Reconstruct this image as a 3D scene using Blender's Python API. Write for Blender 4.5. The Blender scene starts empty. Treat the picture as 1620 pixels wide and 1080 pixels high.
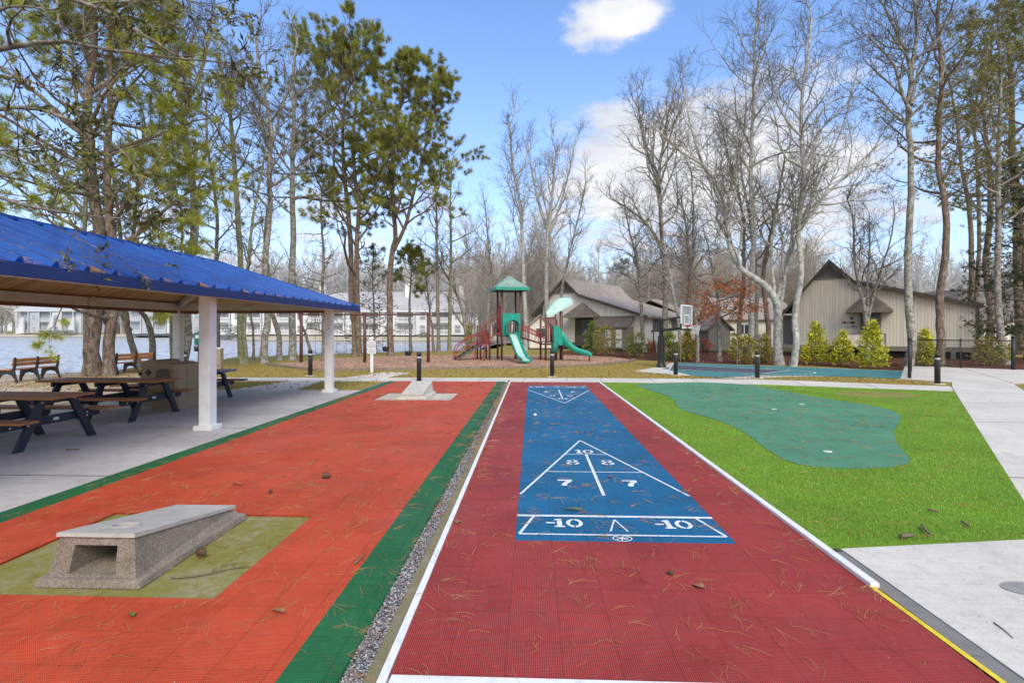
import bpy, math, random
import numpy as np
from mathutils import Vector, Matrix

R = math.radians
SC = bpy.context.scene
COL = SC.collection
TH = R(2.23)                       # the camera looks 2.23 degrees left of the courts' long axis
CT, ST = math.cos(TH), math.sin(TH)
EYE, FPX, HOR = 1.75, 820.0, 522.0


def at(u, v, D):
    """world point seen at photo pixel (u, v) at depth D metres"""
    r = (u - 810.0) / FPX * D
    return Vector((r * CT - D * ST, r * ST + D * CT, EYE - (v - HOR) / FPX * D))


def G(u, v, z=0.0):
    """world point on the level z below photo pixel (u, v)"""
    D = FPX * (EYE - z) / (v - HOR)
    p = at(u, v, D)
    return Vector((p.x, p.y, z))


# ------------------------------------------------------------------ materials
class NT:
    def __init__(s, name):
        s.m = bpy.data.materials.new(name)
        s.m.use_nodes = True
        s.t = s.m.node_tree
        s.b = s.t.nodes['Principled BSDF']

    def n(s, kind, **kw):
        nd = s.t.nodes.new(kind)
        for k, v in kw.items():
            setattr(nd, k, v)
        return nd

    def put(s, sock, val):
        if isinstance(val, bpy.types.NodeSocket):
            s.t.links.new(val, sock)
        elif val is not None:
            if isinstance(val, tuple) and len(val) == 3 and sock.type == 'RGBA':
                val = (*val, 1)
            sock.default_value = val

    def math(s, op, a, b=None, c=None, clamp=False):
        nd = s.n('ShaderNodeMath', operation=op)
        nd.use_clamp = clamp
        s.put(nd.inputs[0], a)
        if b is not None:
            s.put(nd.inputs[1], b)
        if c is not None:
            s.put(nd.inputs[2], c)
        return nd.outputs[0]

    def mix(s, f, a, b, blend='MIX'):
        nd = s.n('ShaderNodeMix', data_type='RGBA', blend_type=blend)
        s.put(nd.inputs[0], f)
        s.put(nd.inputs[6], a)
        s.put(nd.inputs[7], b)
        return nd.outputs[2]

    def ramp(s, f, stops, interp='LINEAR'):
        nd = s.n('ShaderNodeValToRGB')
        cr = nd.color_ramp
        cr.interpolation = interp
        while len(cr.elements) < len(stops):
            cr.elements.new(0.5)
        for e, (p, c) in zip(cr.elements, stops):
            e.position = p
            e.color = (*c, 1) if isinstance(c, tuple) else (c, c, c, 1)
        s.put(nd.inputs[0], f)
        return nd.outputs[0]

    def noise(s, vec, scale, detail=4, rough=0.6, dist=0.0):
        nd = s.n('ShaderNodeTexNoise')
        nd.inputs['Scale'].default_value = scale
        nd.inputs['Detail'].default_value = detail
        nd.inputs['Roughness'].default_value = rough
        nd.inputs['Distortion'].default_value = dist
        if vec is not None:
            s.put(nd.inputs['Vector'], vec)
        return nd.outputs['Fac']

    def pos(s):
        return s.n('ShaderNodeNewGeometry').outputs['Position']

    def objc(s):
        return s.n('ShaderNodeTexCoord').outputs['Object']

    def island(s):
        return s.n('ShaderNodeNewGeometry').outputs['Random Per Island']

    def scaled(s, vec, sx, sy, sz):
        nd = s.n('ShaderNodeMapping')
        nd.inputs['Scale'].default_value = (sx, sy, sz)
        s.put(nd.inputs['Vector'], vec)
        return nd.outputs[0]

    def sep(s, vec):
        nd = s.n('ShaderNodeSeparateXYZ')
        s.put(nd.inputs[0], vec)
        return nd.outputs

    def bump(s, h, strength=0.3, dist=0.01):
        nd = s.n('ShaderNodeBump')
        nd.inputs['Strength'].default_value = strength
        nd.inputs['Distance'].default_value = dist
        s.put(nd.inputs['Height'], h)
        s.t.links.new(nd.outputs[0], s.b.inputs['Normal'])

    def done(s, col, rough=0.7, metal=0.0, spec=None):
        s.put(s.b.inputs['Base Color'], col)
        s.put(s.b.inputs['Roughness'], rough)
        s.put(s.b.inputs['Metallic'], metal)
        if spec is not None:
            s.b.inputs['Specular IOR Level'].default_value = spec
        return s.m


def mat(name, c1, c2=None, scale=6.0, rough=0.7, bump=0.0, bdist=0.01, metal=0.0, world=False,
        stretch=None, detail=5, spec=None, lo=0.35, hi=0.65):
    n = NT(name)
    v = n.pos() if world else n.objc()
    if stretch:
        v = n.scaled(v, *stretch)
    if c2 is None:
        c2 = tuple(x * 0.82 for x in c1)
    f = n.noise(v, scale, detail)
    col = n.ramp(f, [(lo, c2), (hi, c1)])
    if bump:
        n.bump(f, bump, bdist)
    return n.done(col, rough, metal, spec)


def leafmat(name, cols, rough=0.55, noise=2.0, dark=0.55):
    n = NT(name)
    k = len(cols)
    c = n.ramp(n.island(), [(i / max(1, k - 1), cc) for i, cc in enumerate(cols)])
    f = n.noise(n.objc(), noise, 3)
    sh = n.ramp(f, [(0.38, dark), (0.62, 1.1)])
    return n.done(n.mix(1.0, c, sh, 'MULTIPLY'), rough, spec=0.3)


def tilemat(name, c):
    """snap-together court tiles: fine open grid, seams every 0.3 m, worn and slightly varied"""
    n = NT(name)
    x, y, z = n.sep(n.pos())
    k = 2 * math.pi / 0.0165
    a = n.math('MULTIPLY', n.math('SINE', n.math('MULTIPLY', n.math('ADD', x, y), k * 0.72)),
               n.math('SINE', n.math('MULTIPLY', n.math('SUBTRACT', x, y), k * 0.72)))
    hole = n.math('SMOOTHSTEP', a, 0.05, 0.55) if False else n.ramp(a, [(0.10, 1.05), (0.50, 0.22)])
    sx = n.math('PINGPONG', n.math('ADD', x, 0.14), 0.15)
    sy = n.math('PINGPONG', n.math('ADD', y, 0.10), 0.15)
    seam = n.math('MINIMUM', sx, sy)
    seamf = n.ramp(n.math('MULTIPLY', seam, 10.0), [(0.012, 0.72), (0.05, 1.0)])
    wn = n.n('ShaderNodeTexWhiteNoise', noise_dimensions='3D')
    fl = n.n('ShaderNodeCombineXYZ')
    n.put(fl.inputs[0], n.math('FLOOR', n.math('DIVIDE', n.math('ADD', x, 0.14), 0.3)))
    n.put(fl.inputs[1], n.math('FLOOR', n.math('DIVIDE', n.math('ADD', y, 0.10), 0.3)))
    n.put(wn.inputs['Vector'], fl.outputs[0])
    tv = n.math('ADD', n.math('MULTIPLY', wn.outputs['Value'], 0.11), 0.945)
    big = n.ramp(n.noise(n.pos(), 0.9, 6, 0.65), [(0.28, 0.72), (0.5, 0.97), (0.74, 1.16)])
    dust = n.noise(n.pos(), 14.0, 6, 0.7)
    col = n.mix(1.0, (*c, 1), hole, 'MULTIPLY')
    col = n.mix(1.0, col, seamf, 'MULTIPLY')
    col = n.mix(1.0, col, tv, 'MULTIPLY')
    col = n.mix(1.0, col, big, 'MULTIPLY')
    col = n.mix(n.math('MULTIPLY', n.math('SUBTRACT', dust, 0.52, clamp=True), 0.9, clamp=True), col, tuple(min(1, x * 1.3 + .06) for x in c))
    # sun-faded areas and damp, dirty stains
    fade = n.noise(n.pos(), 0.42, 7, 0.68, 0.6)
    col = n.mix(n.ramp(fade, [(0.50, 0.0), (0.72, 0.30)]), col, tuple(x * .72 + .10 for x in c))
    stain = n.noise(n.pos(), 2.3, 8, 0.74, 0.9)
    col = n.mix(n.ramp(stain, [(0.56, 0.0), (0.70, 0.42)]), col, tuple(x * .45 + .012 for x in c))
    n.bump(n.math('MULTIPLY', hole, 1.0), 0.5, 0.004)
    return n.done(col, 0.55, spec=0.25)


def concmat(name, c, dark=0.72, moss=None):
    n = NT(name)
    p = n.pos()
    f1 = n.noise(p, 0.7, 6, 0.62)
    f2 = n.noise(p, 9.0, 6, 0.7)
    f3 = n.noise(p, 130.0, 3, 0.6)
    col = n.mix(1.0, (*c, 1), n.ramp(f1, [(0.3, dark), (0.68, 1.06)]), 'MULTIPLY')
    col = n.mix(1.0, col, n.ramp(f2, [(0.28, 0.80), (0.5, 1.0), (0.75, 1.05)]), 'MULTIPLY')
    col = n.mix(1.0, col, n.ramp(f3, [(0.3, 0.84), (0.6, 1.03)]), 'MULTIPLY')
    brush = n.noise(n.scaled(p, 0.6, 30.0, 1.0), 1.0, 3)
    col = n.mix(1.0, col, n.ramp(brush, [(0.35, 0.95), (0.65, 1.03)]), 'MULTIPLY')
    if moss:
        g = n.math('ADD', n.math('MULTIPLY', n.noise(p, 2.4, 7, 0.68), 0.6), n.math('MULTIPLY', n.noise(p, 14, 4, 0.6), 0.4))
        col = n.mix(n.ramp(g, [(0.36, 0.0), (0.54, 0.92)]), col, moss)
    n.bump(n.math('ADD', f2, n.math('MULTIPLY', f3, 0.5)), 0.25, 0.006)
    return n.done(col, 0.85, spec=0.25)


def barkmat(name, c1, c2, lichen=None, amt=0.55, sc=1.0):
    n = NT(name)
    p = n.objc()
    q = n.scaled(p, 1, 1, 0.22)
    f = n.noise(q, 16 * sc, 6, 0.65, 0.6)
    col = n.ramp(f, [(0.33, c2), (0.62, c1)])
    if lichen:
        g = n.noise(p, 5.0 * sc, 7, 0.72, 0.8)
        col = n.mix(n.ramp(g, [(amt - 0.05, 0.0), (amt + 0.05, 0.9)]), col, lichen)
    n.bump(f, 0.9, 0.035)
    return n.done(col, 0.9, spec=0.15)


MT = {}


def build_materials():
    M = MT
    M['orange_tile'] = tilemat('orange_tile', (0.64, 0.086, 0.032))
    M['red_tile'] = tilemat('red_tile', (0.41, 0.050, 0.042))
    M['blue_tile'] = tilemat('blue_tile', (0.007, 0.155, 0.33))
    M['green_tile'] = tilemat('green_tile', (0.022, 0.165, 0.055))
    M['line'] = mat('court_paint', (0.80, 0.82, 0.83), (0.36, 0.47, 0.58), 34, 0.6, world=True, lo=0.3, hi=0.5)
    M['yellow_line'] = mat('yellow_paint', (0.85, 0.66, 0.03), (0.72, 0.52, 0.03), 12, 0.6, world=True)
    M['white_strip'] = mat('white_strip', (0.82, 0.82, 0.80), (0.66, 0.65, 0.62), 9, 0.5, world=True, lo=0.3, hi=0.5)
    M['path'] = concmat('path_concrete', (0.70, 0.655, 0.58), 0.82)
    M['slab'] = concmat('slab_concrete', (0.60, 0.585, 0.56), 0.72)
    M['kerb'] = concmat('kerb_concrete', (0.36, 0.315, 0.23), 0.6, moss=(0.20, 0.18, 0.09))
    M['kerb_grey'] = concmat('kerb_grey_concrete', (0.25, 0.24, 0.225), 0.7)
    M['pad'] = concmat('pad_concrete', (0.36, 0.32, 0.19), 0.68, moss=(0.21, 0.20, 0.035))
    M['pad_far'] = concmat('pad_far_concrete', (0.58, 0.54, 0.46), 0.85)
    M['patch_grey'] = concmat('patch_grey', (0.40, 0.38, 0.35), 0.7)
    M['joint'] = mat('joint', (0.09, 0.085, 0.075), (0.05, 0.048, 0.04), 20, 0.95, world=True)
    M['white'] = mat('white_paint', (0.80, 0.80, 0.79), (0.68, 0.67, 0.66), 5, 0.5, lo=0.25, hi=0.5)
    M['roof_blue'] = mat('roof_blue', (0.005, 0.09, 0.40), (0.004, 0.055, 0.27), 2.2, 0.24, spec=0.6)
    M['fascia'] = mat('fascia_blue', (0.010, 0.035, 0.17), (0.009, 0.028, 0.14), 4, 0.45)
    M['navy'] = mat('navy_frame', (0.018, 0.028, 0.05), (0.012, 0.018, 0.032), 8, 0.5, bump=0.15)
    M['black'] = mat('black_metal', (0.014, 0.014, 0.016), (0.03, 0.03, 0.03), 14, 0.45, lo=0.4, hi=0.7)
    M['silver'] = mat('reflective_band', (0.62, 0.64, 0.66), (0.5, 0.5, 0.5), 20, 0.35)
    M['tan'] = mat('tan_plastic', (0.36, 0.285, 0.195), (0.28, 0.22, 0.15), 60, 0.7, bump=0.25, bdist=0.004)
    M['tan_dark'] = mat('tan_dark', (0.15, 0.12, 0.088), (0.11, 0.09, 0.065), 60, 0.75, bump=0.2, bdist=0.004)
    M['label_white'] = mat('label_white', (0.74, 0.74, 0.72), (0.6, 0.6, 0.6), 30, 0.5)
    M['ink'] = mat('ink', (0.02, 0.02, 0.022), (0.03, 0.03, 0.03), 30, 0.6)
    M['ink_grey'] = mat('ink_grey', (0.25, 0.25, 0.27), (0.3, 0.3, 0.3), 30, 0.6)
    M['maroon'] = mat('maroon_metal', (0.20, 0.035, 0.03), (0.14, 0.03, 0.025), 6, 0.5)
    M['post_brown'] = mat('brown_metal', (0.15, 0.060, 0.042), (0.10, 0.045, 0.034), 6, 0.55)
    M['red_metal'] = mat('red_metal', (0.38, 0.035, 0.045), (0.28, 0.03, 0.035), 6, 0.45)
    M['teal'] = mat('teal_plastic', (0.012, 0.36, 0.26), (0.015, 0.28, 0.21), 4, 0.3, spec=0.5)
    M['teal_light'] = mat('teal_pale', (0.52, 0.72, 0.66), (0.36, 0.60, 0.54), 3, 0.4)  # leaf shade's own pale teal, and glare painted on the straight slide
    M['roof_sage'] = None
    M['hoop_orange'] = mat('hoop_red', (0.60, 0.035, 0.03), (0.5, 0.03, 0.03), 9, 0.45)
    M['net'] = mat('net_white', (0.75, 0.75, 0.73), (0.6, 0.6, 0.6), 9, 0.8)
    n = NT('backboard_glass')
    n.done((0.40, 0.46, 0.48, 1), 0.08)
    n.b.inputs['Alpha'].default_value = 0.55
    M['glass_board'] = n.m
    M['window'] = mat('window_glass', (0.035, 0.045, 0.055), (0.07, 0.08, 0.09), 1.3, 0.08, spec=0.7)
    M['far_window'] = mat('far_window', (0.26, 0.275, 0.29), (0.38, 0.39, 0.40), 0.5, 0.4)  # distance haze is mixed into these far building colours
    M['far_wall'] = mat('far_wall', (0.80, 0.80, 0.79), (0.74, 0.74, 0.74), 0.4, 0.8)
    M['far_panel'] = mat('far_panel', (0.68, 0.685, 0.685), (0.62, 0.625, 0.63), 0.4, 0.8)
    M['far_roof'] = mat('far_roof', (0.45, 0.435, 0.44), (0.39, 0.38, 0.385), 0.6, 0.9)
    M['hazy_wall'] = mat('hazy_wall', (0.66, 0.675, 0.69), (0.58, 0.60, 0.62), 0.3, 0.9)  # stronger distance haze painted into the next colours
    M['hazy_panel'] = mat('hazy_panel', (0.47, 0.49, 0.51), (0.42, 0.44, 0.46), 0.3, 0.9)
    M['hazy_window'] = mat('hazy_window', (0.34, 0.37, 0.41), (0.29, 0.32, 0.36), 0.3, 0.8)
    M['timber'] = mat('border_timber', (0.30, 0.245, 0.18), (0.19, 0.155, 0.115), 5, 0.9, bump=0.4, stretch=(1, 1, 3))
    M['cable'] = mat('chain_metal', (0.28, 0.28, 0.29), (0.2, 0.2, 0.2), 30, 0.4, metal=0.6)
    M['lamp_lens'] = mat('lamp_lens', (0.60, 0.57, 0.50), (0.5, 0.47, 0.42), 20, 0.35)
    M['beam_tan'] = mat('painted_beam', (0.66, 0.62, 0.56), (0.56, 0.52, 0.47), 3, 0.6, stretch=(1, 1, 1))
    M['beam_wood'] = mat('beam_wood', (0.24, 0.085, 0.035), (0.15, 0.05, 0.022), 3, 0.6, stretch=(4, 0.4, 4))
    M['green_box'] = mat('green_box', (0.01, 0.18, 0.13), (0.01, 0.13, 0.1), 9, 0.5)
    M['bird'] = mat('bird_feathers', (0.20, 0.17, 0.15), (0.5, 0.48, 0.45), 8, 0.8)
    M['orange_fish'] = mat('orange_fish', (0.36, 0.12, 0.02), (0.22, 0.07, 0.02), 12, 0.6)
    M['green_fish'] = mat('green_fish', (0.10, 0.12, 0.07), (0.06, 0.07, 0.05), 12, 0.6)
    M['cone'] = mat('cone_brown', (0.14, 0.085, 0.05), (0.07, 0.04, 0.025), 60, 0.85, bump=0.6)
    M['stick'] = mat('stick_brown', (0.24, 0.18, 0.125), (0.11, 0.08, 0.055), 40, 0.9, bump=0.5)
    M['dead_leaf'] = mat('dead_leaf', (0.36, 0.17, 0.07), (0.25, 0.11, 0.05), 30, 0.8)
    M['green_leaf'] = mat('green_leaf', (0.16, 0.20, 0.03), (0.10, 0.13, 0.03), 30, 0.6)
    M['cup_white'] = mat('cup_white', (0.78, 0.78, 0.76), (0.6, 0.6, 0.6), 30, 0.6)
    M['rubber'] = mat('swing_rubber', (0.012, 0.012, 0.014), (0.02, 0.02, 0.02), 12, 0.6)

    # cedar style planks of picnic tables and benches
    def plank(name, c1, c2):
        n = NT(name)
        p = n.scaled(n.objc(), 1.2, 26, 26)
        f = n.noise(p, 1.0, 5, 0.65, 0.5)
        g = n.noise(n.objc(), 2.2, 3)
        col = n.mix(1.0, n.ramp(f, [(0.3, c2), (0.66, c1)]), n.ramp(g, [(0.35, 0.82), (0.65, 1.12)]), 'MULTIPLY')
        n.bump(f, 0.2, 0.004)
        return n.done(col, 0.55)
    M['table_wood'] = plank('table_planks', (0.46, 0.20, 0.075), (0.28, 0.11, 0.042))
    M['bench_wood'] = plank('bench_planks', (0.52, 0.21, 0.055), (0.36, 0.13, 0.035))
    # tongue and groove ceiling
    n = NT('ceiling_boards')
    x, y, z = n.sep(n.objc())
    s_ = n.ramp(n.math('MULTIPLY', n.math('PINGPONG', y, 0.07), 14.0), [(0.04, 0.25), (0.16, 1.0)])
    wn = n.n('ShaderNodeTexWhiteNoise', noise_dimensions='1D')
    n.put(wn.inputs['W'], n.math('FLOOR', n.math('DIVIDE', y, 0.14)))
    c = n.ramp(wn.outputs['Value'], [(0, (0.56, 0.29, 0.10)), (1, (0.80, 0.48, 0.20))])
    g = n.noise(n.scaled(n.objc(), 0.6, 30, 1), 1.0, 4)
    c = n.mix(1.0, c, n.ramp(g, [(0.3, 0.72), (0.7, 1.1)]), 'MULTIPLY')
    M['ceiling'] = n.done(n.mix(1.0, c, s_, 'MULTIPLY'), 0.55)

    # vertical board siding
    def siding(name, c, pitch, line=0.52, axis=0):
        n = NT(name)
        x = n.sep(n.objc())[axis]
        s = n.math('PINGPONG', x, pitch / 2)
        l = n.ramp(n.math('MULTIPLY', s, 2.0 / pitch), [(0.10, line), (0.24, 1.0)])
        wn = n.n('ShaderNodeTexWhiteNoise', noise_dimensions='1D')
        n.put(wn.inputs['W'], n.math('FLOOR', n.math('DIVIDE', x, pitch)))
        col = n.mix(1.0, (*c, 1), l, 'MULTIPLY')
        col = n.mix(1.0, col, n.math('ADD', n.math('MULTIPLY', wn.outputs['Value'], 0.1), 0.94), 'MULTIPLY')
        st = n.noise(n.scaled(n.objc(), 2.5, 2.5, 0.35), 1.5, 5, 0.7)
        col = n.mix(1.0, col, n.ramp(st, [(0.3, 0.86), (0.65, 1.04)]), 'MULTIPLY')
        n.bump(l, 0.6, 0.012)
        return n.done(col, 0.8)
    M['siding'] = siding('beige_siding', (0.93, 0.86, 0.70), 0.22, 0.70)
    M['siding_plain'] = siding('pale_siding', (0.88, 0.84, 0.74), 0.11, 0.88)
    M['siding_grey'] = siding('grey_siding', (0.30, 0.285, 0.245), 0.2)
    M['trim'] = mat('taupe_trim', (0.31, 0.28, 0.225), (0.20, 0.18, 0.145), 3, 0.75)
    M['trim_dark'] = mat('dark_trim', (0.105, 0.092, 0.075), (0.075, 0.066, 0.055), 3, 0.8)
    M['door_slate'] = mat('slate_door', (0.10, 0.115, 0.14), (0.08, 0.09, 0.11), 3, 0.5)
    M['vent_grey'] = siding('gable_louver', (0.20, 0.19, 0.17), 0.12, 0.4, axis=2)
    M['crawl_dark'] = mat('crawl_space', (0.008, 0.008, 0.008), (0.014, 0.013, 0.012), 3, 0.9)  # near-black fill, painted shade for the crawl space and toss hole

    def shingle(name, c1, c2, c3, sc=1.0):
        n = NT(name)
        b = n.n('ShaderNodeTexBrick')
        n.put(b.inputs['Vector'], n.scaled(n.n('ShaderNodeTexCoord').outputs['UV'], sc, sc, 1))
        b.inputs['Color1'].default_value = (*c1, 1)
        b.inputs['Color2'].default_value = (*c2, 1)
        b.inputs['Mortar'].default_value = (*c3, 1)
        b.inputs['Scale'].default_value = 1.0
        b.inputs['Mortar Size'].default_value = 0.012
        b.inputs['Brick Width'].default_value = 0.30
        b.inputs['Row Height'].default_value = 0.14
        f = n.noise(n.objc(), 1.1, 6, 0.7)
        f2 = n.noise(n.objc(), 22, 4, 0.7)
        col = n.mix(1.0, b.outputs['Color'], n.ramp(f, [(0.3, 0.75), (0.7, 1.15)]), 'MULTIPLY')
        col = n.mix(1.0, col, n.ramp(f2, [(0.3, 0.7), (0.7, 1.2)]), 'MULTIPLY')
        return n.done(col, 0.92, spec=0.15)
    M['shingle'] = shingle('brown_shingle', (0.30, 0.25, 0.215), (0.22, 0.18, 0.155), (0.11, 0.09, 0.075))
    M['shingle_pale'] = shingle('weathered_shingle', (0.47, 0.41, 0.36), (0.38, 0.33, 0.29), (0.26, 0.22, 0.19))
    M['roof_sage'] = shingle('sage_shingle', (0.33, 0.47, 0.41), (0.25, 0.38, 0.33), (0.12, 0.2, 0.17))

    # exposed aggregate of the board boxes
    n = NT('aggregate')
    p = n.objc()
    vo = n.n('ShaderNodeTexVoronoi')
    vo.inputs['Scale'].default_value = 190
    n.put(vo.inputs['Vector'], p)
    c = n.ramp(n.sep(vo.outputs['Color'])[0], [(0, (0.20, 0.155, 0.115)), (0.4, (0.31, 0.255, 0.195)), (0.75, (0.38, 0.325, 0.26)), (1, (0.46, 0.42, 0.365))])
    st = n.noise(p, 2.6, 6, 0.7)
    c = n.mix(1.0, c, n.ramp(st, [(0.3, 0.55), (0.65, 1.05)]), 'MULTIPLY')
    n.bump(vo.outputs['Distance'], 0.6, 0.006)
    M['aggregate'] = n.done(c, 0.9, spec=0.2)
    M['board_top'] = concmat('smooth_board_top', (0.58, 0.545, 0.49), 0.62)
    M['board_far'] = concmat('pale_board', (0.60, 0.57, 0.50), 0.85)
    # grounds
    n = NT('lawn')
    p = n.pos()
    f1 = n.noise(p, 0.35, 6, 0.65)
    f2 = n.noise(p, 7.0, 6, 0.75)
    f3 = n.noise(p, 34.0, 4, 0.75)
    c = n.ramp(f2, [(0.25, (0.16, 0.125, 0.035)), (0.45, (0.33, 0.255, 0.07)), (0.6, (0.43, 0.335, 0.11)), (0.8, (0.50, 0.33, 0.16))])
    c = n.mix(n.ramp(f1, [(0.42, 0.0), (0.64, 0.5)]), c, (0.25, 0.25, 0.055))
    c = n.mix(1.0, c, n.ramp(f3, [(0.28, 0.5), (0.62, 1.15)]), 'MULTIPLY')
    n.bump(f3, 0.8, 0.03)
    M['lawn'] = n.done(c, 0.95, spec=0.1)

    def litter(name, cols, sc, dark=0.5):
        n = NT(name)
        p = n.pos()
        vo = n.n('ShaderNodeTexVoronoi')
        vo.inputs['Scale'].default_value = sc
        n.put(vo.inputs['Vector'], n.scaled(p, 1, 1.4, 1))
        k = len(cols)
        c = n.ramp(n.sep(vo.outputs['Color'])[0], [(i / (k - 1), x) for i, x in enumerate(cols)])
        f = n.noise(p, 1.1, 6, 0.65)
        c = n.mix(1.0, c, n.ramp(f, [(0.32, dark), (0.62, 1.1)]), 'MULTIPLY')
        n.bump(vo.outputs['Distance'], 0.8, 0.02)
        return n.done(c, 0.95, spec=0.1)
    M['mulch'] = litter('wood_chips', [(0.20, 0.09, 0.06), (0.46, 0.25, 0.165), (0.58, 0.36, 0.26), (0.68, 0.50, 0.38), (0.42, 0.20, 0.13)], 16, 0.72)
    M['bed'] = litter('leaf_mulch', [(0.05, 0.02, 0.014), (0.13, 0.05, 0.034), (0.20, 0.085, 0.05), (0.09, 0.04, 0.026), (0.26, 0.13, 0.06)], 22, 0.5)
    M['shore'] = litter('shore_gravel', [(0.40, 0.32, 0.22), (0.52, 0.44, 0.32), (0.62, 0.55, 0.43), (0.30, 0.20, 0.10)], 16, 0.7)
    M['gravel'] = litter('drain_gravel', [(0.02, 0.02, 0.022), (0.12, 0.115, 0.12), (0.28, 0.27, 0.28), (0.45, 0.44, 0.45), (0.07, 0.06, 0.055)], 62, 0.75)
    M['far_bank'] = mat('far_bank', (0.52, 0.46, 0.34), (0.44, 0.38, 0.27), 0.3, 0.95, world=True)

    def turfm(name, c1, c2, sc, straw=0.3):
        n = NT(name)
        p = n.pos()
        f = n.noise(p, sc, 4, 0.8)
        g = n.noise(p, 1.1, 5, 0.65)
        c = n.ramp(f, [(0.3, c2), (0.65, c1)])
        c = n.mix(1.0, c, n.ramp(g, [(0.3, 0.8), (0.7, 1.12)]), 'MULTIPLY')
        h = n.noise(n.scaled(p, 1, 1.6, 1), 2.3, 7, 0.75)
        c = n.mix(n.ramp(h, [(0.55, 0.0), (0.75, straw)]), c, (0.40, 0.24, 0.09))
        n.bump(f, 0.7, 0.012)
        return n.done(c, 0.8, spec=0.2)
    M['turf'] = turfm('artificial_turf', (0.20, 0.37, 0.03), (0.08, 0.18, 0.015), 90)
    M['putting'] = turfm('putting_green', (0.13, 0.34, 0.205), (0.055, 0.19, 0.11), 120, 0.2)
    M['putting_olive'] = turfm('olive_green', (0.30, 0.29, 0.08), (0.20, 0.20, 0.05), 90, 0.3)
    M['teal_court'] = concmat('teal_court', (0.075, 0.25, 0.265), 0.82)
    M['dark_key'] = concmat('dark_key', (0.10, 0.115, 0.15), 0.8)
    n = NT('blade')
    g_ = n.ramp(n.noise(n.pos(), 0.8, 6, 0.7), [(0.3, 0.62), (0.5, 0.95), (0.7, 1.28)])
    p_ = n.ramp(n.noise(n.pos(), 1.7, 7, 0.75), [(0.52, 0.0), (0.70, 0.55)])
    M['blade'] = n.done(n.mix(p_, n.mix(1.0, n.ramp(n.island(), [(0, (0.10, 0.25, 0.015)), (0.45, (0.23, 0.42, 0.03)), (0.8, (0.36, 0.52, 0.06)), (1, (0.50, 0.45, 0.15))]), g_, 'MULTIPLY'), (0.40, 0.38, 0.08)), 0.55, spec=0.3)
    n = NT('dry_blade')
    M['dry_blade'] = n.done(n.ramp(n.island(), [(0, (0.24, 0.19, 0.045)), (0.4, (0.40, 0.31, 0.085)), (0.75, (0.53, 0.40, 0.15)), (1, (0.28, 0.28, 0.06))]), 0.8, spec=0.15)
    n = NT('straw')
    M['straw'] = n.done(n.ramp(n.island(), [(0, (0.22, 0.09, 0.035)), (0.5, (0.42, 0.20, 0.075)), (1, (0.55, 0.34, 0.14))]), 0.7, spec=0.2)
    n = NT('litter_leaf')
    M['litter_leaf'] = n.done(n.ramp(n.island(), [(0, (0.16, 0.06, 0.025)), (0.4, (0.33, 0.14, 0.05)), (0.75, (0.48, 0.28, 0.12)), (1, (0.30, 0.10, 0.03))]), 0.8, spec=0.15)
    # water
    n = NT('lake_water')
    p = n.scaled(n.pos(), 1.0, 0.55, 1.0)
    f = n.noise(p, 2.3, 5, 0.62, 0.4)
    f2 = n.noise(p, 0.35, 4, 0.6)
    n.bump(n.math('ADD', f, n.math('MULTIPLY', f2, 1.2)), 0.42, 0.22)
    c = n.ramp(f, [(0.36, (0.16, 0.17, 0.17)), (0.50, (0.42, 0.425, 0.42)), (0.62, (0.84, 0.83, 0.81))])  # bright ripple flecks, the sky's reflection painted into the colour
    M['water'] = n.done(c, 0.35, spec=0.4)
    # bark and twigs
    M['bark_grey'] = barkmat('bark_grey', (0.28, 0.25, 0.205), (0.115, 0.10, 0.08), (0.47, 0.455, 0.40), 0.52)
    M['bark_pale'] = barkmat('bark_pale', (0.42, 0.395, 0.35), (0.19, 0.175, 0.15), (0.58, 0.56, 0.51), 0.5)
    M['bark_brown'] = barkmat('bark_brown', (0.29, 0.24, 0.19), (0.13, 0.105, 0.08), (0.40, 0.385, 0.31), 0.55)
    M['bark_pine'] = barkmat('bark_pine', (0.29, 0.21, 0.155), (0.06, 0.045, 0.034), (0.36, 0.33, 0.27), 0.58, 0.75)
    M['bark_moss'] = barkmat('bark_moss', (0.27, 0.24, 0.15), (0.13, 0.12, 0.07), (0.34, 0.36, 0.22), 0.5)
    M['twig'] = mat('twigs', (0.17, 0.145, 0.118), (0.09, 0.077, 0.063), 1.2, 0.9, lo=0.3, hi=0.7, spec=0.1)
    M['twig_pale'] = mat('twigs_pale', (0.20, 0.18, 0.15), (0.11, 0.10, 0.082), 1.2, 0.9, lo=0.3, hi=0.7, spec=0.1)
    M['twig_mid'] = mat('twigs_mid', (0.45, 0.395, 0.335), (0.34, 0.295, 0.25), 0.3, 0.95, lo=0.3, hi=0.7, spec=0.05)  # lightened: distance haze put into the twig colour
    M['twig_hazy'] = mat('twigs_hazy', (0.62, 0.60, 0.58), (0.54, 0.52, 0.505), 0.2, 0.95, lo=0.3, hi=0.7, spec=0.0)  # far twigs, haze painted in as pale grey
    M['needle'] = leafmat('pine_needles', [(0.16, 0.195, 0.035), (0.32, 0.34, 0.06), (0.48, 0.47, 0.10), (0.22, 0.25, 0.045)], 0.6, 0.8)
    M['needle_bright'] = leafmat('bright_needles', [(0.22, 0.26, 0.03), (0.40, 0.42, 0.05), (0.56, 0.54, 0.09), (0.28, 0.33, 0.04)], 0.6, 0.9, 0.62)
    M['needle_dark'] = leafmat('dark_needles', [(0.03, 0.055, 0.02), (0.065, 0.09, 0.03), (0.10, 0.125, 0.035)], 0.6, 0.9)
    M['needle_dull'] = leafmat('dull_needles', [(0.20, 0.195, 0.07), (0.32, 0.30, 0.10), (0.43, 0.39, 0.14)], 0.7, 0.8)
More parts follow.
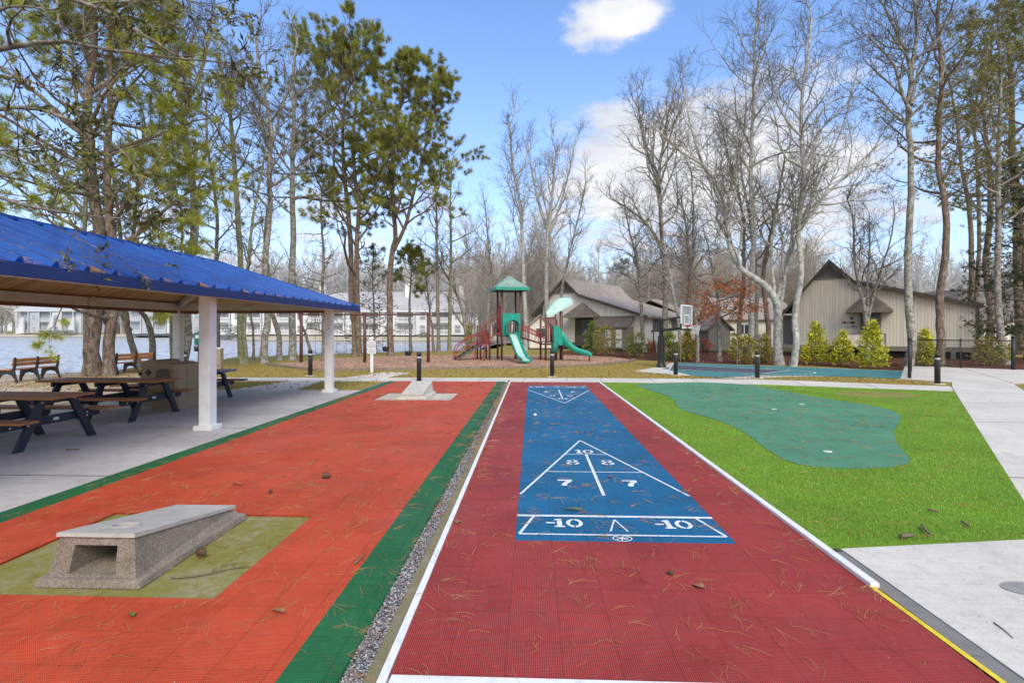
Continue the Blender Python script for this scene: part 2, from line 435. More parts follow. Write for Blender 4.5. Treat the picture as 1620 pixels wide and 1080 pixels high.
    M['needle_hazy'] = leafmat('hazy_needles', [(0.42, 0.46, 0.42), (0.50, 0.53, 0.48), (0.56, 0.58, 0.53)], 0.9, 0.3, 0.8)  # needle greens washed out with painted distance haze
    M['leaf_dark'] = leafmat('evergreen_leaves', [(0.045, 0.055, 0.02), (0.12, 0.125, 0.032), (0.23, 0.225, 0.055), (0.08, 0.088, 0.028)], 0.4, 1.5, 0.7)
    M['leaf_yellow'] = leafmat('yellow_leaves', [(0.34, 0.36, 0.02), (0.62, 0.60, 0.03), (0.78, 0.72, 0.06), (0.20, 0.25, 0.02)], 0.5, 4, 0.7)
    M['leaf_green'] = leafmat('green_leaves', [(0.10, 0.16, 0.025), (0.23, 0.29, 0.04), (0.40, 0.42, 0.06), (0.14, 0.2, 0.035)], 0.5, 4, 0.7)
    M['leaf_tip'] = leafmat('tipped_leaves', [(0.11, 0.17, 0.025), (0.27, 0.31, 0.04), (0.46, 0.43, 0.06), (0.50, 0.22, 0.06), (0.17, 0.22, 0.035)], 0.5, 4, 0.7)
    M['leaf_rust'] = leafmat('rust_leaves', [(0.36, 0.10, 0.03), (0.56, 0.20, 0.07), (0.50, 0.14, 0.05), (0.64, 0.32, 0.14)], 0.7, 4, 0.7)
    M['hedge_far'] = leafmat('hedge_leaves', [(0.28, 0.31, 0.27), (0.36, 0.38, 0.32)], 0.9, 1, 0.8)  # far leaves, greyed by haze put into the colour


build_materials()


# ------------------------------------------------------------------ mesh helpers
def link(o):
    COL.objects.link(o)
    return o


class MB:
    def __init__(s):
        s.v, s.f, s.s = [], [], []
        s.uv = None

    def add(s, vs, fs, smooth=False):
        k = len(s.v)
        s.v += [tuple(p) for p in vs]
        for f in fs:
            s.f.append(tuple(i + k for i in f))
            s.s.append(smooth)
        return s

    def box(s, x0, x1, y0, y1, z0, z1):
        vs = [(x, y, z) for z in (z0, z1) for y in (y0, y1) for x in (x0, x1)]
        return s.add(vs, [(0, 2, 3, 1), (4, 5, 7, 6), (0, 1, 5, 4), (2, 6, 7, 3), (0, 4, 6, 2), (1, 3, 7, 5)])

    def beam(s, p, q, w, h, up=(0, 0, 1)):
        p, q = Vector(p), Vector(q)
        d = (q - p).normalized()
        a = d.cross(Vector(up))
        if a.length < 1e-4:
            a = d.cross(Vector((0, 1, 0)))
        a.normalize()
        b = a.cross(d).normalized()
        vs = []
        for c in (p, q):
            for i, j in ((-1, -1), (1, -1), (1, 1), (-1, 1)):
                vs.append(c + a * (i * w / 2) + b * (j * h / 2))
        return s.add(vs, [(0, 1, 2, 3), (7, 6, 5, 4), (0, 4, 5, 1), (1, 5, 6, 2), (2, 6, 7, 3), (3, 7, 4, 0)])

    def tube(s, pts, r, n=10, cap=True):
        pts = [Vector(p) for p in pts]
        m = len(pts)
        rr = r if isinstance(r, (list, tuple)) else [r] * m
        ref = None
        vs = []
        for i, p in enumerate(pts):
            d = (pts[min(i + 1, m - 1)] - pts[max(i - 1, 0)])
            if d.length < 1e-9:
                d = Vector((0, 0, 1))
            d.normalize()
            if ref is None:
                ref = Vector((1, 0, 0)) if abs(d.x) < 0.8 else Vector((0, 1, 0))
            a = (ref - d * ref.dot(d)).normalized()
            b = d.cross(a)
            ref = a
            for k in range(n):
                t = 2 * math.pi * k / n
                vs.append(p + (a * math.cos(t) + b * math.sin(t)) * rr[i])
        fs = []
        for i in range(m - 1):
            for k in range(n):
                k2 = (k + 1) % n
                fs.append((i * n + k, i * n + k2, (i + 1) * n + k2, (i + 1) * n + k))
        s.add(vs, fs, True)
        if cap:
            k0 = len(s.v) - len(vs)
            s.f.append(tuple(k0 + k for k in range(n))[::-1]); s.s.append(False)
            s.f.append(tuple(k0 + (m - 1) * n + k for k in range(n))); s.s.append(False)
        return s

    def lathe(s, prof, c=(0, 0, 0), n=16):
        return s.tube_z([(r, z) for r, z in prof], c, n)

    def tube_z(s, prof, c, n):
        vs, fs = [], []
        for r, z in prof:
            for k in range(n):
                t = 2 * math.pi * k / n
                vs.append((c[0] + r * math.cos(t), c[1] + r * math.sin(t), c[2] + z))
        for i in range(len(prof) - 1):
            for k in range(n):
                k2 = (k + 1) % n
                fs.append((i * n + k, i * n + k2, (i + 1) * n + k2, (i + 1) * n + k))
        s.add(vs, fs, True)
        k0 = len(s.v) - len(vs)
        s.f.append(tuple(k0 + k for k in range(n))[::-1]); s.s.append(False)
        s.f.append(tuple(k0 + (len(prof) - 1) * n + k for k in range(n))); s.s.append(False)
        return s

    def prism(s, poly, z0, z1):
        n = len(poly)
        vs = [(p[0], p[1], z0) for p in poly] + [(p[0], p[1], z1) for p in poly]
        fs = [tuple(range(n))[::-1], tuple(range(n, 2 * n))]
        fs += [(i, (i + 1) % n, n + (i + 1) % n, n + i) for i in range(n)]
        return s.add(vs, fs)

    def plate(s, poly, p0, ax, ay, th):
        """polygon (a, b) drawn in the plane p0 + a*ax + b*ay and extruded th along ax x ay"""
        p0, ax, ay = Vector(p0), Vector(ax).normalized(), Vector(ay).normalized()
        nn = ax.cross(ay)
        n = len(poly)
        vs = [p0 + ax * a + ay * b for a, b in poly] + [p0 + ax * a + ay * b + nn * th for a, b in poly]
        fs = [tuple(range(n))[::-1], tuple(range(n, 2 * n))]
        fs += [(i, (i + 1) % n, n + (i + 1) % n, n + i) for i in range(n)]
        return s.add(vs, fs)

    def sheet(s, poly, z):
        pts = [(p[0], p[1], z) for p in poly]
        a = sum(poly[i][0] * poly[(i + 1) % len(poly)][1] - poly[(i + 1) % len(poly)][0] * poly[i][1] for i in range(len(poly)))
        if a < 0:
            pts = pts[::-1]
        return s.add(pts, [tuple(range(len(pts)))])

    def quad(s, a, b, c, d):
        return s.add([a, b, c, d], [(0, 1, 2, 3)])

    def build(s, name, m, parent=None, world=False, bevel=0.0, uv=False):
        me = bpy.data.meshes.new(name)
        vs = s.v
        if parent is not None and world:
            l = parent.location
            vs = [(x - l.x, y - l.y, z - l.z) for x, y, z in vs]
        me.from_pydata(vs, [], s.f)
        me.polygons.foreach_set('use_smooth', s.s)
        if uv:
            lay = me.uv_layers.new(name='UVMap')
            for p in me.polygons:
                nn = p.normal
                d = Vector((nn.x, nn.y, 0))
                d = d.normalized() if d.length > 1e-4 else Vector((0, 1, 0))
                ax = Vector((-d.y, d.x, 0))
                ay = nn.cross(ax)
                for li in p.loop_indices:
                    co = me.vertices[me.loops[li].vertex_index].co
                    lay.data[li].uv = (co.dot(ax), co.dot(ay))
        me.update()
        me.materials.append(MT[m] if isinstance(m, str) else m)
        o = link(bpy.data.objects.new(name, me))
        if parent is not None:
            o.parent = parent
        if bevel:
            b = o.modifiers.new('edge', 'BEVEL')
            b.width = bevel
            b.segments = 2
            b.limit_method = 'ANGLE'
        return o


def tag(o, label, cat, group=None):
    o['label'] = label
    o['category'] = cat
    if group:
        o['group'] = group
    return o


def thing(name, label, cat, loc=(0, 0, 0), rot=0.0, group=None):
    o = link(bpy.data.objects.new(name, None))
    o.location = loc
    o.rotation_euler = (0, 0, rot)
    o.empty_display_size = 0.2
    return tag(o, label, cat, group)


def structure(o):
    o['kind'] = 'structure'
    return o


def stuff(o):
    o['kind'] = 'stuff'
    return o


def dup(o, parent=None):
    c = o.copy()
    COL.objects.link(c)
    if parent is not None:
        c.parent = parent
    for ch in list(o.children):
        dup(ch, c)
    return c


def npmesh(name, V, F, m, smooth=False):
    """V (n,3) array, F (k,3) or (k,4) array"""
    me = bpy.data.meshes.new(name)
    V = np.asarray(V, dtype=np.float32)
    F = np.asarray(F, dtype=np.int32)
    k, c = F.shape
    me.vertices.add(len(V))
    me.vertices.foreach_set('co', V.ravel())
    me.loops.add(k * c)
    me.loops.foreach_set('vertex_index', F.ravel())
    me.polygons.add(k)
    me.polygons.foreach_set('loop_start', np.arange(0, k * c, c, dtype=np.int32))
    me.polygons.foreach_set('loop_total', np.full(k, c, dtype=np.int32))
    me.polygons.foreach_set('use_smooth', np.full(k, smooth))
    me.update(calc_edges=True)
    me.materials.append(MT[m] if isinstance(m, str) else m)
    return me


def text_part(name, body, size, m, parent, loc, rot, align='CENTER', extr=0.001):
    cu = bpy.data.curves.new(name, 'FONT')
    cu.body = body
    cu.size = size
    cu.align_x = align
    cu.extrude = extr
    tmp = bpy.data.objects.new('tmp', cu)
    COL.objects.link(tmp)
    dg = bpy.context.evaluated_depsgraph_get()
    me = bpy.data.meshes.new_from_object(tmp.evaluated_get(dg))
    bpy.data.objects.remove(tmp)
    me.materials.clear()
    me.materials.append(MT[m])
    o = link(bpy.data.objects.new(name, me))
    o.parent = parent
    o.location = loc
    o.rotation_euler = rot
    return o

# ------------------------------------------------------------------ the setting: ground, lake, paths, courts
LAKE = [(-230, -40), (-60, -12), (-30, 5), (-23.5, 14), (-20.9, 19.5), (-18.6, 21.6), (-19.4, 24.5), (-18.6, 28), (-19.5, 33), (-17.2, 36),
        (-13.5, 39.5), (-10.6, 42.5), (-7.0, 44.5), (-4.7, 46.5), (-3.6, 52), (-4.2, 75), (-4.5, 101), (-30, 102),
        (-52, 103), (-64, 112), (-78, 138), (-100, 152), (-170, 156), (-260, 150), (-300, 60)]


def sdist(px, py, poly):
    inside = np.zeros(px.shape, bool)
    d2 = np.full(px.shape, 1e18)
    n = len(poly)
    for i in range(n):
        x0, y0 = poly[i]
        x1, y1 = poly[(i + 1) % n]
        dx, dy = x1 - x0, y1 - y0
        t = np.clip(((px - x0) * dx + (py - y0) * dy) / (dx * dx + dy * dy), 0, 1)
        d2 = np.minimum(d2, (px - x0 - t * dx) ** 2 + (py - y0 - t * dy) ** 2)
        if dy != 0:
            c = ((y0 > py) != (y1 > py)) & (px < (x1 - x0) * (py - y0) / dy + x0)
            inside ^= c
    return np.where(inside, 1, -1) * np.sqrt(d2)


def build_ground():
    xs = np.unique(np.concatenate([np.arange(-900, -240, 60), np.arange(-240, -80, 5), np.arange(-80, 4, 0.8), np.arange(4, 60, 4), np.arange(60, 1000, 60)]))
    ys = np.unique(np.concatenate([np.arange(-200, -20, 30), np.arange(-20, 0, 4), np.arange(0, 60, 0.8), np.arange(60, 170, 2.5), np.arange(170, 1400, 80)]))
    X, Y = np.meshgrid(xs, ys)
    d = sdist(X, Y, LAKE)
    t = np.clip((d + 0.2) / 1.6, 0, 1)
    t = t * t * (3 - 2 * t)
    far = np.clip((Y - 92) / 12, 0, 1) * (X < 20)
    Z = -0.02 + far * 0.35
    Z = Z * (1 - t) - 1.5 * t
    rng = np.random.default_rng(3)
    V = np.stack([X, Y, Z], -1).reshape(-1, 3)
    ny, nx = X.shape
    i = np.arange(ny - 1)[:, None] * nx + np.arange(nx - 1)[None, :]
    i = i.ravel()
    F = np.stack([i, i + 1, i + nx + 1, i + nx], -1)
    o = link(bpy.data.objects.new('ground', npmesh('ground', V, F, 'lawn', True)))
    structure(o)
    b = MB().sheet([(x, y) for x, y in LAKE], -0.5)
    structure(b.build('lake_water', 'water'))
    # far bank: a dry grass slope with a dark foot
    fp = [(-3.0, 60), (-3.4, 80), (-3.9, 100.3), (-30, 101.4), (-52, 102.4), (-63.4, 111.4), (-77.4, 137.4), (-99.7, 151.4), (-170, 155.4), (-262, 149.4)]
    out = [(4, 60), (4, 80), (3, 118), (-28, 118), (-42, 118), (-56, 126), (-72, 150), (-98, 172), (-170, 178), (-262, 172)]
    for nm, rows, m in (('far_bank_ground', ((-2.72, -.30), (-1.2, .10), (2.6, .40)), 'far_bank'), ('far_bank_foot_ground', ((-3.0, -.6), (-2.68, -.26)), 'kerb_grey')):
        b = MB()
        g = []
        for (x, y), (ox, oy) in zip(fp, out):
            d = Vector((ox - x, oy - y, 0)).normalized()
            g.append([(x + d.x * r, y + d.y * r, z) for r, z in rows] + ([(ox, oy, .41)] if len(rows) == 3 else []))
        for i in range(len(g) - 1):
            for k in range(len(g[0]) - 1):
                b.quad(g[i][k], g[i + 1][k], g[i + 1][k + 1], g[i][k + 1])
        structure(b.build(nm, m))


build_ground()


def sheet(name, poly, z, m):
    return structure(MB().sheet(poly, z).build(name, m))


def g2(*uv):
    return [tuple(G(u, v)[:2]) for u, v in uv]


# pavilion slab, walks, plaza
slab = MB().prism([(-10.8, 1.0), (-5.12, 1.0), (-5.12, 4.75), (-4.93, 14.9), (-10.8, 14.95)], -0.12, 0.0)
structure(slab.build('pavilion_slab_ground', 'slab'))
jt = MB()
for y in (3.05, 6.02, 9.05, 11.9):
    jt.sheet([(-10.8, y - 0.007), (-5.05, y - 0.007), (-5.05, y + 0.007), (-10.8, y + 0.007)], 0.004)
for x in (-8.0,):
    jt.sheet([(x - 0.006, 1.0), (x + 0.006, 1.0), (x + 0.006, 14.95), (x - 0.006, 14.95)], 0.0045)
structure(jt.build('slab_ground_joints', 'joint'))

near_edge = [(-16, 17.35), (-8.4, 17.6), (-3.9, 17.62), (2.25, 17.5), (7.6, 16.85), (12.04, 15.27)]
far_edge = [(13.0, 16.6), (9.5, 18.2), (8.0, 18.75), (2.4, 19.05), (-3.9, 18.98), (-10.8, 18.75), (-16, 18.6)]
structure(MB().prism(near_edge + far_edge, -0.12, 0.0).build('garden_path', 'path'))
structure(MB().prism([(-8.85, 14.95), (-6.95, 14.95), (-7.25, 17.61), (-8.3, 17.6)], -0.12, -0.002).build('link_path', 'path'))
structure(MB().prism([(-6.9, 18.98), (-5.4, 18.98), (-5.0, 21.2), (-6.1, 21.4)], -0.12, -0.002).build('playground_path', 'path'))
A_ = tuple(G(1424, 598.5)[:2])
B_ = tuple(G(1432, 578)[:2])
C_ = tuple(G(1604, 584.4)[:2])
plaza = [(2.47, -4), (2.47, 4.25), (4.33, 4.53), (12.05, 15.27), (13.02, 16.6), (14.15, 18.06), A_, B_, C_, (28, 21), (28, 18.6), (15.8, 17.7), (13.8, 15.0), (8.0, 7.1), (8.6, -4)]
structure(MB().prism(plaza, -0.12, 0.003).build('plaza_pavement', 'path'))
pj = MB()


def strip(b, p, q, w, z):
    p, q = Vector((*p, 0)), Vector((*q, 0))
    d = (q - p).normalized()
    s = Vector((-d.y, d.x, 0)) * w / 2
    return b.sheet([(p - s)[:2], (q - s)[:2], (q + s)[:2], (p + s)[:2]], z)


for x in (-12.4, -10.9, -9.4, -7.9, -6.4, -4.9, -3.4, -1.85, -0.35, 1.15, 2.35, 4.1, 5.6, 7.1):
    strip(pj, (x, 17.62 - max(0, (x - 2.3)) * 0.13), (x + 0.12, 18.95 - max(0, (x - 5.5)) * 0.1), 0.014, 0.004)
for a, b_ in (((8.62, 16.62), (9.0, 18.35)), ((10.4, 15.95), (10.9, 17.55)), ((12.04, 15.27), (13.0, 16.6))):
    strip(pj, a, b_, 0.014, 0.004)
for a, b_ in (((5.65, 6.37), (7.5, 6.3)), ((8.4, 10.2), (10.2, 10.1)), ((10.3, 12.85), (12.2, 12.75)), ((13.02, 16.6), (15.0, 16.6)), ((14.15, 18.06), (15.9, 17.75)),
              ((15.9, 17.8), (19.9, 24.9)), ((16, 22.5), (21, 20.3))):
    strip(pj, a, b_, 0.016, 0.008)
structure(pj.build('pavement_joints', 'joint'))
c = G(1628, 932)
structure(MB().sheet([(c.x + .17 * math.cos(2 * math.pi * i / 24), c.y + .10 * math.sin(2 * math.pi * i / 24)) for i in range(24)], .0075).build('pavement_patch', 'patch_grey'))
sheet('court_crossing_path', g2((1140, 598.2), (1170, 595), (1212, 590), (1252, 590.8), (1330, 594.2), (1240, 595.5), (1195, 598.7)), -0.008, 'path')

# playground bark, planting bed, lake shore
MUL = g2((424, 577.5), (500, 586), (600, 584.5), (720, 583), (870, 581.2), (945, 577.5), (992, 573.2), (1004, 569.5), (965, 563.5), (880, 560.5), (760, 560), (640, 562), (560, 565), (480, 570.5))
sheet('playground_ground', MUL, -0.010, 'mulch')
BED = g2((890, 563), (980, 567), (1041, 570.3), (1064, 572.4), (1150, 575.3), (1280, 578.2), (1432, 585.4)) + [B_, C_, (27, 22), (36, 24), (30, 42), (13, 45), (4, 46), (2.2, 43)]
sheet('planting_bed_ground', BED, -0.013, 'bed')
sheet('shore_ground', [(-10.8, 9.5), (-10.85, 13.2), (-12.3, 16.6), (-14.6, 20), (-17.6, 21.6), (-20.6, 19.0), (-23.3, 13.5), (-26, 8.5)], -0.012, 'shore')

# basketball court
COURT = g2((1066, 573.0), (1432, 586.4), (1425, 598.2), (1319, 594.4), (1200, 593.4), (1140, 597.0), (1100, 594.5), (1058, 585.5))
sheet('basketball_court_ground', COURT, -0.006, 'teal_court')
sheet('court_apron_ground', g2((1000, 586.6), (1046, 579), (1066, 573.0), (1058, 585.5), (1100, 594.5), (1140, 597.2), (1060, 591.8)), -0.007, 'path')
sheet('court_key_ground', g2((1046, 583.3), (1076, 577.6), (1252, 585.6), (1206, 590.6)), -0.002, 'dark_key')
cl = MB()
kq = g2((1046, 583.3), (1076, 577.6), (1252, 585.6), (1206, 590.6))
strip(cl, kq[1], kq[2], 0.07, 0.003); strip(cl, kq[0], kq[3], 0.07, 0.003); strip(cl, kq[2], kq[3], 0.07, 0.0035)
kc = Vector(((kq[2][0] + kq[3][0]) / 2, (kq[2][1] + kq[3][1]) / 2, 0))
kd = (Vector((*kq[2], 0)) - Vector((*kq[1], 0))).normalized()
ks = (Vector((*kq[2], 0)) - Vector((*kq[3], 0))) / 2
for i in range(16):
    a0, a1 = math.pi * (i / 16 - 0.5), math.pi * ((i + 1) / 16 - 0.5)
    f = lambda a: kc + ks * math.sin(a) + kd * ks.length * math.cos(a)
    strip(cl, f(a0)[:2], f(a1)[:2], 0.07, 0.003)
b0, b1 = g2((1058, 585.5), (1066, 573.0))
strip(cl, b0, b1, 0.06, 0.003)
e0, e1 = g2((1070, 573.6), (1430, 586.8))
strip(cl, e0, e1, 0.06, 0.003)
structure(cl.build('court_line_markings', 'line'))

# ---- shuffleboard court
Y0, Y1 = 2.59, 17.4
BX0, BX1, BY0, BY1 = -0.14, 1.662, 4.29, 16.25
rt = MB()
xr = lambda y: 2.285 - (y - 3.6) * 0.006
rt.prism([(-0.719, Y0), (xr(Y0), Y0), (xr(BY0), BY0), (-0.719, BY0)], -0.03, 0.012)
rt.prism([(-0.719, BY1), (xr(BY1), BY1), (xr(Y1), Y1), (-0.719, Y1)], -0.03, 0.012)
rt.prism([(-0.719, BY0), (BX0, BY0), (BX0, BY1), (-0.719, BY1)], -0.03, 0.012)
rt.prism([(BX1, BY0), (xr(BY0), BY0), (xr(BY1), BY1), (BX1, BY1)], -0.03, 0.012)
structure(rt.build('shuffleboard_court_ground', 'red_tile'))
structure(MB().prism([(BX0, BY0), (BX1, BY0), (BX1, BY1), (BX0, BY1)], -0.03, 0.0125).build('shuffleboard_lane_ground', 'blue_tile'))

LZ = 0.0165
mk = MB()
CX = (BX0 + BX1) / 2
YC = (BY0 + BY1) / 2


def half(flip):
    T = (lambda x, y: (2 * CX - x, 2 * YC - y)) if flip else (lambda x, y: (x, y))

    def ln(p, q, w, z=LZ):
        strip(mk, T(*p), T(*q), w, z)

    def pg(poly, z=LZ + 0.001):
        mk.sheet([T(*p) for p in poly], z)
    ax, ay = CX - 0.01, 8.19
    bl, br, by = BX0 + 0.015, BX1 - 0.02, 5.49
    ln((ax, ay), (bl, by), 0.028); ln((ax, ay), (br, by), 0.028, LZ + 0.0004)
    for y in (7.28, 6.38):
        t = (ay - y) / (ay - by)
        ln((ax + (bl - ax) * t, y), (ax + (br - ax) * t, y), 0.022, LZ - 0.0006)
    ln((ax, 7.28), (ax, by - 0.02), 0.036, LZ + 0.0008)
    ln((BX0, 4.86), (BX1, 4.86), 0.046)
    ln((BX0 + 0.03, 4.42), (BX1 - 0.03, 4.42), 0.026)
    ln((BX0 + 0.16, 4.86), (BX0 + 0.03, 4.42), 0.026, LZ + 0.0004); ln((BX1 - 0.16, 4.86), (BX1 - 0.03, 4.42), 0.026, LZ + 0.0004)
    ln((ax, 4.78), (ax - 0.075, 4.50), 0.015); ln((ax, 4.78), (ax + 0.075, 4.50), 0.015, LZ + 0.0004)
    # small ring with six spokes
    cx, cy, r = ax, 4.352, 0.058
    for i in range(20):
        a0, a1 = 2 * math.pi * i / 20, 2 * math.pi * (i + 1) / 20
        ln((cx + r * 1.35 * math.cos(a0), cy + r * math.sin(a0)), (cx + r * 1.35 * math.cos(a1), cy + r * math.sin(a1)), 0.011)
    for i in range(3):
        a = math.pi * i / 3 + 0.35
        ln((cx - r * math.cos(a), cy - r * 0.8 * math.sin(a)), (cx + r * math.cos(a), cy + r * 0.8 * math.sin(a)), 0.012, LZ + 0.0004 + i * 0.0003)

    def ring(cx, cy, rx, ry, wx, wy, gap, ang0):
        # stencil oval cut in two at the gap direction
        for h in (0, 1):
            o, inn = [], []
            for k in range(13):
                a = ang0 + h * math.pi + gap + (math.pi - 2 * gap) * k / 12
                o.append((cx + rx * math.cos(a), cy + ry * math.sin(a)))
                inn.append((cx + (rx - wx) * math.cos(a), cy + (ry - wy) * math.sin(a)))
            for k in range(12):
                pg([o[k], o[k + 1], inn[k + 1], inn[k]])

    def one(x, y, h, w):
        pg([(x - w * .5, y), (x + w * .5, y), (x + w * .5, y + h * .14), (x - w * .5, y + h * .14)])
        pg([(x - w * .24, y + h * .145), (x + w * .24, y + h * .145), (x + w * .24, y + h), (x - w * .14, y + h), (x - w * .5, y + h * .9), (x - w * .5, y + h * .79), (x - w * .24, y + h * .82)])

    def zero(x, y, h, w):
        ring(x, y + h / 2, w / 2, h / 2, w * .23, h * .17, 0.09, math.pi / 2)

    def seven(x, y, h, w):
        pg([(x - w * .5, y + h * .80), (x + w * .5, y + h * .80), (x + w * .5, y + h), (x - w * .5, y + h)])
        pg([(x - w * .26, y), (x + w * .08, y), (x + w * .14, y + h * .34), (x + w * .5, y + h * .72), (x + w * .5, y + h * .795), (x + w * .12, y + h * .795), (x - w * .14, y + h * .46), (x - w * .28, y + h * .2)])

    def eight(x, y, h, w):
        ring(x, y + h * .27, w * .5, h * .27, w * .22, h * .11, 0.12, math.pi / 2)
        ring(x, y + h * .77, w * .43, h * .23, w * .19, h * .1, 0.12, math.pi / 2)
    for x in (0.28, 1.25):
        pg([(x - .155, 4.665), (x - .075, 4.665), (x - .075, 4.695), (x - .155, 4.695)])
        one(x - .035, 4.58, .2, .095)
        zero(x + .10, 4.58, .2, .15)
    one(ax - .085, 7.33, .21, .095); zero(ax + .045, 7.33, .21, .15)
    for x in (0.53, 0.985):
        eight(x, 6.72, .235, .17)
    for x in (0.375, 1.115):
        seven(x, 5.80, .235, .165)


half(False)
half(True)
structure(mk.build('shuffleboard_line_markings', 'line'))

# edging boards and kerbs
tag(MB().box(-0.768, -0.722, 1.2, 17.42, -0.03, 0.022).build('edging_board', 'white_strip', bevel=0.004),
    'long white edging board between the gravel drain and the red court', 'edging board')
eb = MB()
p, q = Vector((2.318, 3.60, 0.005)), Vector((2.232, 17.42, 0.005))
eb.beam(p, q, 0.062, 0.07)
tag(eb.build('edging_board', 'white_strip', bevel=0.004), 'long white edging board between the red court and the bright turf', 'edging board')
tag(MB().box(-0.708, 2.34, 2.50, 2.585, -0.03, 0.02).build('edging_board', 'white_strip', bevel=0.004),
    'short white edging board across the near end of the red court', 'edging board')
strip_ = MB()
strip(strip_, (2.300, 3.62), (2.322, 2.59), 0.034, 0.016)
structure(strip_.build('yellow_line_marking', 'yellow_line'))
kb = MB()
rng = random.Random(5)
y = 0.4
while y < 17.3:
    L = 0.98
    kb.box(-0.838, -0.772 , y, y + L - 0.012, -0.05, 0.012 + rng.uniform(-.003, .003))
    y += L
structure(kb.build('court_kerb', 'kerb', bevel=0.006))
kb = MB()
for y, L in ((-1, 2.0), (1.01, 1.85), (2.87, 1.3)):
    kb.prism([(2.345, y), (2.452, y), (2.445, y + L), (2.335, y + L)], -0.05, 0.008)
structure(kb.build('pavement_kerb', 'kerb_grey'))
structure(MB().sheet([(2.440, -2), (2.475, -2), (2.472, 4.3), (2.430, 4.3)], -0.012).build('pavement_gap_ground', 'joint'))
structure(MB().sheet([(-0.985, 0.3), (-0.80, 0.3), (-0.80, 17.45), (-0.93, 17.45)], -0.012).build('drain_ground', 'gravel'))
structure(MB().sheet([(-5.3, 0.0), (-0.7, 0.0), (-0.7, 17.55), (-5.1, 17.55)], -0.016).build('court_base_ground', 'kerb_grey'))

# ---- board court (orange) with green borders
lo = lambda y: -5.105 + (y - 2) * 0.0145
li = lambda y: -4.825 + (y - 2) * 0.0132
NX0, NX1, NY0, NY1 = -3.97, -2.06, 3.28, 4.79
FX0, FX1, FY0, FY1 = -3.97, -2.03, 12.79, 14.30
ot = MB()


def otile(x0, x1, y0, y1):
    f0 = x0 if callable(x0) else (lambda y: x0)
    f1 = x1 if callable(x1) else (lambda y: x1)
    ot.prism([(f0(y0), y0), (f1(y0), y0), (f1(y1), y1), (f0(y1), y1)], -0.03, 0.012)


RX = lambda y: -1.270 + (y - 2.5) * 0.0064
otile(li, RX, 0.2, NY0)
otile(li, NX0, NY0, NY1); otile(NX1, RX, NY0, NY1)
otile(li, RX, NY1, FY0)
otile(li, FX0, FY0, FY1); otile(FX1, RX, FY0, FY1)
otile(li, RX, FY1, 17.52)
structure(ot.build('board_court_ground', 'orange_tile'))
gb = MB()
gb.prism([(lo(0.2), 0.2), (li(0.2), 0.2), (li(17.52), 17.52), (lo(17.52), 17.52)], -0.03, 0.0125)
gb.prism([(RX(0.2), 0.2), (-0.972, 0.2), (-0.918, 17.52), (RX(17.52), 17.52)], -0.03, 0.0125)
structure(gb.build('court_border_ground', 'green_tile'))
structure(MB().sheet([(NX0 - .05, NY0 - .05), (NX1 + .05, NY0 - .05), (NX1 + .05, NY1 + .05), (NX0 - .05, NY1 + .05)], -0.006).build('board_pad_ground', 'pad'))
structure(MB().sheet([(FX0 - .05, FY0 - .05), (FX1 + .05, FY0 - .05), (FX1 + .05, FY1 + .05), (FX0 - .05, FY1 + .05)], -0.004).build('board_pad_ground', 'pad_far'))

# ---- turf and putting green
TURF = [(2.33, 4.27), (4.32, 4.55), (5.02, 5.49), (12.02, 15.26), (7.6, 16.82), (2.28, 17.47)]
structure(MB().prism(TURF, -0.05, 0.006).build('turf_ground', 'turf'))
PUTT = g2((1008, 609.2), (1050, 606.2), (1112, 605.2), (1179, 608.7), (1220, 614.7), (1271, 625), (1322, 633.6), (1378, 642), (1410, 650), (1424, 658), (1424, 666), (1415, 679.5), (1415, 690), (1420, 703),
          (1431, 717), (1439, 727), (1436, 733), (1424, 737), (1395, 740.2), (1350, 741.5), (1322, 741.2), (1276, 737.4), (1245, 729), (1222, 717), (1206, 706), (1190, 693.5), (1169, 679.5), (1140, 667),
          (1110, 658), (1085, 651), (1073, 645), (1069, 638), (1062, 630.5), (1045, 623), (1025, 616.5))


def smooth_poly(P, k=4):
    n = len(P)
    out = []
    for i in range(n):
        p0, p1, p2, p3 = (Vector(P[(i + j - 1) % n]) for j in range(4))
        for a in range(k):
            t = a / k
            out.append(tuple(0.5 * ((2 * p1) + (p2 - p0) * t + (2 * p0 - 5 * p1 + 4 * p2 - p3) * t * t + (3 * p1 - p0 - 3 * p2 + p3) * t ** 3)))
    return out


PUTT = smooth_poly(PUTT)
structure(MB().prism(PUTT, -0.02, 0.014).build('putting_green_ground', 'putting'))
c = G(1385, 624.3)
OLV = [(c.x + 1.05 * math.cos(2 * math.pi * i / 32), c.y + 0.62 * math.sin(2 * math.pi * i / 32)) for i in range(32)]
structure(MB().prism(OLV, -0.02, 0.012).build('olive_patch_ground', 'putting_olive'))


def in_poly(px, py, poly):
    return sdist(px, py, poly)


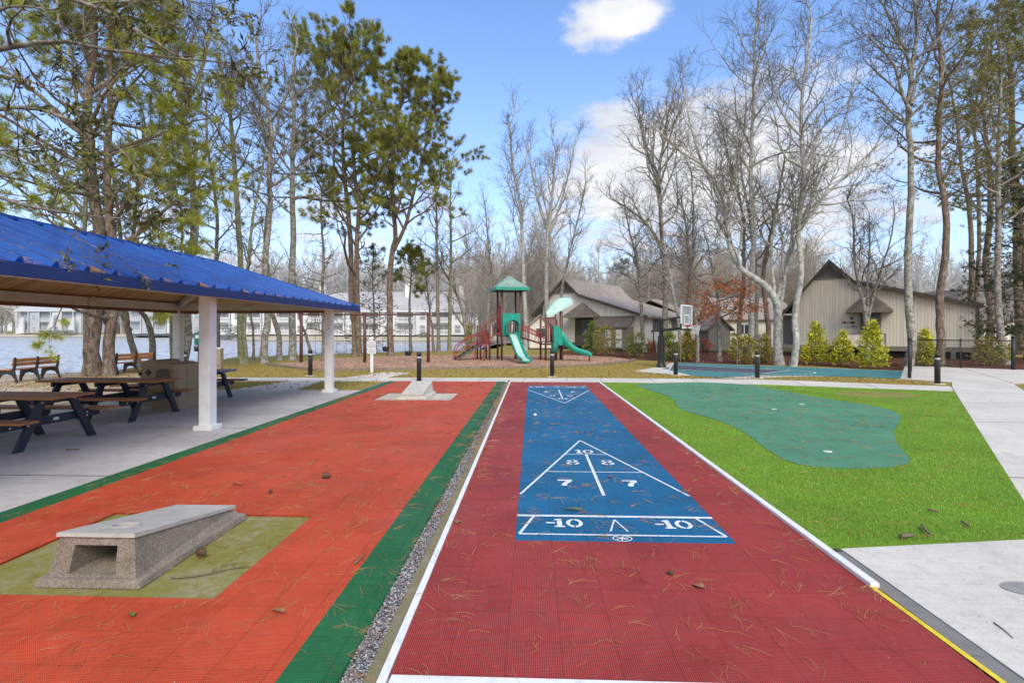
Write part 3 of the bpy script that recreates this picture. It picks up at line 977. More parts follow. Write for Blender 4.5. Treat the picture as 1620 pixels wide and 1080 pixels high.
def blades(name, poly, count, h, w, m, holes=(), seed=1, edge=0.0, z=0.0, lean=0.6, keep=None):
    rng = np.random.default_rng(seed)
    P = np.array(poly)
    lo_, hi_ = P.min(0), P.max(0)
    x = rng.uniform(lo_[0], hi_[0], count)
    y = rng.uniform(lo_[1], hi_[1], count)
    ok = sdist(x, y, poly) > edge
    for hp in holes:
        ok &= sdist(x, y, hp) < -0.005
    if keep is not None:
        ok &= keep(x, y, rng)
    x, y = x[ok], y[ok]
    n = len(x)
    a = rng.uniform(0, 2 * np.pi, n)
    hh = h * rng.uniform(0.5, 1.25, n)
    ww = w * rng.uniform(0.7, 1.3, n)
    la = rng.uniform(0, 2 * np.pi, n)
    ll = hh * rng.uniform(0, lean, n)
    base = np.stack([x, y, np.full(n, z)], -1)
    s = np.stack([np.cos(a) * ww / 2, np.sin(a) * ww / 2, np.zeros(n)], -1)
    tip = base + np.stack([np.cos(la) * ll, np.sin(la) * ll, hh], -1)
    V = np.stack([base - s, base + s, tip], 1).reshape(-1, 3)
    F = np.arange(3 * n).reshape(n, 3)
    return stuff(link(bpy.data.objects.new(name, npmesh(name, V, F, m))))


thin = lambda x, y, r: r.random(len(x)) < np.clip(5.5 / np.maximum(y, 1), 0.12, 1)
blades('turf_grass', TURF, 620000, 0.018, 0.006, 'blade', (PUTT, OLV), 2, 0.0, 0.005, 0.9, thin)
ROUGH = [(-17, 15.2), (-5.0, 15.0), (-5.0, 17.5), (13, 16.7), (13.3, 19.2), (8, 21), (6, 20.2), (4.5, 22), (7.5, 28), (3, 27), (-5, 22), (-9, 22.4), (-14, 26), (-18, 22)]
WALKS = (near_edge + far_edge, [(-8.85, 14.9), (-6.95, 14.9), (-7.25, 17.61), (-8.3, 17.6)], [(-6.9, 18.98), (-5.4, 18.98), (-5.0, 21.2), (-6.1, 21.4)], MUL, COURT,
         [(-5.1, 14), (2.4, 14), (2.4, 17.6), (-5.0, 17.6)], [(2.2, 14), (14, 14), (12.04, 15.27), (7.6, 16.85), (2.25, 17.55)])
blades('lawn_grass', ROUGH, 150000, 0.045, 0.012, 'dry_blade', WALKS, 4, 0.0, -0.02, 1.0)

# ------------------------------------------------------------------ board game boxes
def board_box(name, label, cx, y0, flip, tm, sm):
    """concrete tossing board; local +y runs from its tall, open end to its low end"""
    L = 1.33
    t = thing(name, label, 'game board', (cx, y0, -0.004 if not flip else -0.003), math.pi if flip else 0.0, 'concrete tossing boards')
    W = 0.375
    MB().add([(-W, 0, 0), (W, 0, 0), (W, L, 0), (-W, L, 0), (-W + .01, .01, .055), (W - .01, .01, .055), (W - .01, L - .01, .055), (-W + .01, L - .01, .055)],
             [(3, 2, 1, 0), (4, 5, 6, 7), (0, 1, 5, 4), (1, 2, 6, 5), (2, 3, 7, 6), (3, 0, 4, 7)]).build('base', sm, t, bevel=0.008)
    b = MB()
    # body with a rectangular mouth: outer shell, recess
    xb, xt = 0.312, 0.268
    yf, yb = 0.045, L - 0.035
    zf, zb = 0.315, 0.105
    ytop = yf + 0.05
    o = [(-xb, yf, .056), (xb, yf, .056), (xt, ytop, zf), (-xt, ytop, zf)]
    m0, m1, z0, z1 = -0.165, 0.165, 0.075, 0.262

    def fy(z):
        return yf + (ytop - yf) * (z - .056) / (zf - .056)
    i_ = [(m0, fy(z0), z0), (m1, fy(z0), z0), (m1 - .012, fy(z1), z1), (m0 + .012, fy(z1), z1)]
    k = [(m0 + .03, .62, z0 + .01), (m1 - .03, .62, z0 + .01), (m1 - .04, .62, .20), (m0 + .04, .62, .20)]
    back = [(-xb, yb, .056), (xb, yb, .056), (xt, yb - .01, zb), (-xt, yb - .01, zb)]
    vs = o + i_ + k + back
    fs = [(0, 1, 5, 4), (1, 2, 6, 5), (2, 3, 7, 6), (3, 0, 4, 7),
          (4, 5, 9, 8), (5, 6, 10, 9), (6, 7, 11, 10), (7, 4, 8, 11), (8, 9, 10, 11),
          (1, 13, 14, 2), (0, 3, 15, 12), (12, 15, 14, 13), (3, 2, 14, 15)]
    b.add(vs, fs)
    b.build('body', sm, t)
    # smooth top slab with the toss hole ring
    d = Vector((0, yb - .01 - ytop, zb - zf)).normalized()
    nrm = Vector((1, 0, 0)).cross(d)
    LT = (Vector((0, yb - .01, zb)) - Vector((0, ytop, zf))).length
    p0 = Vector((0, ytop, zf)) + nrm * 0.002
    hr, hy = 0.085, 0.25
    tb = MB()
    n = 24
    circ = [(hr * math.cos(2 * math.pi * j / n), hy + hr * math.sin(2 * math.pi * j / n)) for j in range(n)]
    sq = []
    X_, Ya, Yb = xt + .012, -0.022, LT + 0.012
    for j in range(n):
        a = 2 * math.pi * j / n
        c_, s_ = math.cos(a), math.sin(a)
        k_ = min(X_ / abs(c_) if abs(c_) > 1e-6 else 9, 0.27 / abs(s_) if abs(s_) > 1e-6 else 9)
        sq.append((k_ * c_, hy + k_ * s_))
    th = 0.028
    P = lambda q, h: p0 + Vector((1, 0, 0)) * q[0] + d * q[1] + nrm * h
    for h, up in ((th, True),):
        for j in range(n):
            j2 = (j + 1) % n
            tb.quad(P(circ[j], h), P(sq[j], h), P(sq[j2], h), P(circ[j2], h))
            tb.quad(P(circ[j], h), P(circ[j2], h), P(circ[j2], -0.06), P(circ[j], -0.06))
    ys, ye = hy + 0.27, LT + .012
    tb.quad(P((-X_, ys), th), P((X_, ys), th), P((X_, ye), th), P((-X_, ye), th))
    corners = [(-X_, Ya), (X_, Ya), (X_, ye), (-X_, ye)]
    lowc = [(-X_, Ya), (X_, Ya), (X_, ye), (-X_, ye)]
    tb.quad(P((-X_, hy - .27), th), P((X_, hy - .27), th), P((X_, hy - .2701), th), P((-X_, hy - .2701), th))
    ya = hy - 0.27
    rim = [(-X_, ya), (X_, ya), (X_, ye), (-X_, ye)]
    for j in range(4):
        a_, c_ = rim[j], rim[(j + 1) % 4]
        tb.quad(P(a_, 0), P(c_, 0), P(c_, th), P(a_, th))
    top = tb.build('top_slab', tm, t)
    hl = MB()
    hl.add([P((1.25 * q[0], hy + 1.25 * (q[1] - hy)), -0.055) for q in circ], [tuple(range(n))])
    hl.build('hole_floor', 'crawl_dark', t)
    rg = MB()
    rg.tube([P((1.08 * q[0], hy + 1.08 * (q[1] - hy)), th + 0.001) for q in circ + circ[:1]], 0.007, 6, False)
    rg.build('hole_rim', tm, t)
    return t


board_box('tossing_board', 'grey exposed aggregate tossing board on the mossy pad with its open mouth facing us', -3.025, 3.40, False, 'board_top', 'aggregate')
board_box('tossing_board', 'small pale tossing board at the far end of the orange court, low end towards us', -3.03, 14.27, True, 'board_far', 'board_far')

# ------------------------------------------------------------------ pavilion
pav = thing('picnic_pavilion', 'open picnic pavilion with blue ribbed metal hip roof on white square posts', 'pavilion', (-7.9, 9.0, 0))
EX0, EX1, EY0, EY1 = -10.55, -5.25, 2.5, 15.5
ZE, ZR = 2.43, 3.42
RXm, RYa, RYb = -7.9, EY0 + 2.65, EY1 - 2.65
e = [(EX0, EY0, ZE), (EX1, EY0, ZE), (EX1, EY1, ZE), (EX0, EY1, ZE), (RXm, RYa, ZR), (RXm, RYb, ZR)]
rf = MB()
rf.add(e, [(1, 2, 5, 4), (3, 0, 4, 5), (0, 1, 4), (2, 3, 5)])
rf.add([(x, y, z - 0.03) for x, y, z in e], [(4, 5, 2, 1), (5, 4, 0, 3), (4, 1, 0), (5, 3, 2)])
rb = rf


def rib(p, q):
    """trapezoid standing seam from eave p to ridge q"""
    p, q = Vector(p), Vector(q)
    d = (q - p).normalized()
    s = d.cross(Vector((0, 0, 1))).normalized()
    nn = s.cross(d)
    if nn.z < 0:
        nn = -nn
    vs = []
    for c_ in (p + d * 0.06, q):
        vs += [c_ - s * .046 + nn * .001, c_ + s * .046 + nn * .001, c_ + s * .022 + nn * .062, c_ - s * .022 + nn * .062]
    rb.add(vs, [(0, 3, 2, 1), (4, 5, 6, 7), (0, 4, 7, 3), (1, 2, 6, 5), (3, 7, 6, 2)])


y = EY0 + 0.2
while y < EY1:
    k = min(1.0, (y - EY0) / 2.65, (EY1 - y) / 2.65)
    rib((EX1, y, ZE), (EX1 + (RXm - EX1) * k, y, ZE + (ZR - ZE) * k))
    rib((EX0, y, ZE), (EX0 + (RXm - EX0) * k, y, ZE + (ZR - ZE) * k))
    y += 0.41
x = EX0 + 0.2
while x < EX1:
    k = min((x - EX0) / 2.65, (EX1 - x) / 2.65)
    rib((x, EY0, ZE), (x, EY0 + 2.65 * k, ZE + (ZR - ZE) * k))
    rib((x, EY1, ZE), (x, EY1 - 2.65 * k, ZE + (ZR - ZE) * k))
    x += 0.41
roof = rb.build('roof', 'roof_blue', pav, world=True)
cp = MB()
for a_, b_ in ((0, 4), (1, 4), (2, 5), (3, 5), (4, 5)):
    p, q = Vector(e[a_]), Vector(e[b_])
    cp.beam(p + Vector((0, 0, .03)), q + Vector((0, 0, .03)), 0.16, 0.05)
cp.build('ridge_cap', 'roof_blue', pav, world=True)
fa = MB()
for x0, x1, y0, y1 in ((EX1 + .001, EX1 + .03, EY0, EY1), (EX0 - .03, EX0 - .001, EY0, EY1), (EX0 - .03, EX1 + .03, EY0 - .03, EY0), (EX0 - .03, EX1 + .03, EY1, EY1 + .03)):
    fa.box(x0, x1, y0, y1, ZE - .135, ZE + .012)
fa.build('fascia', 'fascia', pav, world=True, bevel=0.004)
fl = MB()
for x0, x1, y0, y1 in ((EX1 - .03, EX1 - .002, EY0, EY1), (EX0 + .002, EX0 + .03, EY0, EY1), (EX0 + .03, EX1 - .03, EY0 + .002, EY0 + .03), (EX0 + .03, EX1 - .03, EY1 - .03, EY1 - .002)):
    fl.box(x0, x1, y0, y1, ZE - .142, ZE - .062)
fl.build('soffit_trim', 'white', pav, world=True)
ce = MB()
zc = 0.075
e2 = [(x, y, z - zc) for x, y, z in e]
ce.add(e2, [(4, 5, 2, 1), (5, 4, 0, 3), (4, 1, 0), (5, 3, 2)])
ce.build('ceiling', 'ceiling', pav, world=True)
PX0, PX1 = -10.1, -5.72
PYS = (3.4, 8.93, 14.42)
bm = [((PX0, EY0 + .3), (PX0, EY1 - .3)), ((PX0, 14.42), (PX1, 14.42)), ((PX0, 3.4), (PX1, 3.4))]
for p, q in bm:
    w = 0.14
    MB().beam((*p, 2.40), (*q, 2.40), w, 0.20).build('beam', 'beam_tan', pav, world=True, bevel=0.006)
    MB().beam((*p, 2.262), (*q, 2.262), w - 0.03, 0.07).build('beam_board', 'beam_wood', pav, world=True)
for sx, px in ((1, PX0), (-1, PX1)):
    for sy, py, ry in ((1, 3.4, RYa), (-1, 14.42, RYb)):
        MB().beam((px, py, 2.40), (RXm - sx * .08, ry - sy * 0.08, 3.24), 0.12, 0.14).build('hip_rafter', 'beam_tan', pav, world=True)
MB().beam((RXm, RYa, 3.22), (RXm, RYb, 3.22), 0.1, 0.16).build('ridge_beam', 'beam_tan', pav, world=True)
for px in (PX0, PX1):
    for py in PYS:
        p = MB().box(px - .1, px + .1, py - .1, py + .1, 0.0, 2.50).build('post', 'white', pav, world=True, bevel=0.006)
        b = MB().box(px - .165, px + .165, py - .165, py + .165, 0.0, 0.085)
        bo = b.build('post_base', 'white', p, bevel=0.01)
        bo.location = (7.9, -9.0, 0)
# round bulkhead lamps on the beams
for (x, y, ax) in ((PX0 + .07, 11.45, 'x'), (-8.0, 14.35, 'y'), (PX0 + .07, 6.2, 'x')):
    l = MB()
    n = 20
    pr = [(0.115, 0), (0.115, 0.03), (0.09, 0.035)]
    l.lathe(pr, n=n)
    f = l.build('lamp', 'beam_tan', pav)
    f.location = (x + 7.9, y - 9.0, 2.40)
    f.rotation_euler = (0, R(90), 0) if ax == 'x' else (R(90), 0, 0)
    g = MB().lathe([(0.082, 0.031), (0.07, 0.055), (0.03, 0.068)], n=n).build('lamp_lens', 'lamp_lens', f)


# ------------------------------------------------------------------ picnic tables
def picnic_table(loc, L, label, blue=False):
    """local x = long axis; x=0 is the end of the top nearest to the court"""
    t = thing('picnic_table', label, 'picnic table', loc, 0.0, 'picnic tables under the pavilion')
    tp = MB()
    for i in range(5):
        y0 = -0.37 + i * 0.149
        tp.box(-L, 0, y0, y0 + 0.143, 0.715, 0.753)
    tp.build('table_top', 'table_wood', t, bevel=0.005)
    for s in (-1, 1):
        sb = MB()
        for i in range(2):
            y0 = s * 0.60 + (0.0 if s > 0 else -0.27) + i * 0.137
            sb.box(-L, 0.02, y0, y0 + 0.131, 0.425, 0.462)
        sb.build('seat', 'table_wood', t, bevel=0.005)
    for j, fx in enumerate((-0.33, -L / 2, -L + 0.33)):
        f = MB()
        f.beam((fx, -.84, .385), (fx, .84, .385), 0.05, 0.13)
        f.beam((fx, -.36, .672), (fx, .36, .672), 0.05, 0.085)
        fr = f.build('frame', 'navy', t, bevel=0.006)
        for s in (-1, 1):
            g = MB()
            lx = fx + 0.052
            g.plate([(s * .70, 0), (s * .555, 0), (s * .165, .712), (s * .31, .712)] if s > 0 else [(-.555, 0), (-.70, 0), (-.31, .712), (-.165, .712)],
                    (lx - .024, 0, 0), (0, 1, 0), (0, 0, 1), 0.048)
            g.build('leg', 'navy', t, bevel=0.006)
        if j == 0:
            bo = MB()
            for (by, bz) in ((-.5, .36), (-.5, .41), (.5, .36), (.5, .41), (-.28, .665), (.28, .665), (-.76, .37), (.76, .37)):
                k = MB().lathe([(0.014, 0), (0.012, 0.009)], n=8)
                bo.add([(fx + .0785 + z, by + x, bz + y) for x, y, z in k.v], k.f)
            bo.build('bolt', 'silver', fr)
            MB().box(fx + .026, fx + .030, -.045, .045, .365, .405).build('name_plate', 'label_white', fr)
    if blue:  # blue strips across the ends of the top and one seat
        MB().box(0.001, 0.05, -.37, .37, .712, .752).build('blue_end_strip', 'roof_blue', t, bevel=0.004)
        MB().box(0.021, 0.06, .60, .868, .423, .461).build('blue_end_strip', 'roof_blue', t, bevel=0.004)
    return t


picnic_table((-7.06, 7.74, 0), 2.44, 'brown plank picnic table with navy frame cut off by the left edge of the photo')
picnic_table((-7.36, 10.22, 0), 2.44, 'brown plank picnic table with navy frame directly in front of the tan bins')
picnic_table((-7.62, 12.66, 0), 2.3, 'picnic table with blue ends standing behind the tan bins', True)


# ------------------------------------------------------------------ bins
def bin_(loc, rot, W, Dp, H, label, cross):
    t = thing('litter_bin', label, 'bin', loc, rot, 'tan plastic bins')
    b = MB()
    n = 10
    # arched top: profile in x-z extruded along y
    prof = [(-W / 2, 0.05), (W / 2, 0.05), (W / 2, H - .07)]
    for i in range(1, n):
        a = math.pi * i / n
        prof.append((W / 2 * math.cos(a), H - .07 + 0.07 * math.sin(a)))
    prof.append((-W / 2, H - .07))
    b.plate(prof, (0, 0, 0), (1, 0, 0), (0, 0, 1), -Dp)
    b.build('body', 'tan', t, bevel=0.015)
    MB().box(-W / 2 - .015, W / 2 + .015, -.012, Dp + .012, 0.0, 0.055).build('base', 'tan', t, bevel=0.01)
    # front door with arched flap opening
    d = MB()
    dw = W * .38
    pr = [(-dw, .13), (dw, .13), (dw, H - .16)] + [(dw * math.cos(math.pi * i / n), H - .16 + .075 * math.sin(math.pi * i / n)) for i in range(1, n)] + [(-dw, H - .16)]
    d.plate(pr, (0, -.0, 0), (1, 0, 0), (0, 0, 1), 0.014)
    dr = d.build('door', 'tan', t, bevel=0.006)
    if not cross:
        fw = dw * .82
        fp = [(-fw, H - .40), (fw, H - .40), (fw, H - .18)] + [(fw * math.cos(math.pi * i / n), H - .18 + .06 * math.sin(math.pi * i / n)) for i in range(1, n)] + [(-fw, H - .18)]
        f = MB()
        f.plate(fp, (0, -.0145, 0), (1, 0, 0), (0, 0, 1), 0.006)
        f.build('flap', 'tan_dark', dr)
    else:
        c_ = MB()
        r = .052
        for (cx, cz) in ((0, r * .9), (0, -r * .9), (r * .9, 0), (-r * .9, 0)):
            c_.plate([(cx + r * .62 * math.cos(2 * math.pi * k / 12), H - .28 + cz + r * .62 * math.sin(2 * math.pi * k / 12)) for k in range(12)], (0, -.0145 - .0004 * abs(cx) / r, 0), (1, 0, 0), (0, 0, 1), .003)
        c_.plate([(-r * .6, H - .28 - r * .6), (r * .6, H - .28 - r * .6), (r * .6, H - .28 + r * .6), (-r * .6, H - .28 + r * .6)], (0, -.0153, 0), (1, 0, 0), (0, 0, 1), .003)
        c_.build('cross_emblem', 'ink', dr)
        p = MB()
        p.plate([(-dw * .8, H - .50), (dw * .8, H - .50), (dw * .8, H - .42), (-dw * .8, H - .42)], (0, -.0145, 0), (1, 0, 0), (0, 0, 1), .003)
        lb = p.build('label_panel', 'label_white', dr)
        for k in range(2):
            MB().plate([(-dw * .6, H - .448 - k * .03), (dw * (.5 - .3 * k), H - .448 - k * .03), (dw * (.5 - .3 * k), H - .438 - k * .03), (-dw * .6, H - .438 - k * .03)], (0, -.018, 0), (1, 0, 0), (0, 0, 1), .001).build('label_line', 'fascia', lb)
    # side panels, raised, with a perforated grille
    for s in (1, -1):
        x0 = s * W / 2
        for (ya, yb) in ((Dp * .07, Dp * .40), (Dp * .46, Dp * .93)):
            sp = MB()
            sp.box(min(x0, x0 + s * .012), max(x0, x0 + s * .012), ya, yb, .12, H - .12)
            so = sp.build('side_panel', 'tan', t, bevel=0.005)
            if s > 0 and yb > Dp * .8:
                gr = MB()
                for i in range(6):
                    for k in range(3):
                        yy = ya + .05 + i * (yb - ya - .1) / 5.4
                        zz = .2 + k * .045
                        gr.box(x0 + .012, x0 + .0135, yy, yy + .022, zz, zz + .026)
                gr.build('grille', 'tan_dark', so)
    return t


bin_((-8.02, 10.98, 0), R(3), .50, .92, 1.03, 'tan plastic bin with an arched flap, the larger in front', False)
bin_((-8.78, 11.55, 0), R(-2), .36, .80, 1.06, 'tan plastic bin with a black cross emblem and a small label', True)


# ------------------------------------------------------------------ park benches
def bench(loc, rot, label, n=3, L=1.9):
    """local x along the bench, backrest on the -y side (we see it from behind)"""
    t = thing('park_bench', label, 'bench', loc, rot, 'lakeside benches')
    for k in range(2):
        MB().box(-L / 2, L / 2, -.235 - k * .02 , -.20 - k * .02, .56 + k * .135, .68 + k * .135).build('back_plank', 'bench_wood', t, bevel=0.006)
    for k in range(3):
        MB().box(-L / 2, L / 2, -.14 + k * .14, -.015 + k * .14, .425, .46).build('seat_plank', 'bench_wood', t, bevel=0.006)
    for i in range(n):
        x = -L / 2 + .06 + i * (L - .12) / (n - 1)
        f = MB()
        w = .055
        prof = [(-.36, 0), (-.30, 0), (-.27, .12), (-.15, .27), (0, .31), (.15, .27), (.25, .12), (.27, 0), (.34, 0), (.33, .14), (.30, .42), (-.17, .42),
                (-.215, .56), (-.24, .86), (-.295, .86), (-.285, .56), (-.25, .40), (-.31, .15)]
        f.plate(prof, (x - w / 2, 0, 0), (0, 1, 0), (0, 0, 1), w)
        f.build('end_frame', 'black', t, bevel=0.008)
    return t


bench((-17.55, 17.45, -0.02), R(96), 'orange planked bench nearest the left edge, facing the lake')
bench((-16.55, 20.75, -0.02), R(84), 'orange planked bench beside the thick pine trunks, facing the lake')


# ------------------------------------------------------------------ bollards
def bollard0():
    t = thing('light_bollard', '', 'bollard', (0, 0, 0), 0, 'black bollards along the path')
    MB().box(-.16, .16, -.16, .16, -0.06, 0.014).build('footing', 'path', t, bevel=.01)
    MB().lathe([(.082, .012), (.082, .78), (.078, .79)], n=20).build('post', 'black', t)
    MB().lathe([(.074, .79), (.074, .86)], n=20).build('band', 'silver', t)
    MB().lathe([(.082, .86), (.084, .985), (.07, 1.0), (.02, 1.003)], n=20).build('cap', 'black', t)
    return t


bl = [(491, 593.6, 'black bollard with silver band on the grass left of the pavilion far post'),
      (663, 602.4, 'black bollard with silver band directly behind the far tossing board'),
      (873.5, 594.8, 'black bollard with silver band in front of the curved green slide'),
      (1069, 592.8, 'black bollard with silver band beside the basketball hoop pole'),
      (1198, 597.6, 'black bollard with silver band at the near side of the basketball court'),
      (1483, 606.4, 'black bollard with silver band before the black chain link fence'),
      (291, 597.0, 'black bollard with silver band half hidden behind the tan bins')]
b0_ = bollard0()
for i, (u, v, lab) in enumerate(bl):
    o = b0_ if i == 0 else dup(b0_)
    p = G(u, v)
    o.location = (p.x, p.y, -0.012 if i else -0.01)
    o.rotation_euler = (0, 0, TH)
    o['label'] = lab

# utility pedestal and dog waste station, both seen past the near post
p = G(345.5, 590)
t = thing('utility_pedestal', 'pale tan utility pedestal behind the blue ended picnic table', 'pedestal', (p.x, p.y, -0.02), TH)
MB().box(-.15, .15, -.12, .12, 0, 1.0).build('cabinet', 'tan', t, bevel=.012)
MB().box(-.165, .165, -.135, .135, 1.0, 1.06).build('cap', 'label_white', t, bevel=.012)
MB().box(-.1, .1, -.126, -.121, .3, .36).build('vent', 'tan_dark', t)
p = G(314.5, 586)
t = thing('pet_waste_station', 'green pet waste station on a post just left of the near white post', 'dispenser', (p.x, p.y, -0.02), TH)
MB().box(-.03, .03, -.03, .03, 0, 1.72).build('post', 'black', t)
MB().box(-.12, .12, -.13, -.031, 1.12, 1.66).build('dispenser', 'green_box', t, bevel=.012)
MB().box(-.07, .07, -.134, -.131, 1.42, 1.56).build('sign_panel', 'label_white', t)
MB().lathe([(.1, .86), (.115, 1.08)], (0, -.14, 0), 14).build('bag_holder', 'black', t)

# ------------------------------------------------------------------ sign
p = G(588.5, 589.2)
t = thing('rules_sign', 'white playground sign with black lettering on a white post', 'sign', (p.x, p.y, -0.02), TH)
MB().box(-.055, .055, -.055, .055, 0, 1.40).build('post', 'white', t, bevel=.005)
MB().add([(-.085, -.085, 1.40), (.085, -.085, 1.40), (.085, .085, 1.40), (-.085, .085, 1.40), (-.085, -.085, 1.44), (.085, -.085, 1.44), (.085, .085, 1.44), (-.085, .085, 1.44), (0, 0, 1.50)],
         [(3, 2, 1, 0), (0, 1, 5, 4), (1, 2, 6, 5), (2, 3, 7, 6), (3, 0, 4, 7), (4, 5, 8), (5, 6, 8), (6, 7, 8), (7, 4, 8)]).build('post_cap', 'white', t)
sb = MB().box(-.175, .175, -.075, -.058, .80, 1.33).build('sign_board', 'label_white', t, bevel=.003)
text_part('sign_text', 'West Lake', 0.075, 'ink', sb, (0, -.0762, 1.13), (R(90), 0, 0))
text_part('sign_text', 'Playground', 0.067, 'ink', sb, (0, -.0762, 1.055), (R(90), 0, 0))
for i, (z, w, h) in enumerate(((1.262, .28, .018), (1.225, .25, .010), (.985, .24, .008), (.945, .14, .016), (.895, .29, .018), (.865, .24, .010))):
    MB().box(-w / 2, w / 2, -.0765, -.0752, z - h / 2, z + h / 2).build('small_print', 'ink_grey', sb)

# ------------------------------------------------------------------ swing set
pa, pb, pc = at(477, 573, 28.4), at(577, 573, 28.4), at(678, 573, 28.4)
t = thing('swing_set', 'long brown metal swing frame with three posts standing in the wood chips', 'swing set', (pb.x, pb.y, 0), TH)
sx = (pc - pa).length / 2
for x in (-sx, 0, sx):
    MB().tube([(x, 0, -.05), (x, 0, 2.62)], .085, 14).build('post', 'post_brown', t)
    MB().lathe([(.095, 2.6), (.09, 2.68), (.03, 2.71)], (x, 0, 0), 14).build('post_cap', 'post_brown', t)
MB().tube([(-sx, 0, 2.60), (sx, 0, 2.60)], .045, 10).build('top_bar', 'post_brown', t)


def belt(x, dx, z):
    o = MB()
    pts = [(x - dx, 0, z + .12)] + [(x + dx * math.cos(a), 0, z + .02 + .1 * (1 - math.sin(-a))) for a in [math.pi + math.pi * k / 8 for k in range(1, 8)]] + [(x + dx, 0, z + .12)]
    for i in range(len(pts) - 1):
        o.beam(pts[i], pts[i + 1], .13, .014)
    s = o.build('swing_seat', 'rubber', t)
    for k in (-1, 1):
        MB().tube([(x + k * dx, 0, z + .12), (x + k * dx * .9, 0, 2.56)], .010, 5).build('chain', 'cable', s)


def bucket(x, z):
    o = MB()
    o.lathe([(.10, 0), (.17, .05), (.19, .18), (.17, .26), (.15, .26), (.14, .10)], (x, 0, z), 14)
    s = o.build('bucket_seat', 'rubber', t)
    for k in (-1, 1):
        MB().tube([(x + k * .17, 0, z + .25), (x + k * .13, 0, 2.56)], .010, 5).build('chain', 'cable', s)


belt(-2.45, .26, .42); belt(-1.28, .26, .45)
bucket(1.15, .58); bucket(2.38, .34)


# ------------------------------------------------------------------ play structure
po = at(805, 568.5, 30.8)
play = thing('play_structure', 'playground climber with green roofed tower, two green slides, red rails and bridge', 'play structure', (po.x, po.y, 0), TH + R(14))
PB = lambda b, name, m, par=None, **kw: b.build(name, m, par or play, **kw)
hw = .56
for (x, y) in ((-hw, -hw), (hw, -hw), (-hw, hw), (hw, hw)):
    PB(MB().tube([(x, y, -.05), (x, y, 4.12)], .062, 12), 'post', 'post_brown')
rr = 1.0
PB(MB().add([(-rr, -rr, 4.22), (rr, -rr, 4.22), (rr, rr, 4.22), (-rr, rr, 4.22), (0, 0, 4.98)], [(0, 1, 4), (1, 2, 4), (2, 3, 4), (3, 0, 4)]), 'roof', 'roof_sage', uv=True)
e_ = MB()
for a_, b_ in (((-rr, -rr), (rr, -rr)), ((rr, -rr), (rr, rr)), ((rr, rr), (-rr, rr)), ((-rr, rr), (-rr, -rr))):
    e_.beam((*a_, 4.14), (*b_, 4.14), .05, .17)
PB(e_, 'roof_trim', 'teal')
PB(MB().box(-rr + .06, rr - .06, -rr + .06, rr - .06, 4.10, 4.12), 'roof_underside', 'trim_dark')
PB(MB().box(-.6, .6, -.6, .6, 1.36, 1.44), 'deck', 'maroon')
# hooded slide entrance on the front face
pn = MB()
ow, oz0, oz1 = .30, 1.47, 1.98
out = [(-.53, 1.42), (.53, 1.42), (.53, 2.72), (-.53, 2.72)]
arch = [(-ow, oz0)] + [(-ow * math.cos(math.pi * k / 12), oz1 + .30 * math.sin(math.pi * k / 12)) for k in range(13)] + [(ow, oz0)]
pn.plate([(-.53, 1.42), (-.53, 2.72), (.53, 2.72), (.53, 1.42), (ow, 1.42)] + arch[::-1] + [(-ow, 1.42)], (0, -hw - .07, 0), (1, 0, 0), (0, 0, 1), .05)
PB(pn, 'entrance_panel', 'teal')
hd = MB()
n = 12
for k in range(n):
    a0, a1 = math.pi * k / n, math.pi * (k + 1) / n
    q = lambda a, r, y: (-r * math.cos(a), y, oz1 + r * math.sin(a))
    y0, y1 = -hw - .07, -hw - .55
    hd.quad(q(a0, .40, y0), q(a0, .40, y1), q(a1, .40, y1), q(a1, .40, y0))
    hd.quad(q(a1, .36, y0), q(a1, .36, y1), q(a0, .36, y1), q(a0, .36, y0))
    hd.quad(q(a0, .36, y1), q(a1, .36, y1), q(a1, .40, y1), q(a0, .40, y1))
for s in (-1, 1):
    hd.box(s * .38 - .02, s * .38 + .02, -hw - .55, -hw - .07, 1.50, oz1)
PB(hd, 'hood', 'teal')


def slide(path, width, wall, name, face, leg=None):
    """path: list of (x, y, z) centre line; trough with raised rolled sides"""
    P = [Vector(p) for p in path]
    L, Rr = [], []
    sec = []
    for i, p in enumerate(P):
        d = P[min(i + 1, len(P) - 1)] - P[max(i - 1, 0)]
        h = Vector((d.x, d.y, 0)).normalized()
        s = Vector((h.y, -h.x, 0))
        up = s.cross(d.normalized())
        if up.z < 0:
            up = -up
        w = width / 2
        wl = wall[i] if isinstance(wall, list) else wall
        prof = [(-w - .05, -.03), (-w - .07, wl - .02), (-w - .04, wl + .02), (-w, wl), (-w + .05, .02), (0, 0), (w - .05, .02), (w, wl), (w + .04, wl + .02), (w + .07, wl - .02), (w + .05, -.03), (0, -.07)]
        sec.append([p + s * a + up * b for a, b in prof])
    k = len(sec[0])
    vs = [q for s in sec for q in s]
    fs = []
    for i in range(len(P) - 1):
        for j in range(k):
            j2 = (j + 1) % k
            fs.append((i * k + j, i * k + j2, (i + 1) * k + j2, (i + 1) * k + j))
    b = MB()
    b.add(vs, fs, True)
    b.f.append(tuple(range(k))); b.s.append(False)
    b.f.append(tuple((len(P) - 1) * k + j for j in range(k))[::-1]); b.s.append(False)
    o = PB(b, name, 'teal')
    # sliding sheet just above the trough bottom; a pale face is painted glare
    b = MB()
    q = []
    for i, p in enumerate(P):
        s = sec[i]
        up = ((s[3] - s[4]) + (s[7] - s[6])).normalized()
        q.append((s[4] + up * .006, s[6] + up * .006))
    for i in range(len(P) - 1):
        b.quad(q[i][0], q[i][1], q[i + 1][1], q[i + 1][0])
    b.s = [True] * len(b.s)
    PB(b, 'slide_surface', face, o)
    if leg:
        PB(MB().tube([(leg[0], leg[1], -.05), leg], .04, 8), 'slide_leg', 'post_brown', o)
    return o


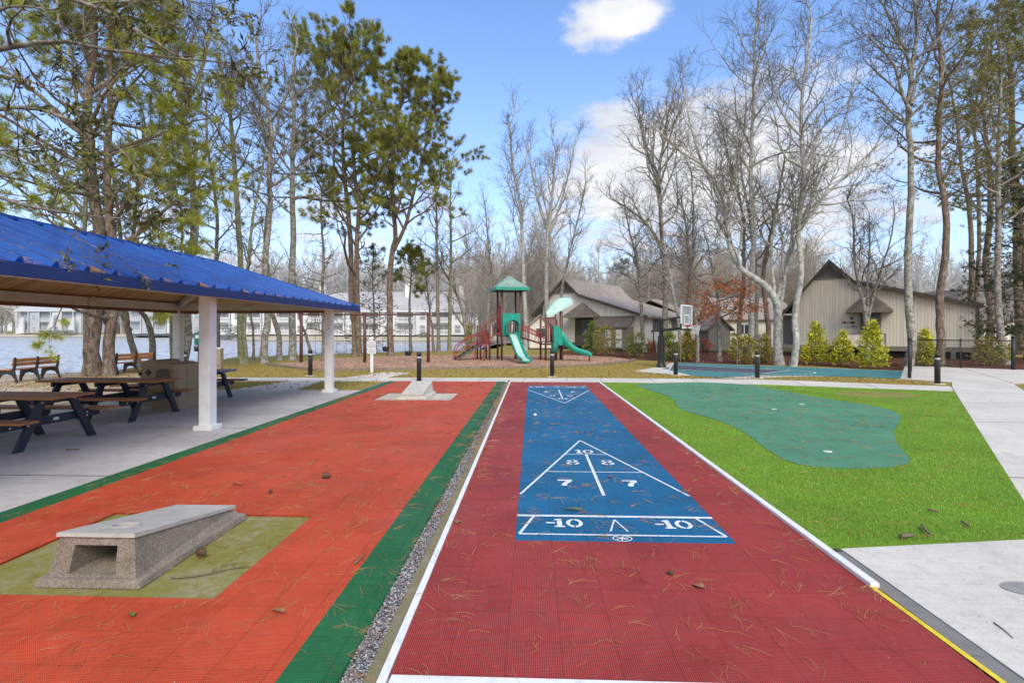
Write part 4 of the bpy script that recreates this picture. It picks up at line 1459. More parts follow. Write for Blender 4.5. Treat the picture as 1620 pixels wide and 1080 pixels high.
y0 = -hw - .1
slide([(0, y0, 1.50), (0, y0 - .35, 1.46), (0, y0 - .7, 1.26), (0, y0 - 1.3, .86), (0, y0 - 1.9, .50), (0, y0 - 2.35, .28), (0, y0 - 2.75, .19), (0, y0 - 3.1, .17), (0, y0 - 3.25, .12)],
      .46, .15, 'straight_slide', 'teal_light', (0, y0 - 2.9, .13))
# barriers of the tower
def bars(p, q, z0, z1, n, m='red_metal', name='barrier', r=.022):
    b = MB()
    p, q = Vector((*p, 0)), Vector((*q, 0))
    for z in (z0, z1):
        b.tube([p + Vector((0, 0, z)), q + Vector((0, 0, z))], r * 1.15, 8)
    for i in range(n + 1):
        c_ = p.lerp(q, i / n)
        b.tube([c_ + Vector((0, 0, z0)), c_ + Vector((0, 0, z1))], r, 6)
    return PB(b, name, m)


bars((-hw, hw), (hw, hw), 1.52, 2.6, 7, 'maroon')
bars((-hw, -.1), (-hw, hw), 1.52, 3.15, 3)
bars((-hw - .02, -hw), (-hw, -.25), 2.55, 3.15, 2)
# arch climber to the left
for ra, yy in ((1.0, -.62), (1.52, .02)):
    pass
ac = MB()
cxa, cza = -hw - .05, .05
inner = [(cxa - 1.02 * math.cos(a) , -.55, cza + 1.52 * math.sin(a)) for a in [math.pi / 2 * k / 12 for k in range(13)]]
outer = [(cxa - 1.42 * math.cos(a), .12, cza + 2.45 * math.sin(a)) for a in [math.pi / 2 * k / 12 for k in range(13)]]
ac.tube([(inner[0][0], -.55, -.05)] + inner, .032, 8)
ac.tube([(outer[0][0], .12, -.05)] + outer, .032, 8)
PB(ac, 'arch_rail', 'red_metal')
for k in (2, 4, 6, 8, 10, 12):
    PB(MB().tube([inner[k], outer[k - 1 if k > 1 else k]], .020, 6), 'rung', 'red_metal')
# side platform, steps and handrails
SP = (-1.35, .15)
PB(MB().box(SP[0] - .35, SP[0] + .55, SP[1] - .1, SP[1] + .95, .92, .99), 'deck', 'maroon')
for (x, y, h) in ((SP[0] - .35, SP[1] - .1, 2.05), (SP[0] - .35, SP[1] + .95, 2.05), (SP[0] + .2, SP[1] - .1, 2.05), (SP[0] + .2, SP[1] + .95, 2.05)):
    PB(MB().tube([(x, y, -.05), (x, y, h)], .055, 10), 'post', 'post_brown')
PB(MB().box(SP[0] - .30, SP[0] + .15, SP[1] - .135, SP[1] - .09, 1.0, 1.75), 'panel', 'maroon', bevel=.02)
for i in range(5):
    x = SP[0] - .55 - i * .26
    z = .82 - i * .17
    PB(MB().box(x - .16, x + .14, SP[1] + .05, SP[1] + .85, z - .07, z), 'step', 'trim_dark', bevel=.012)
for yy in (SP[1] + .0, SP[1] + .9):
    b = MB()
    b.tube([(SP[0] - .35, yy, 1.6), (SP[0] - .9, yy, 1.35), (SP[0] - 1.65, yy, .85), (SP[0] - 1.78, yy, .6), (SP[0] - 1.78, yy, -.05)], .028, 8)
    b.tube([(SP[0] - .35, yy, 1.15), (SP[0] - 1.0, yy, .8), (SP[0] - 1.78, yy, .38)], .022, 8)
    PB(b, 'stair_rail', 'red_metal')
    b = MB()
    b.beam((SP[0] - .4, yy, .86), (SP[0] - 1.75, yy, .02), .03, .12)
    PB(b, 'stringer', 'trim_dark')
# bridge to the low tower
rot = Matrix.Rotation(-R(14), 4, 'Z')
def loc_(u, v, D):
    """point of the play structure in its own frame"""
    w = at(u, v, D)
    d = w - Vector((po.x, po.y, 0))
    return Matrix.Rotation(-(TH + R(14)), 4, 'Z') @ d
T2 = loc_(872, 568, 30.6)
T2.z = 0
b2 = (T2.x - .5, T2.y)
for s in (-.35, .35):
    b = MB()
    b.tube([(hw, s + .1, 2.12), (hw + .5, s + .1, 1.92), (b2[0], b2[1] + s, 1.48)], .030, 8)
    b.tube([(hw, s + .1, 1.92), (hw + .5, s + .1, 1.72), (b2[0], b2[1] + s, 1.28)], .026, 8)
    for k in range(5):
        t_ = k / 4
        x = hw + (b2[0] - hw) * t_
        yq = s + .1 + (b2[1] - .1) * t_
        b.tube([(x, yq, 1.40 - .48 * t_), (x, yq, 2.10 - .64 * t_)], .016, 6)
    PB(b, 'bridge_rail', 'red_metal')
nb = 9
for i in range(nb):
    t_ = (i + .5) / nb
    x = hw + (b2[0] - hw) * t_
    yq = .1 + (b2[1] - .1) * t_
    z = 1.40 - .46 * t_
    PB(MB().box(x - .10, x + .10, yq - .4, yq + .4, z - .04, z), 'bridge_plank', 'maroon')
PB(MB().box(T2.x - .5, T2.x + .5, T2.y - .5, T2.y + .5, .88, .96), 'deck', 'maroon')
for (x, y, h) in ((-.5, -.5, 2.65), (.1, -.5, 2.65), (-.5, .5, 2.65), (.5, .5, 2.4), (.5, -.5, .9)):
    PB(MB().tube([(T2.x + x, T2.y + y, -.05), (T2.x + x, T2.y + y, h)], .06, 12), 'post', 'post_brown')
bars((T2.x - .42, T2.y - .5), (T2.x + .08, T2.y - .5), 1.05, 2.45, 5, 'maroon', 'panel', .035)
bars((T2.x - .5, T2.y + .5), (T2.x + .5, T2.y + .5), 1.05, 1.95, 6, 'maroon', 'barrier', .02)
# leaf shaped shade on its tall post
cpt = loc_(886.5, 567, 31.0)
PB(MB().tube([(cpt.x, cpt.y, -.05), (cpt.x, cpt.y, 3.15)], .06, 12), 'shade_post', 'post_brown')
lf = MB()
nu, nv = 10, 6
Lf = 1.62
axv = (Matrix.Rotation(-(TH + R(14)), 4, 'Z') @ (at(904, 480, 31.4) - at(864, 496, 30.6)))
tip = loc_(864, 494.5, 30.6)
ax3 = axv
side = Vector((-ax3.y, ax3.x, 0)).normalized() * .82 + Vector((0, 0, .57))
grid = []
for i in range(nu + 1):
    t_ = i / nu
    wv = .46 * math.sin(math.pi * min(1, t_ * .82 + .06)) ** .8 + .02
    row = []
    for j in range(nv + 1):
        s = (j / nv - .5) * 2
        edge = 1 + (.06 if j in (0, nv) and i % 2 else 0)
        p = tip + ax3 * t_ + side * (s * wv * edge) + Vector((0, 0, .42 * math.sin(math.pi * t_ * .8) - .26 * s * s + .05 * abs(math.sin(t_ * 14)) * abs(s)))
        row.append(p)
    grid.append(row)
for i in range(nu):
    for j in range(nv):
        lf.add([grid[i][j], grid[i + 1][j], grid[i + 1][j + 1], grid[i][j + 1]], [(0, 1, 2, 3)], True)
        lf.add([q - Vector((0, 0, .05)) for q in (grid[i][j], grid[i][j + 1], grid[i + 1][j + 1], grid[i + 1][j])], [(0, 1, 2, 3)], True)
PB(lf, 'leaf_shade', 'teal_light')
# curved slide leaving to the right
inv = Matrix.Rotation(-(TH + R(14)), 4, 'Z')
dirr = (inv @ Vector((CT, ST, 0)))
fwd = (inv @ Vector((ST, -CT, 0)))
st = loc_(885, 538, 30.0)
cps = []
for (a, f, z) in ((-.36, 0, 1.06), (.02, .0, 1.03), (.35, .03, .86), (.65, .10, .66), (.95, .18, .50), (1.25, .26, .40), (1.50, .33, .36), (1.68, .38, .32), (1.76, .40, .24)):
    p = st + dirr * a + fwd * f
    cps.append((p.x, p.y, z))
sl = slide(cps, .50, [.62, .66, .34, .24, .22, .22, .20, .14, .08], 'curved_slide', 'teal', (cps[7][0], cps[7][1], .26))
hb = MB()
q0, q1 = Vector(cps[0]), Vector(cps[1])
for s in (-1, 1):
    o_ = fwd * (s * .30)
    hb.add([q0 + o_ + Vector((0, 0, -.15)), q1 + o_ + dirr * .12 + Vector((0, 0, -.15)), q1 + o_ + dirr * .10 + Vector((0, 0, .55)), q1 + o_ - dirr * .02 + Vector((0, 0, .90)), q0 + o_ + Vector((0, 0, .95)),
            q0 + o_ * 1.2 + Vector((0, 0, -.15)), q1 + o_ * 1.2 + dirr * .12 + Vector((0, 0, -.15)), q1 + o_ * 1.2 + dirr * .10 + Vector((0, 0, .55)), q1 + o_ * 1.2 - dirr * .02 + Vector((0, 0, .90)), q0 + o_ * 1.2 + Vector((0, 0, .95))],
           [(0, 1, 2, 3, 4), (9, 8, 7, 6, 5), (0, 5, 6, 1), (1, 6, 7, 2), (2, 7, 8, 3), (3, 8, 9, 4), (4, 9, 5, 0)])
hb.tube([q0 + fwd * -.33 + Vector((0, 0, .93)), q0 + fwd * .33 + Vector((0, 0, .93))], .05, 8)
PB(hb, 'slide_side', 'teal')
pt = loc_(878, 560, 29.6)
PB(MB().lathe([(.16, .45), (.2, .5), (.2, 1.0), (.1, 1.05)], (pt.x, pt.y, 0), 12), 'play_drum', 'green_box')

# border timbers round the wood chips
tb_pts = [G(424, 577.8), G(500, 586.3), G(600, 584.8), G(720, 583.2), G(870, 581.4), G(945, 577.7), G(992, 573.4), G(1004, 569.5)]
k = 0
for i in range(len(tb_pts) - 1):
    p, q = tb_pts[i], tb_pts[i + 1]
    nn = max(1, round((q - p).length / 2.4))
    for j in range(nn):
        a_, b_ = p.lerp(q, j / nn), p.lerp(q, (j + 1) / nn - .004)
        o = MB().beam((a_.x, a_.y, .035 + .004 * (k % 3)), (b_.x, b_.y, .035 + .004 * ((k + 1) % 3)), .13, .13).build('border_timber', 'timber', bevel=.012)
        tag(o, 'weathered timber laid end to end along the playground wood chip edge', 'border timber', 'timbers edging the playground')
        k += 1

# ------------------------------------------------------------------ basketball hoop
hp = G(1046, 580.5)
hd_ = Vector((*kq[2], 0)) - Vector((*kq[1], 0))
t = thing('basketball_hoop', 'black pole basketball hoop with clear backboard and red rim at the court end', 'basketball hoop', (hp.x, hp.y, -0.006), math.atan2(hd_.y, hd_.x))
MB().lathe([(.28, 0), (.26, .04), (.15, .30), (.13, .34)], n=4).build('base', 'black', t)
MB().box(-.13, .13, -.13, .13, .2, 1.50).build('pole_padding', 'black', t, bevel=.04)
MB().box(-.075, .075, -.085, .085, 1.45, 2.28).build('pole', 'black', t, bevel=.008)
ar = MB()
for s in (-.11, .11):
    ar.beam((-.45, s, 1.70), (1.18, s, 1.86), .04, .09)
    ar.beam((0, s, 2.20), (1.18, s, 2.40), .035, .05)
ar.build('arm', 'black', t)
MB().tube([(-.40, 0, 1.70), (-.36, 0, .9)], .035, 8).build('lift_cylinder', 'black', t)
MB().tube([(-.30, .08, 1.7), (-.26, .08, .7), (-.24, .1, .68)], .018, 6).build('crank', 'silver', t)
bx = 1.22
DZ = -.95
MB().box(bx, bx + .015, -.60, .60, 2.80 + DZ, 3.82 + DZ).build('backboard', 'glass_board', t)
fr = MB()
for (y0, y1, z0, z1) in ((-.62, .62, 3.79, 3.85), (-.62, .62, 2.78, 2.84), (-.62, -.56, 2.84, 3.79), (.56, .62, 2.84, 3.79)):
    fr.box(bx - .02, bx + .035, y0, y1, z0 + DZ, z1 + DZ)
fr.build('backboard_frame', 'white', t)
fr = MB()
for (y0, y1, z0, z1) in ((-.30, .30, 3.36, 3.41), (-.30, .30, 2.96, 3.01), (-.30, -.25, 3.01, 3.36), (.25, .30, 3.01, 3.36)):
    fr.box(bx + .018, bx + .024, y0, y1, z0 + DZ, z1 + DZ)
fr.build('target_square', 'white', t)
pdm = MB()
pdm.box(bx - .05, bx + .05, -.66, .66, 2.70 + DZ, 2.775 + DZ)
for s in (-1, 1):
    pdm.box(bx - .04, bx + .045, s * .62 - (.04 if s < 0 else 0), s * .62 + (.04 if s > 0 else 0), 2.775 + DZ, 3.0 + DZ)
pdm.build('edge_padding', 'black', t)
rm = MB()
rc = bx + .42
circ = [(rc + .23 * math.cos(2 * math.pi * k / 24), .23 * math.sin(2 * math.pi * k / 24), 2.93 + DZ) for k in range(25)]
rm.tube(circ, .014, 6, False)
rm.box(bx + .03, bx + .20, -.1, .1, 2.86 + DZ, 2.945 + DZ)
rm.build('rim', 'hoop_orange', t)
ntm = MB()
for k in range(12):
    for s in (-1, 1):
        pts = []
        for j in range(5):
            a = 2 * math.pi * (k + s * j * .5) / 12
            rr_ = .225 - .105 * (j / 4) ** .7
            pts.append((rc + rr_ * math.cos(a), rr_ * math.sin(a), 2.92 + DZ - j * .10))
        ntm.tube(pts, .007, 4, False)
ntm.build('net', 'net', t)

# ------------------------------------------------------------------ chain link fence
fa_, fb_, fc_ = G(1439, 598.0), G(1443, 579.5), G(1603, 584.6)
t = thing('chain_link_fence', 'black chain link fence around the far corner of the concrete plaza', 'fence', (fa_.x, fa_.y, 0))
def fpost(p, r, h):
    b = MB().tube([(p.x, p.y, -.05), (p.x, p.y, h)], r, 12)
    b.lathe([(r * 1.3, h), (r * 1.2, h + .04), (r * .3, h + .06)], (p.x, p.y, 0), 12)
    b.build('post', 'black', t, world=True)
fpost(fa_, .055, 1.42); fpost(fb_, .045, 1.36); fpost(fc_, .075, 1.42)
fpost(fb_.lerp(fc_, .5), .035, 1.30); fpost(fa_.lerp(fb_, .5), .035, 1.30)
def fpanel(p, q, z0, z1):
    b = MB()
    for z in (z0 + .02, z1):
        b.tube([(p.x, p.y, z), (q.x, q.y, z)], .026 if z == z1 else .012, 8)
    b.build('rail', 'black', t, world=True)
    b = MB()
    L = (q - p).length
    h = z1 - z0
    st_ = .085
    k = -h
    d = (q - p).normalized()
    while k < L:
        for s in (0, 1):
            a0 = k; a1 = k + h
            za, zb = (z0, z1) if s == 0 else (z1, z0)
            lo_, hi_ = max(a0, 0), min(a1, L)
            if hi_ - lo_ > .02:
                zz = lambda a: za + (zb - za) * (a - a0) / h
                P0, P1 = p + d * lo_, p + d * hi_
                b.beam((P0.x, P0.y, zz(lo_)), (P1.x, P1.y, zz(hi_)), .006, .006)
        k += st_
    b.build('mesh_panel', 'black', t, world=True)
fpanel(fa_, fb_, .06, 1.28)
fpanel(fb_, fc_, .06, 1.28)

# ------------------------------------------------------------------ houses
def slab_roof(t, prof, y0, y1, th, m, name='roof'):
    """prof: (x, z) points along the roof line from left eave over the ridge to the right eave"""
    for i in range(len(prof) - 1):
        (xa, za), (xb, zb) = prof[i], prof[i + 1]
        b = MB()
        vs = [(xa, y0, za), (xb, y0, zb), (xb, y1, zb), (xa, y1, za)]
        b.add(vs + [(x, y, z - th) for x, y, z in vs], [(0, 1, 2, 3), (7, 6, 5, 4), (0, 4, 5, 1), (2, 6, 7, 3), (1, 5, 6, 2), (3, 7, 4, 0)])
        b.build(name, m, t, uv=True)


def hip_awning(t, x0, x1, y0, y1, ze, za, m='shingle'):
    xm = (x0 + x1) / 2
    b = MB()
    vs = [(x0, y0, ze), (x1, y0, ze), (x1, y1, ze), (x0, y1, ze), (xm, y1 - .05, za), (xm, y0 + (y1 - y0) * .62, za)]
    b.add(vs, [(0, 1, 5), (1, 2, 4, 5), (3, 0, 5, 4)])
    r = b.build('awning', m, t, uv=True)
    f = MB()
    f.box(x0, x1, y0 + .001, y1, ze - .13, ze - .002)
    f.build('awning_trim', 'trim', r)
    return r


def house_r():
    o = at(1262, 561.9, 36.0)
    t = thing('beige_house', 'beige board house with steep saltbox gable standing right of the basketball court', 'house', (o.x, o.y, -0.02), TH - R(34))
    t.scale = (.785, 1, 1)
    W, Dp = 11.9, 12.0
    prof = [(-1.2, 2.98), (2.39, 6.49), (4.18, 5.02), (12.2, 3.28)]
    z0 = .74
    wl = MB()
    th = .2
    poly = [(0, z0), (W, z0), (W, 3.14), (4.22, 4.83), (2.39, 6.30), (0, 3.98)]
    wl.plate(poly, (0, 0, 0), (1, 0, 0), (0, 0, 1), -Dp)
    wl.build('wall', 'siding', t)
    sk = MB()
    sk.box(-.02, W + .02, -.025, Dp, .44, z0 - .002)
    sk.build('skirt_board', 'trim', t)
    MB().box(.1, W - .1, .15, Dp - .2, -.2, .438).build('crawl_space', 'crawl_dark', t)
    ft = MB()
    for x in (.0, 1.9, 3.9, 6.1, 8.3, 10.4, W - .3):
        ft.box(x, x + .3, -.01, .3, -.2, .439)
    ft.build('footing', 'kerb_grey', t)
    slab_roof(t, prof, -.35, Dp + .3, .16, 'shingle')
    # rake boards
    rk = MB()
    for i in range(3):
        (xa, za), (xb, zb) = prof[i], prof[i + 1]
        rk.beam((xa, -.37, za - .10), (xb, -.37, zb - .10), .04, .24, (0, -1, 0))
    rb_ = MB()
    for i in range(3):
        (xa, za), (xb, zb) = prof[i], prof[i + 1]
        rb_.add([(xa, -.395, za - .24), (xb, -.395, zb - .24), (xb, -.395, zb + .01), (xa, -.395, za + .01), (xa, -.352, za - .24), (xb, -.352, zb - .24), (xb, -.352, zb + .01), (xa, -.352, za + .01)],
                [(0, 1, 2, 3), (7, 6, 5, 4), (0, 4, 5, 1), (3, 2, 6, 7), (1, 5, 6, 2), (0, 3, 7, 4)])
    rb_.build('rake_board', 'trim_dark', t)
    # louvre triangle
    MB().plate([(1.28, 5.30), (3.48, 5.30), (2.39, 6.16)], (0, -.012, 0), (1, 0, 0), (0, 0, 1), .02).build('gable_vent', 'vent_grey', t)
    MB().box(1.05, 3.70, -.05, -.002, 5.18, 5.298).build('trim_board', 'trim', t)
    MB().box(-.10, .02, -.045, .1, z0, 3.95).build('corner_board', 'trim', t)
    MB().box(W - .06, W + .06, -.045, .1, z0, 3.1).build('corner_board', 'trim', t)
    MB().tube([(W + .12, -.06, 3.1), (W + .12, -.06, .2)], .045, 8).build('downpipe', 'trim_dark', t)
    # recessed side entry on the left
    MB().box(-1.35, -.001, 1.2, 4.5, z0, 3.3).build('entry_wall', 'siding_grey', t)
    d = MB().box(-1.10, -.22, 1.16, 1.199, z0 + .05, 2.62).build('door', 'siding_grey', t)
    MB().box(-1.2, -.12, 1.17, 1.198, 2.63, 2.78).build('door_frame', 'trim', d)
    MB().box(-1.3, .0, -.1, 1.3, 2.80, 2.92).build('entry_roof', 'white', t)
    MB().box(-1.4, -.03, -.3, 1.3, .50, .72).build('porch', 'trim', t)
    # porch with hipped awning over the slate door
    hip_awning(t, 3.60, 6.76, -1.25, -.002, 3.02, 4.28)
    x0, x1 = 4.86, 6.02
    dr = MB().box(x0, x1, -.05, -.002, .95, 2.92).build('door_surround', 'trim', t)
    MB().box(x0 + .18, x1 - .2, -.085, -.052, .98, 2.72).build('door', 'door_slate', dr)
    MB().box(x0 + .26, x1 - .28, -.095, -.087, 1.75, 2.6).build('door_glass', 'window', dr)
    MB().box(4.62, 4.84, -.5, -.002, .95, 2.88).build('porch_pillar', 'trim_dark', t)
    MB().box(3.62, 6.25, -1.2, -.03, .62, .76).build('porch_deck', 'trim', t)
    MB().box(3.62, 6.20, -1.24, -1.18, .70, 1.50).build('railing', 'siding', t)
    MB().box(3.58, 6.28, -1.27, -1.15, 1.502, 1.56).build('rail_cap', 'trim', t)
    MB().box(6.16, 6.28, -1.25, -1.13, -.1, 1.50).build('rail_post', 'trim', t)
    b = MB()
    b.plate([(2.95, .25), (3.62, .70), (3.62, 1.50), (3.42, 1.48), (2.95, 1.12)], (0, -1.21, 0), (1, 0, 0), (0, 0, 1), .05)
    b.build('stair_side', 'siding', t)
    MB().lathe([(.05, 0), (.07, .1), (.03, .2)], (4.0, -.12, 2.45), 10).build('wall_lamp', 'black', t)
    # carved fish and house number

    def fish(cx, cz, s, m, flip=1):
        P = [(-.5, 0), (-.25, .17), (.05, .19), (.28, .05), (.5, .18), (.45, 0), (.5, -.17), (.28, -.04), (.05, -.18), (-.22, -.16)]
        MB().plate([(cx + flip * a * s, cz + b_ * s) for a, b_ in (P if flip > 0 else P[::-1])], (0, -.03, 0), (1, 0, 0), (0, 0, 1), .025).build('fish_ornament', m, t)
    fish(3.50, 2.27, .40, 'orange_fish')
    fish(4.02, 2.25, .46, 'green_fish', -1)
    fish(4.14, 2.02, .42, 'ink_grey', 1)
    for i, ch in enumerate('1671'):
        text_part('house_number', ch, .19, 'ink', t, (3.55 + i * .135, -.022, 1.98 - i * .045), (R(90), 0, 0))
    return t


house_r()


def house_l():
    c = at(1018, 554.6, 44.0)
    # local x runs left along the gable wall, y runs back along the ridge
    gl = Vector((-.784 * CT - .621 * ST, -.784 * ST + .621 * CT, 0))
    ang = math.atan2(gl.y, gl.x)
    t = thing('beige_house', 'pale house with long brown roof behind the playground, small porch and double storage doors', 'house', (c.x, c.y, -0.02), ang)
    # with x to the left, the outward normal of the gable wall is +y in this frame, so the body lies at -y
    W, Dp = 10.4, 11.0
    z0 = .62
    poly = [(0, z0), (W, z0), (W, 4.3), (7.85, 6.45), (6.2, 4.94), (0, 2.95)]
    MB().plate(poly, (0, 0, 0), (1, 0, 0), (0, 0, 1), Dp).build('wall', 'siding_plain', t)
    prof = [(11.6, 3.2), (7.85, 6.64), (6.2, 5.08), (-.5, 2.98)]
    slab_roof(t, [(x, z) for x, z in prof[::-1]], -Dp, .35, .16, 'shingle_pale')
    rb_ = MB()
    pr = prof[::-1]
    for i in range(3):
        (xa, za), (xb, zb) = pr[i], pr[i + 1]
        rb_.add([(xa, .352, za - .24), (xb, .352, zb - .24), (xb, .352, zb + .01), (xa, .352, za + .01), (xa, .395, za - .24), (xb, .395, zb - .24), (xb, .395, zb + .01), (xa, .395, za + .01)],
                [(0, 1, 2, 3), (7, 6, 5, 4), (0, 4, 5, 1), (3, 2, 6, 7), (1, 5, 6, 2), (0, 3, 7, 4)])
    rb_.build('rake_board', 'trim_dark', t)
    MB().plate([(6.75, 5.32), (8.95, 5.32), (7.85, 6.30)][::-1], (0, .004, 0), (1, 0, 0), (0, 0, 1), -.02).build('gable_vent', 'vent_grey', t)
    MB().box(6.6, 9.1, .004, .05, 5.2, 5.318).build('trim_board', 'trim', t)
    MB().box(-.03, W, -Dp, .03, .1, z0 - .002).build('skirt_board', 'trim_dark', t)
    # side windows under the eave
    for y in (-1.9, -6.2):
        w = MB().box(-.05, -.002, y - 1.6, y, 1.75, 2.75).build('window', 'trim', t)
        MB().box(-.06, -.052, y - 1.52, y - .84, 1.85, 2.65).build('pane', 'window', w)
        MB().box(-.06, -.052, y - .76, y - .08, 1.85, 2.65).build('pane', 'window', w)
    MB().box(-.06, .06, -.06, .05, z0, 2.9).build('corner_board', 'trim', t)
    # low rear wing
    MB().box(.2, 8.2, -24, -Dp - .01, z0, 3.0).build('rear_wing', 'siding_plain', t)
    slab_roof(t, [(-.4, 3.0), (4.2, 5.1), (8.8, 3.0)], -24.3, -Dp - .01, .15, 'shingle_pale')
    # porch awning and door
    xm = 5.8
    b = MB()
    x0, x1, y1, ze, za = xm - 1.65, xm + 1.55, 1.25, 3.03, 4.25
    vs = [(x0, y1, ze), (x1, y1, ze), (x1, .003, ze), (x0, .003, ze), (xm, .05, za), (xm, .45, za)]
    b.add(vs, [(1, 0, 5), (2, 1, 5, 4), (0, 3, 4, 5)])
    r = b.build('awning', 'shingle', t, uv=True)
    MB().box(x0, x1, .003, y1, ze - .13, ze - .002).build('awning_trim', 'trim', r)
    MB().box(xm - .95, xm + .95, .003, .04, z0, 2.9).build('recess_panel', 'trim_dark', t)  # flat panel for the recess, its shade put into the dark colour
    d = MB().box(xm - .75, xm + .25, .041, .09, z0 + .1, 2.75).build('door', 'door_slate', t)
    MB().box(xm - .9, xm + .9, .05, 1.15, .35, .60).build('porch_deck', 'trim_dark', t)
    MB().box(xm - .9, xm + .1, 1.10, 1.16, .6, 1.3).build('railing', 'trim_dark', t)
    # wall ornament
    b = MB()
    cx, cz = xm - 1.35, 2.1
    b.tube([(cx + .17 * math.cos(2 * math.pi * k / 14), .04, cz + .24 * math.sin(2 * math.pi * k / 14)) for k in range(15)], .05, 6, False)
    b.tube([(cx, .04, cz - .25), (cx - .12, .05, cz - .62)], .07, 6)
    b.tube([(cx, .04, cz - .25), (cx + .1, .05, cz - .6)], .07, 6)
    b.build('wall_wreath', 'green_fish', t)
    # storage bump-out with double doors
    sx0, sx1 = .9, 4.0
    MB().box(sx0, sx1, .003, 1.3, .1, 2.05).build('storage_wall', 'trim', t)
    b = MB()
    b.add([(sx0 - .12, 1.45, 2.02), (sx1 + .12, 1.45, 2.02), (sx1 + .12, .003, 3.0), (sx0 - .12, .003, 3.0), (sx0 - .12, 1.45, 1.93), (sx1 + .12, 1.45, 1.93), (sx1 + .12, .003, 2.9), (sx0 - .12, .003, 2.9)],
          [(3, 2, 1, 0), (4, 5, 6, 7), (0, 1, 5, 4), (2, 3, 7, 6), (1, 2, 6, 5), (3, 0, 4, 7)])
    b.build('storage_roof', 'shingle', t, uv=True)
    for s in (0, 1):
        xa = 1.15 + s * 1.0
        d = MB().box(xa, xa + .95, 1.302, 1.345, .2, 1.95).build('storage_door', 'trim', t)
        for za_, zb_ in ((.3, .88), (1.02, 1.82)):
            MB().box(xa + .2, xa + .75, 1.346, 1.356, za_, zb_).build('door_panel', 'siding_plain', d)
    return t


house_l()


def small_building(u0, u1, vg, D, zw, zr, mw, mr, label, name='storage_shed', cat='shed', depth=3.0, win=True, rot=0.0, gable=True):
    o = at((u0 + u1) / 2, vg, D)
    W = (u1 - u0) / FPX * D
    t = thing(name, label, cat, (o.x, o.y, -0.02), TH + rot)
    if gable:
        MB().plate([(-W / 2, .15), (W / 2, .15), (W / 2, zw), (0, zr - .12), (-W / 2, zw)], (0, 0, 0), (1, 0, 0), (0, 0, 1), -depth).build('wall', mw, t)
        slab_roof(t, [(-W / 2 - .3, zw - .2), (0, zr), (W / 2 + .3, zw - .2)], -.3, depth + .2, .12, mr)
    else:
        MB().box(-W / 2, W / 2, 0, depth, .15, zw).build('wall', mw, t)
        b = MB()
        h = .4
        vs = [(-W / 2 - h, -h, zw), (W / 2 + h, -h, zw), (W / 2 + h, depth + h, zw), (-W / 2 - h, depth + h, zw), (-W / 2 - h, depth / 2, zr), (W / 2 + h, depth / 2, zr)]
        b.add(vs, [(0, 1, 5, 4), (2, 3, 4, 5), (3, 0, 4), (1, 2, 5), (3, 2, 1, 0)])
        b.build('roof', mr, t, uv=True)
    MB().box(-W / 2 - .02, W / 2 + .02, -.02, depth, -.1, .149).build('foundation', 'trim_dark', t)
    if win:
        n = max(1, int(W / 2.6))
        for i in range(n):
            x = -W / 2 + (i + .5) * W / n
            w = MB().box(x - .45, x + .45, -.05, -.002, zw * .48, zw * .86).build('window', 'white', t)
            MB().box(x - .38, x - .04, -.06, -.052, zw * .51, zw * .83).build('pane', 'window', w)
            MB().box(x + .04, x + .38, -.06, -.052, zw * .51, zw * .83).build('pane', 'window', w)
    return t


small_building(1121, 1155, 556, 41.5, 2.0, 2.95, 'siding_grey', 'shingle_pale', 'narrow grey shed with gable roof behind the rusty leaved tree', win=False)
small_building(1150, 1258, 551.5, 49, 2.75, 5.0, 'siding_plain', 'shingle_pale', 'low pale house mostly hidden by grey trunks left of the beige gabled house', 'low_house', 'house', 7, True, 0, False)
small_building(1500, 1556, 547, 58, 4.2, 6.4, 'siding_grey', 'shingle', 'grey gabled house peeking over the right end of the beige roof', 'gabled_house', 'house', 9)
small_building(1556, 1640, 551, 50, 2.7, 4.3, 'siding_plain', 'shingle', 'pale low house behind the evergreens at the right edge of the photo', 'low_house', 'house', 8, True, 0, False)
small_building(838, 872, 553, 47, 2.3, 3.2, 'siding_plain', 'shingle_pale', 'small pale outbuilding between the green roofed tower and the long roofed house', 'outbuilding', 'shed', 3, True)


